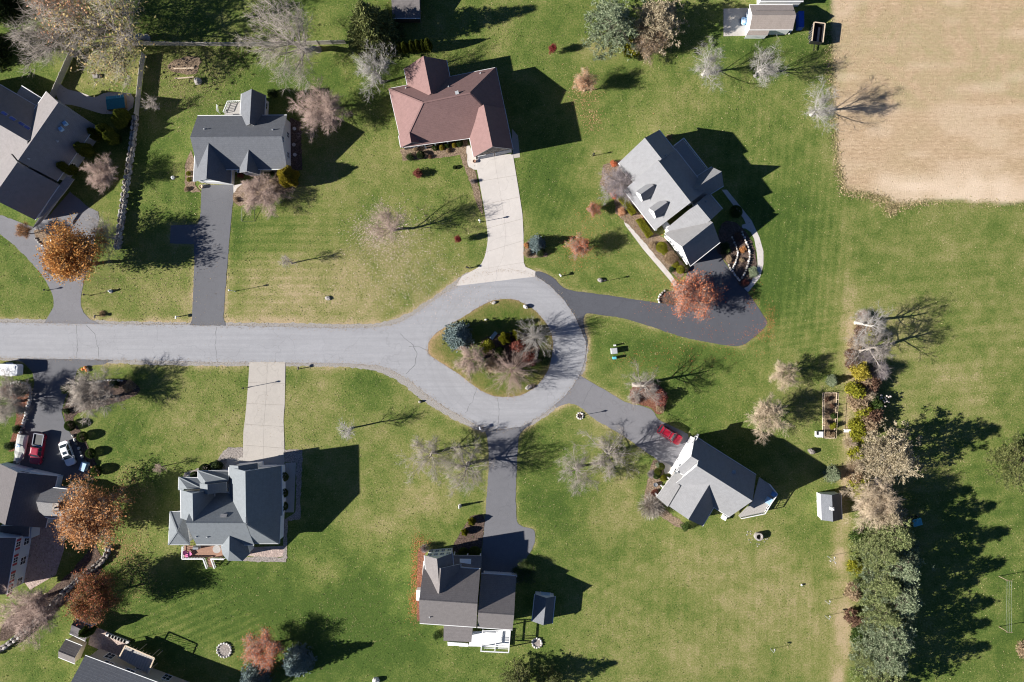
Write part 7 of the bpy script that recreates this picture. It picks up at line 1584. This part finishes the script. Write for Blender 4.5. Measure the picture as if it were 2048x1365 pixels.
# trash can, table etc.
cabinet('pale blue wheeled bin beside the white car', 172, 932, (1.0, 1.5, 1.1), -.35, 'pale_blue', 'wheeled_bin'); tag(bpy.data.objects['wheeled_bin'], cat='bin')
cabinet('round pale blue cushion table on the angled deck', 1532, 998, (1.1, 1.1, 1.9), -.5, 'pale_blue', 'deck_table'); tag(bpy.data.objects['deck_table'], cat='table')
cabinet('blue cushioned chair at the rail of the angled deck', 1543, 986, (.9, .8, 1.8), -.5, 'blue_plastic', 'deck_chair'); tag(bpy.data.objects['deck_chair'], cat='chair')
cabinet('white rain barrel box at the corner of the vegetable bed', 1636, 868, (1.2, 1.0, .9), 0, 'white', 'storage_box'); tag(bpy.data.objects['storage_box'], cat='box')
mb = MB(); mb.box((*P(1635, 867, .95), .96), (.4, .6, .05)); o = mb.build('hatch', M['black'], None); o.parent = bpy.data.objects['storage_box']; o.matrix_parent_inverse = Matrix.Translation(-bpy.data.objects['storage_box'].location)
cabinet('white air conditioner by the lower eave of the tall side gable house', 1447, 1034, (.8, .8, .8), -.5, 'white', 'air_conditioner'); tag(bpy.data.objects['air_conditioner'], cat='air conditioner')
cabinet('blue tarp covered heap behind the storage shed', 1597, 45, (1.0, 3.0, 1.5), 0, 'tarp_blue', 'tarp_heap', False); tag(bpy.data.objects['tarp_heap'], cat='tarp')
def bench(label, x, y, rz, mat, w=1.5):
    t = thing('bench', label, 'bench', (*P(x, y), .1), rz=rz); BASE[t.name] = (Vector((0, 0, 0)), 0.0)
    for i in range(4): mb = MB(); mb.box((0, -.18 + i * .12, .44), (w, .1, .04)); mb.build('seat_slat', M[mat], t)
    for i in range(3): mb = MB(); mb.box((0, .28 + i * .03, .56 + i * .15), (w, .04, .11)); mb.build('back_slat', M[mat], t)
    for sx in (-1, 1):
        for sy in (-.16, .24): mb = MB(); mb.box((sx * (w / 2 - .08), sy, .21 if sy < 0 else .45), (.07, .07, .42 if sy < 0 else .9)); mb.build('leg', M[mat], t)
bench('blue grey bench in the shade on the island', 988, 672, .9, 'pale_blue'); bench('white bench beside the vegetable bed facing the hedgerow', 1692, 862, 0, 'white', 1.2)
# birdhouses, poles, clothes lines
def bird_pole(label, x, y, hgt, arms=2):
    t = thing('bird_feeder', label, 'bird feeder', (*P(x, y), 0)); c = P(x, y); mb = MB(); mb.lathe((*c, 0), [(.04, 0), (.03, hgt)], 7); mb.build('pole', M['grey_trim'], t)
    for i in range(arms):
        a = 1.2 + i * 6.283 / max(1, arms); e = (c[0] + math.cos(a) * .55, c[1] + math.sin(a) * .55); mb = MB(); mb.bar((*c, hgt - .1), (*e, hgt + .05), .04); mb.build('arm', M['grey_trim'], t); mb = MB(); mb.box((*e, hgt - .2), (.2, .2, .26), a); mb.box((*e, hgt + .0), (.26, .26, .1), a, taper=.3); mb.build('house', M['grey_deck'], t)
bird_pole('three armed bird feeder pole beside the worn track', 1655, 1113, 2.9, 3); bird_pole('upper of two bird houses on the worn track', 1650, 1202, 2.0, 1); bird_pole('lower of two bird houses on the worn track', 1650, 1232, 2.0, 1); bird_pole('lone bird feeder on the lawn near the bottom edge', 1541, 1298, 1.9, 1)
def cl_pole(label, x, y):
    t = thing('clothes_line_pole', label, 'pole', (*P(x, y), 0)); c = P(x, y); mb = MB(); mb.lathe((*c, 0), [(.07, 0), (.05, 2.4)], 7); mb.build('post', M['wood'], t); mb = MB(); mb.bar((c[0] - .2, c[1] - .1, 2.35), (c[0] + 1.0, c[1] - .15, 2.35), .08); mb.build('crossbar', M['wood'], t)
    return c
a = cl_pole('upper clothes line post at the right edge', 1998, 1153); b = cl_pole('lower clothes line post at the right edge', 1998, 1254)
for i in range(3): mb = MB(); q_ = i * .4; mb.tube([(a[0] + q_, a[1] - .1, 2.38), ((a[0] + b[0]) / 2 + q_, (a[1] + b[1]) / 2, 2.25), (b[0] + q_, b[1] - .1, 2.38)], .008, 4); o = mb.build('clothes_line', M['grey_trim']); tag(o, ('left', 'middle', 'right')[i] + ' clothes line strung between the two posts', 'line')
# goal frame
t = thing('goal_frame', 'small black goal frame on the lawn under the low bare tree', 'goal', (*P(497, 430), 0)); q_ = [P(*p) for p in ((486, 418), (511, 420), (509, 443), (484, 443))]
for i in range(4):
    mb = MB(); mb.tube([(*q_[i], .6 if i < 2 else .05), (*q_[(i + 1) % 4], .6 if i in (3, 0) else .05)], .035, 5); mb.build('bar', M['black'], t)
# pumpkins
for i, (x, y, r) in enumerate(((166, 739, .28), (172, 736, .36), (175, 741, .32))):
    t = thing('pumpkin', ('smallest', 'largest', 'rightmost')[i] + ' of three orange pumpkins at the driveway corner', 'pumpkin', (*P(x, y), 0), group='three pumpkins'); c = P(x, y); R = []; n = 20
    for j in range(9):
        ph = -math.pi / 2 + math.pi * j / 8; R.append([(c[0] + r * math.cos(ph) * math.cos(a_) * (1 - .08 * (int(a_ / 6.2832 * n) % 2)), c[1] + r * math.cos(ph) * math.sin(a_) * (1 - .08 * (int(a_ / 6.2832 * n) % 2)), r * .78 + r * .75 * math.sin(ph)) for a_ in [k_ * 6.2832 / n + .01 for k_ in range(n)]])
    mb = MB(); mb.rings(R); mb.build('skin', M['pumpkin'], t); mb = MB(); mb.lathe((*c, r * 1.5), [(.05, 0), (.03, .12), (.04, .14)], 6); mb.build('stalk', M['wood'], t)
# vegetable bed
t = thing('vegetable_bed', 'long fenced vegetable bed with dry plants beside the hedgerow', 'garden bed', (*P(1658, 830), 0)); q_ = [P(*p) for p in ((1645, 786), (1673, 786), (1668, 876), (1645, 876))]
mb = MB(); mb.prism(q_, .03, .12); mb.build('soil', M['soil'], t)
for a, b in zip(q_, q_[1:] + q_[:1]):
    mb = MB(); mb.bar((*a, .12), (*b, .12), .12, .22); mb.build('board', M['pale_wood'], t); n = max(2, int(math.dist(a, b) / 1.1)); mb = MB()
    for i in range(n + 1): x, y = a[0] + (b[0] - a[0]) * i / n, a[1] + (b[1] - a[1]) * i / n; mb.bar((x, y, 0), (x, y, 1.1), .06)
    mb.bar((*a, 1.05), (*b, 1.05), .035); mb.build('wire_rail', M['pale_wood'], t)
for i, (x, y, r, hh, lf) in enumerate(((1652, 800, .6, .9, 'brown'), (1662, 812, .5, .8, 'brown'), (1652, 824, .5, .7, 'tan'), (1664, 832, .6, .9, 'green'), (1652, 846, .6, 1.0, 'tan'), (1663, 852, .7, 1.1, 'lime'), (1652, 866, .6, 1.0, 'tan'), (1663, 868, .6, 1.0, 'tan'))):
    plant('garden_plant', ('first', 'second', 'third', 'fourth', 'fifth', 'sixth', 'seventh', 'last')[i] + ' dry plant from the top in the fenced vegetable bed', 'plant', x, y, r, hh, 'loose', 'bark_dark', lf, 'dry plants in the vegetable bed')
# flower heads on the hedgerow perennial
q_ = random.Random(4); mb = MB()
for i in range(24): x, y = 1762 + q_.gauss(0, 7), 800 + q_.gauss(0, 9); mb.blob((*P(x, y), 1.3 + q_.uniform(-.2, .3)), (.16, .16, .12), i, 6, 4, .2)
o = mb.build('flower_heads', M['flower']); tag(o, 'cluster of white flower heads on the right side of the hedgerow', 'flowers', kind='stuff')
# lumber in the garden plot
for i, (p, q) in enumerate((((348, 138), (389, 137)), ((350, 158), (388, 155)))): mb = MB(); mb.bar((*P(*p), .1), (*P(*q), .1), .2, .15); o = mb.build('timber', M['pale_wood']); tag(o, ('upper', 'lower')[i] + ' pale timber lying in the fenced garden plot', 'timber')
for i in range(5): mb = MB(); x = 1548 + i * 7; mb.bar((*P(x, 70), .25), (*P(x + 8, 60), .9), .18, .12); o = mb.build('lumber', M[('pumpkin', 'stone_white', 'pale_wood')[0 if i == 0 else 1 + i % 2]]); tag(o, ('first orange', 'second', 'third', 'fourth', 'fifth') [i] + ' board from the left leaning beside the storage shed', 'board', 'boards beside the storage shed')
for i in range(3): x, y = ((588, 290), (590, 310), (589, 258))[i]; mb = MB(); mb.lathe((*P(x, y), .05), [(.32, 0), (.32, .12), (.2, .13), (.19, .02), (.02, .02)], 12); o = mb.build('planter_ring', M['stone_white']); tag(o, ('middle', 'lower', 'upper')[i] + ' round pale planter under the shaded gable wall', 'planter', 'round planters under the gable')
pot = lambda x, y, r, hh, m_, lb: tag((lambda mb: (mb.lathe((*P(x, y), 0), [(r * .7, 0), (r, hh), (r * .85, hh), (r * .8, hh * .8), (.02, hh * .8)], 12), mb.build('flower_pot', M[m_]))[1])(MB()), lb, 'pot')
pot(949, 324, .3, .5, 'deck', 'brown flower pot at the left jamb of the brown house garage'); pot(404, 375, .35, .7, 'pale_wood', 'pale pot at the left of the white garage'); pot(1310, 969, .4, .6, 'steel', 'bright metal basin in the bed of the white house')

# ---------------------------------------------------------------- vehicles (built nose to +x, then turned)
def lthing(name, label, cat, x, y, rz, z=0.0):
    t = thing(name, label, cat, (*P(x, y), z), rz=rz); BASE[t.name] = (Vector((0, 0, 0)), 0.0); return t
def hull(L, W, zs, nose=.25, tail=.15, n=6):
    """rounded plan outline rings at several heights: (z, inset)"""
    R = []
    for z, ins in zs:
        l, w = L / 2 - ins, W / 2 - ins; cr = .38; row = []
        for sx, sy, a0 in ((1, -1, -90), (1, 1, 0), (-1, 1, 90), (-1, -1, 180)):
            for i in range(n):
                a = math.radians(a0 + 90 * i / (n - 1)); bulge = (nose if sx > 0 else tail)
                x = sx * (l - cr) + cr * math.cos(a) * 1.0; y = sy * (w - cr) + cr * math.sin(a); x += -bulge * (abs(y) / w) ** 2 * sx * .5; row.append((x, y, z))
        R.append(row)
    return R
def wheels(t, xs, wy, r=.34, wd=.24):
    for x in xs:
        for s in (-1, 1):
            mb = MB(); y = s * wy; prof = [(-wd / 2, r * .6), (-wd / 2, r * .92), (-wd * .35, r), (wd * .35, r), (wd / 2, r * .92), (wd / 2, r * .6)]
            mb.rings([[(x + q[1] * math.cos(a), y + q[0], r + q[1] * math.sin(a)) for a in [i * 6.2832 / 18 for i in range(18)]] for q in prof]); w = mb.build('wheel', M['rubber'], t)
            mb = MB(); mb.rings([[(x + rr * math.cos(a), y + s * o, r + rr * math.sin(a)) for a in [i * 6.2832 / 12 for i in range(12)]] for rr, o in ((r * .6, wd / 2 + .005), (r * .5, wd / 2 + .02), (.03, wd / 2 - .02))]); mb.build('rim', M['chrome'], w)
def car(label, x, y, rz, paint, L=4.7, W=1.85, belt=.95, top=1.45, cab=(-1.75, -1.15, .35, 1.0), hood=.88, cat='car', name='parked_car', rack=False, sunroof=False, bed=None):
    """cab = rear base, rear top, front top, front base along x"""
    t = lthing(name, label, cat, x, y, rz, .04); mb = MB()
    mb.rings(hull(L, W, [(.22, .10), (.34, .02), (.55, 0), (.72, .01), (hood - .03, .05), (hood, .12)])); mb.build('body', M[paint], t, smooth=False)
    x0, x1, x2, x3 = cab; wb, wt = W / 2 - .10, W / 2 - .30
    b = [(x0, -wb), (x3, -wb), (x3, wb), (x0, wb)]; u = [(x1, -wt), (x2, -wt), (x2, wt), (x1, wt)]; zb, zt = hood - .02, top
    mb = MB(); mb.rings([[(p[0], p[1], zb) for p in b], [(p[0], p[1], zt) for p in u]]); mb.build('cabin', M['black'], t)
    def pane(name, a, b_, c_, d_, off, s=.9):
        v = [Vector(a), Vector(b_), Vector(c_), Vector(d_)]; ce = sum(v, Vector()) / 4; nn = (v[1] - v[0]).cross(v[3] - v[0]).normalized()
        if nn.dot(ce - Vector(((x0 + x3) / 2, 0, zb))) < 0: nn = -nn
        w = [ce + (p - ce) * s + nn * off for p in v]; mb = MB(); mb.poly(w); mb.poly([p - nn * .02 for p in w][::-1]); mb.rings([w, [p - nn * .02 for p in w]], 0, False, False); return mb.build(name, M['glass'], t)
    B = [(p[0], p[1], zb) for p in b]; U = [(p[0], p[1], zt) for p in u]
    pane('windscreen', B[1], B[2], U[2], U[1], .02); pane('rear_window', B[3], B[0], U[0], U[3], .02); pane('side_window', B[0], B[1], U[1], U[0], .02); pane('side_window', B[2], B[3], U[3], U[2], .02)
    mb = MB(); mb.rings([[(x1 - .06 + .0, -wt - .03, zt - .03), (x2 + .08, -wt - .03, zt - .03), (x2 + .08, wt + .03, zt - .03), (x1 - .06, wt + .03, zt - .03)], [(x1 - .02, -wt + .02, zt + .03), (x2 + .02, -wt + .02, zt + .03), (x2 + .02, wt - .02, zt + .03), (x1 - .02, wt - .02, zt + .03)], [(x1 + .2, -wt + .2, zt + .06), (x2 - .2, -wt + .2, zt + .06), (x2 - .2, wt - .2, zt + .06), (x1 + .2, wt - .2, zt + .06)]]); rf = mb.build('roof', M[paint], t)
    for p, q in list(zip(B, U)) + [(((x0 + x3) / 2 - .1, -wb, zb), ((x1 + x2) / 2, -wt, zt)), (((x0 + x3) / 2 - .1, wb, zb), ((x1 + x2) / 2, wt, zt))]: mb = MB(); mb.bar(p, q, .09); mb.build('pillar', M[paint], t)
    for s in (-1, 1):
        mb = MB(); mb.box((L / 2 - .28, s * (W / 2 - .35), hood - .2), (.3, .34, .16), 0, tilt=(0, .2)); mb.build('headlight', M['head_glass'], t)
        mb = MB(); mb.box((-L / 2 + .14, s * (W / 2 - .32), hood - .18), (.16, .3, .2)); mb.build('tail_light', M['tail_glass'], t)
        mb = MB(); mb.box((x3 - .25, s * (W / 2 + .08), zb + .1), (.14, .2, .15)); mb.build('mirror', M[paint], t)
        mb = MB(); mb.bar((x3 - .3, s * (W / 2 - .003), .62), (x0 + .35, s * (W / 2 - .003), .62), .03, .03); mb.build('door_trim', M['black'], t)
    mb = MB(); mb.box((L / 2 - .07, 0, .42), (.12, W * .8, .2)); mb.build('bumper', M['black'], t)
    mb = MB(); mb.box(((x3 + L / 2) / 2 - .05, 0, hood + .012), (L / 2 - x3 - .55, W * .62, .03), taper=.85); mb.build('bonnet', M[paint], t)
    wheels(t, (-L * .29, L * .31), W / 2 - .12)
    if rack:
        mb = MB()
        for s in (-1, 1): mb.bar((x1 + .1, s * (wt - .06), zt + .12), (x2 - .2, s * (wt - .06), zt + .12), .05)
        for xx in (x1 + .35, x2 - .5): mb.bar((xx, -wt + .04, zt + .13), (xx, wt - .04, zt + .13), .06)
        mb.build('roof_rack', M['chrome'], rf)
    if sunroof: mb = MB(); mb.box(((x1 + x2) / 2 + .25, 0, zt + .07), (.5, .75, .03)); mb.build('sunroof', M['glass'], rf)
    return t
car('red sport utility car with roof rack on the grey driveway', 1338, 869, math.radians(-32), 'red_paint', 4.75, 1.9, 1.0, 1.68, (-2.2, -1.95, .30, 1.0), 1.0, rack=True)
car('white saloon car with dark sunroof on the shaded driveway', 139, 906, math.radians(-70), 'white_paint', 4.7, 1.82, sunroof=True)
# crimson pickup
t = car('crimson pickup truck with open bed parked beside the covered boat', 81, 897, math.radians(-100), 'dkred_paint', 5.7, 2.0, 1.1, 1.85, (-.55, -.35, .85, 1.45), 1.12, 'pickup', 'pickup_truck')
mb = MB()
for a, b in (((-2.75, -.88), (-.65, -.88)), ((-2.75, .88), (-.65, .88)), ((-2.75, -.88), (-2.75, .88)), ((-.65, -.88), (-.65, .88))): mb.bar((*a, 1.2), (*b, 1.2), .14, .2)
mb.build('bed_rail', M['chrome'], t); mb = MB(); mb.box((-1.7, 0, 1.125), (2.0, 1.62, .02)); mb.build('bed_liner', M['black'], t)
# covered boat on trailer
t = lthing('covered_boat', 'boat on a trailer under a wrinkled grey cover', 'boat', 47, 897, math.radians(-100)); R = []
for s in range(11):
    x = -2.6 + s * .52; w = (.95 * (1 - max(0, (s - 5) / 5.2) ** 2.2)) ; w = max(.06, w); hgt = 1.35 + .25 * math.sin(s * .9) * (1 if s < 7 else .4) + (.15 if s in (3, 4, 5) else 0)
    R.append([(x, -w, .7), (x, -w * .97, 1.05), (x, -w * .6, hgt * .93), (x, 0, hgt), (x, w * .6, hgt * .93), (x, w * .97, 1.05), (x, w, .7), (x, w * .4, .45), (x, -w * .4, .45)])
mb = MB(); mb.rings(R); mb.build('cover', M['tarp_grey'], t); mb = MB(); mb.bar((-2.4, -.6, .4), (3.2, 0, .4), .1); mb.bar((-2.4, .6, .4), (3.2, 0, .4), .1); mb.build('trailer_frame', M['steel'], t); wheels(t, (-.8,), .9, .3, .2)
for i, (x, y, a) in enumerate(((-.7, .1, .4), (-.9, -.15, 1.3), (-.5, -.2, 2.2))): mb = MB(); mb.box((x, y, 1.62), (.5, .12, .05), a); mb.build('strap', M['blue_plastic'], t)
# white box trailer at the left edge
t = lthing('box_trailer', 'white box trailer half out of the frame at the left edge', 'trailer', 22, 739, math.radians(-2)); mb = MB(); mb.rings(hull(5.2, 2.1, [(.5, .05), (.6, 0), (2.15, 0), (2.25, .06)], .05, .05)); mb.build('box', M['white_paint'], t)
mb = MB(); mb.box((1.9, .5, 2.3), (.5, .5, .12)); mb.build('roof_vent', M['white'], t); mb = MB(); mb.box((.2, 1.1, .8), (1.2, .25, .25)); mb.build('fender', M['white'], t); mb = MB(); mb.box((.2, -1.1, .8), (1.2, .25, .25)); mb.build('fender', M['white'], t); wheels(t, (-.3, .6), 1.0, .33, .22)
# stake bed trailer
t = lthing('dump_trailer', 'black high sided trailer with pale rim at the edge of the stubble field', 'trailer', 1629, 73, math.radians(83)); L, W, z0, z1 = 3.4, 2.0, .6, 1.9
mb = MB(); mb.box((0, 0, z0), (L, W, .1)); mb.build('floor', M['black'], t)
for nm, c, s in (('side_panel', (0, W / 2, (z0 + z1) / 2), (L, .06, z1 - z0)), ('side_panel', (0, -W / 2, (z0 + z1) / 2), (L, .06, z1 - z0)), ('end_panel', (L / 2, 0, (z0 + z1) / 2), (.06, W - .07, z1 - z0)), ('end_panel', (-L / 2, 0, (z0 + z1) / 2), (.06, W - .07, z1 - z0))): mb = MB(); mb.box(c, s); mb.build(nm, M['black'], t)
for i, (a, b) in enumerate((((-L / 2, W / 2), (L / 2, W / 2)), ((-L / 2, -W / 2), (L / 2, -W / 2)), ((L / 2, -W / 2 + .1), (L / 2, W / 2 - .1)))): mb = MB(); mb.bar((*a, z1 + .03), (*b, z1 + .03), .16, .08); mb.build('rim', M['pale_wood'], t)
for s in (-1, 1):
    for i in range(7): mb = MB(); mb.bar((-L / 2 + .25 + i * .48, s * (W / 2 + .06), z0), (-L / 2 + .25 + i * .48, s * (W / 2 + .06), z1 - .05), .07); mb.build('stake', M['steel'], t)
mb = MB(); mb.box((0, -.35, z0 + .25), (2.6, .35, .3)); mb.build('load', M['grey_trim'], t); mb = MB(); mb.bar((-L / 2, 0, .5), (-L / 2 - 1.1, 0, .5), .12); mb.build('drawbar', M['black'], t); wheels(t, (-.4, .45), W / 2 + .05, .34, .22)
# small tractor in the pine shade
t = lthing('lawn_tractor', 'small green tractor with teal canopy in the shade of the pines', 'tractor', 1826, 1040, math.radians(15)); mb = MB(); mb.box((.55, 0, .75), (1.1, .6, .5), taper=.9); mb.build('bonnet', M['green_paint'], t); mb = MB(); mb.box((-.45, 0, .6), (.9, .9, .25)); mb.build('platform', M['black'], t)
mb = MB(); mb.box((-.55, 0, .9), (.45, .5, .14)); mb.box((-.75, 0, 1.15), (.1, .5, .45)); mb.build('seat', M['red_plain'], t); mb = MB(); mb.box((-.2, 0, 1.95), (1.7, 1.3, .06), taper=.92); mb.build('canopy', M['teal_light'], t)
for sx in (-.9, .4):
    for sy in (-.5, .5): mb = MB(); mb.bar((sx, sy, .6), (sx, sy, 1.95), .05); mb.build('canopy_post', M['black'], t)
wheels(t, (-.6,), .65, .45, .3); wheels(t, (.8,), .55, .3, .2)
# kids car on the concrete pad
t = lthing('toy_car', 'pale blue ride-on car parked on the concrete pad by the storage shed', 'toy', 1486, 44, 1.57); mb = MB(); mb.rings(hull(1.5, .9, [(.15, .05), (.35, 0), (.55, .05), (.6, .12)], .1, .1)); mb.build('body', M['pale_blue'], t); mb = MB(); mb.box((-.15, 0, .66), (.6, .6, .25), taper=.8); mb.build('seat', M['white'], t); wheels(t, (-.45, .45), .42, .17, .12)
# neighbour's white garage roof edge at the top
h = house('white roofed outbuilding just cut by the top edge', 1560, -18, 'shed', 'shed'); w = gable(h, (1525, -38), (1612, -38), 3.8, (1560, 3), 2.6, None, None, 'light_roof', 'white_siding', ov=.15, trim='white')
wall_open(w, 'A', 0, .02, 1.6, 2.0, kind='door')
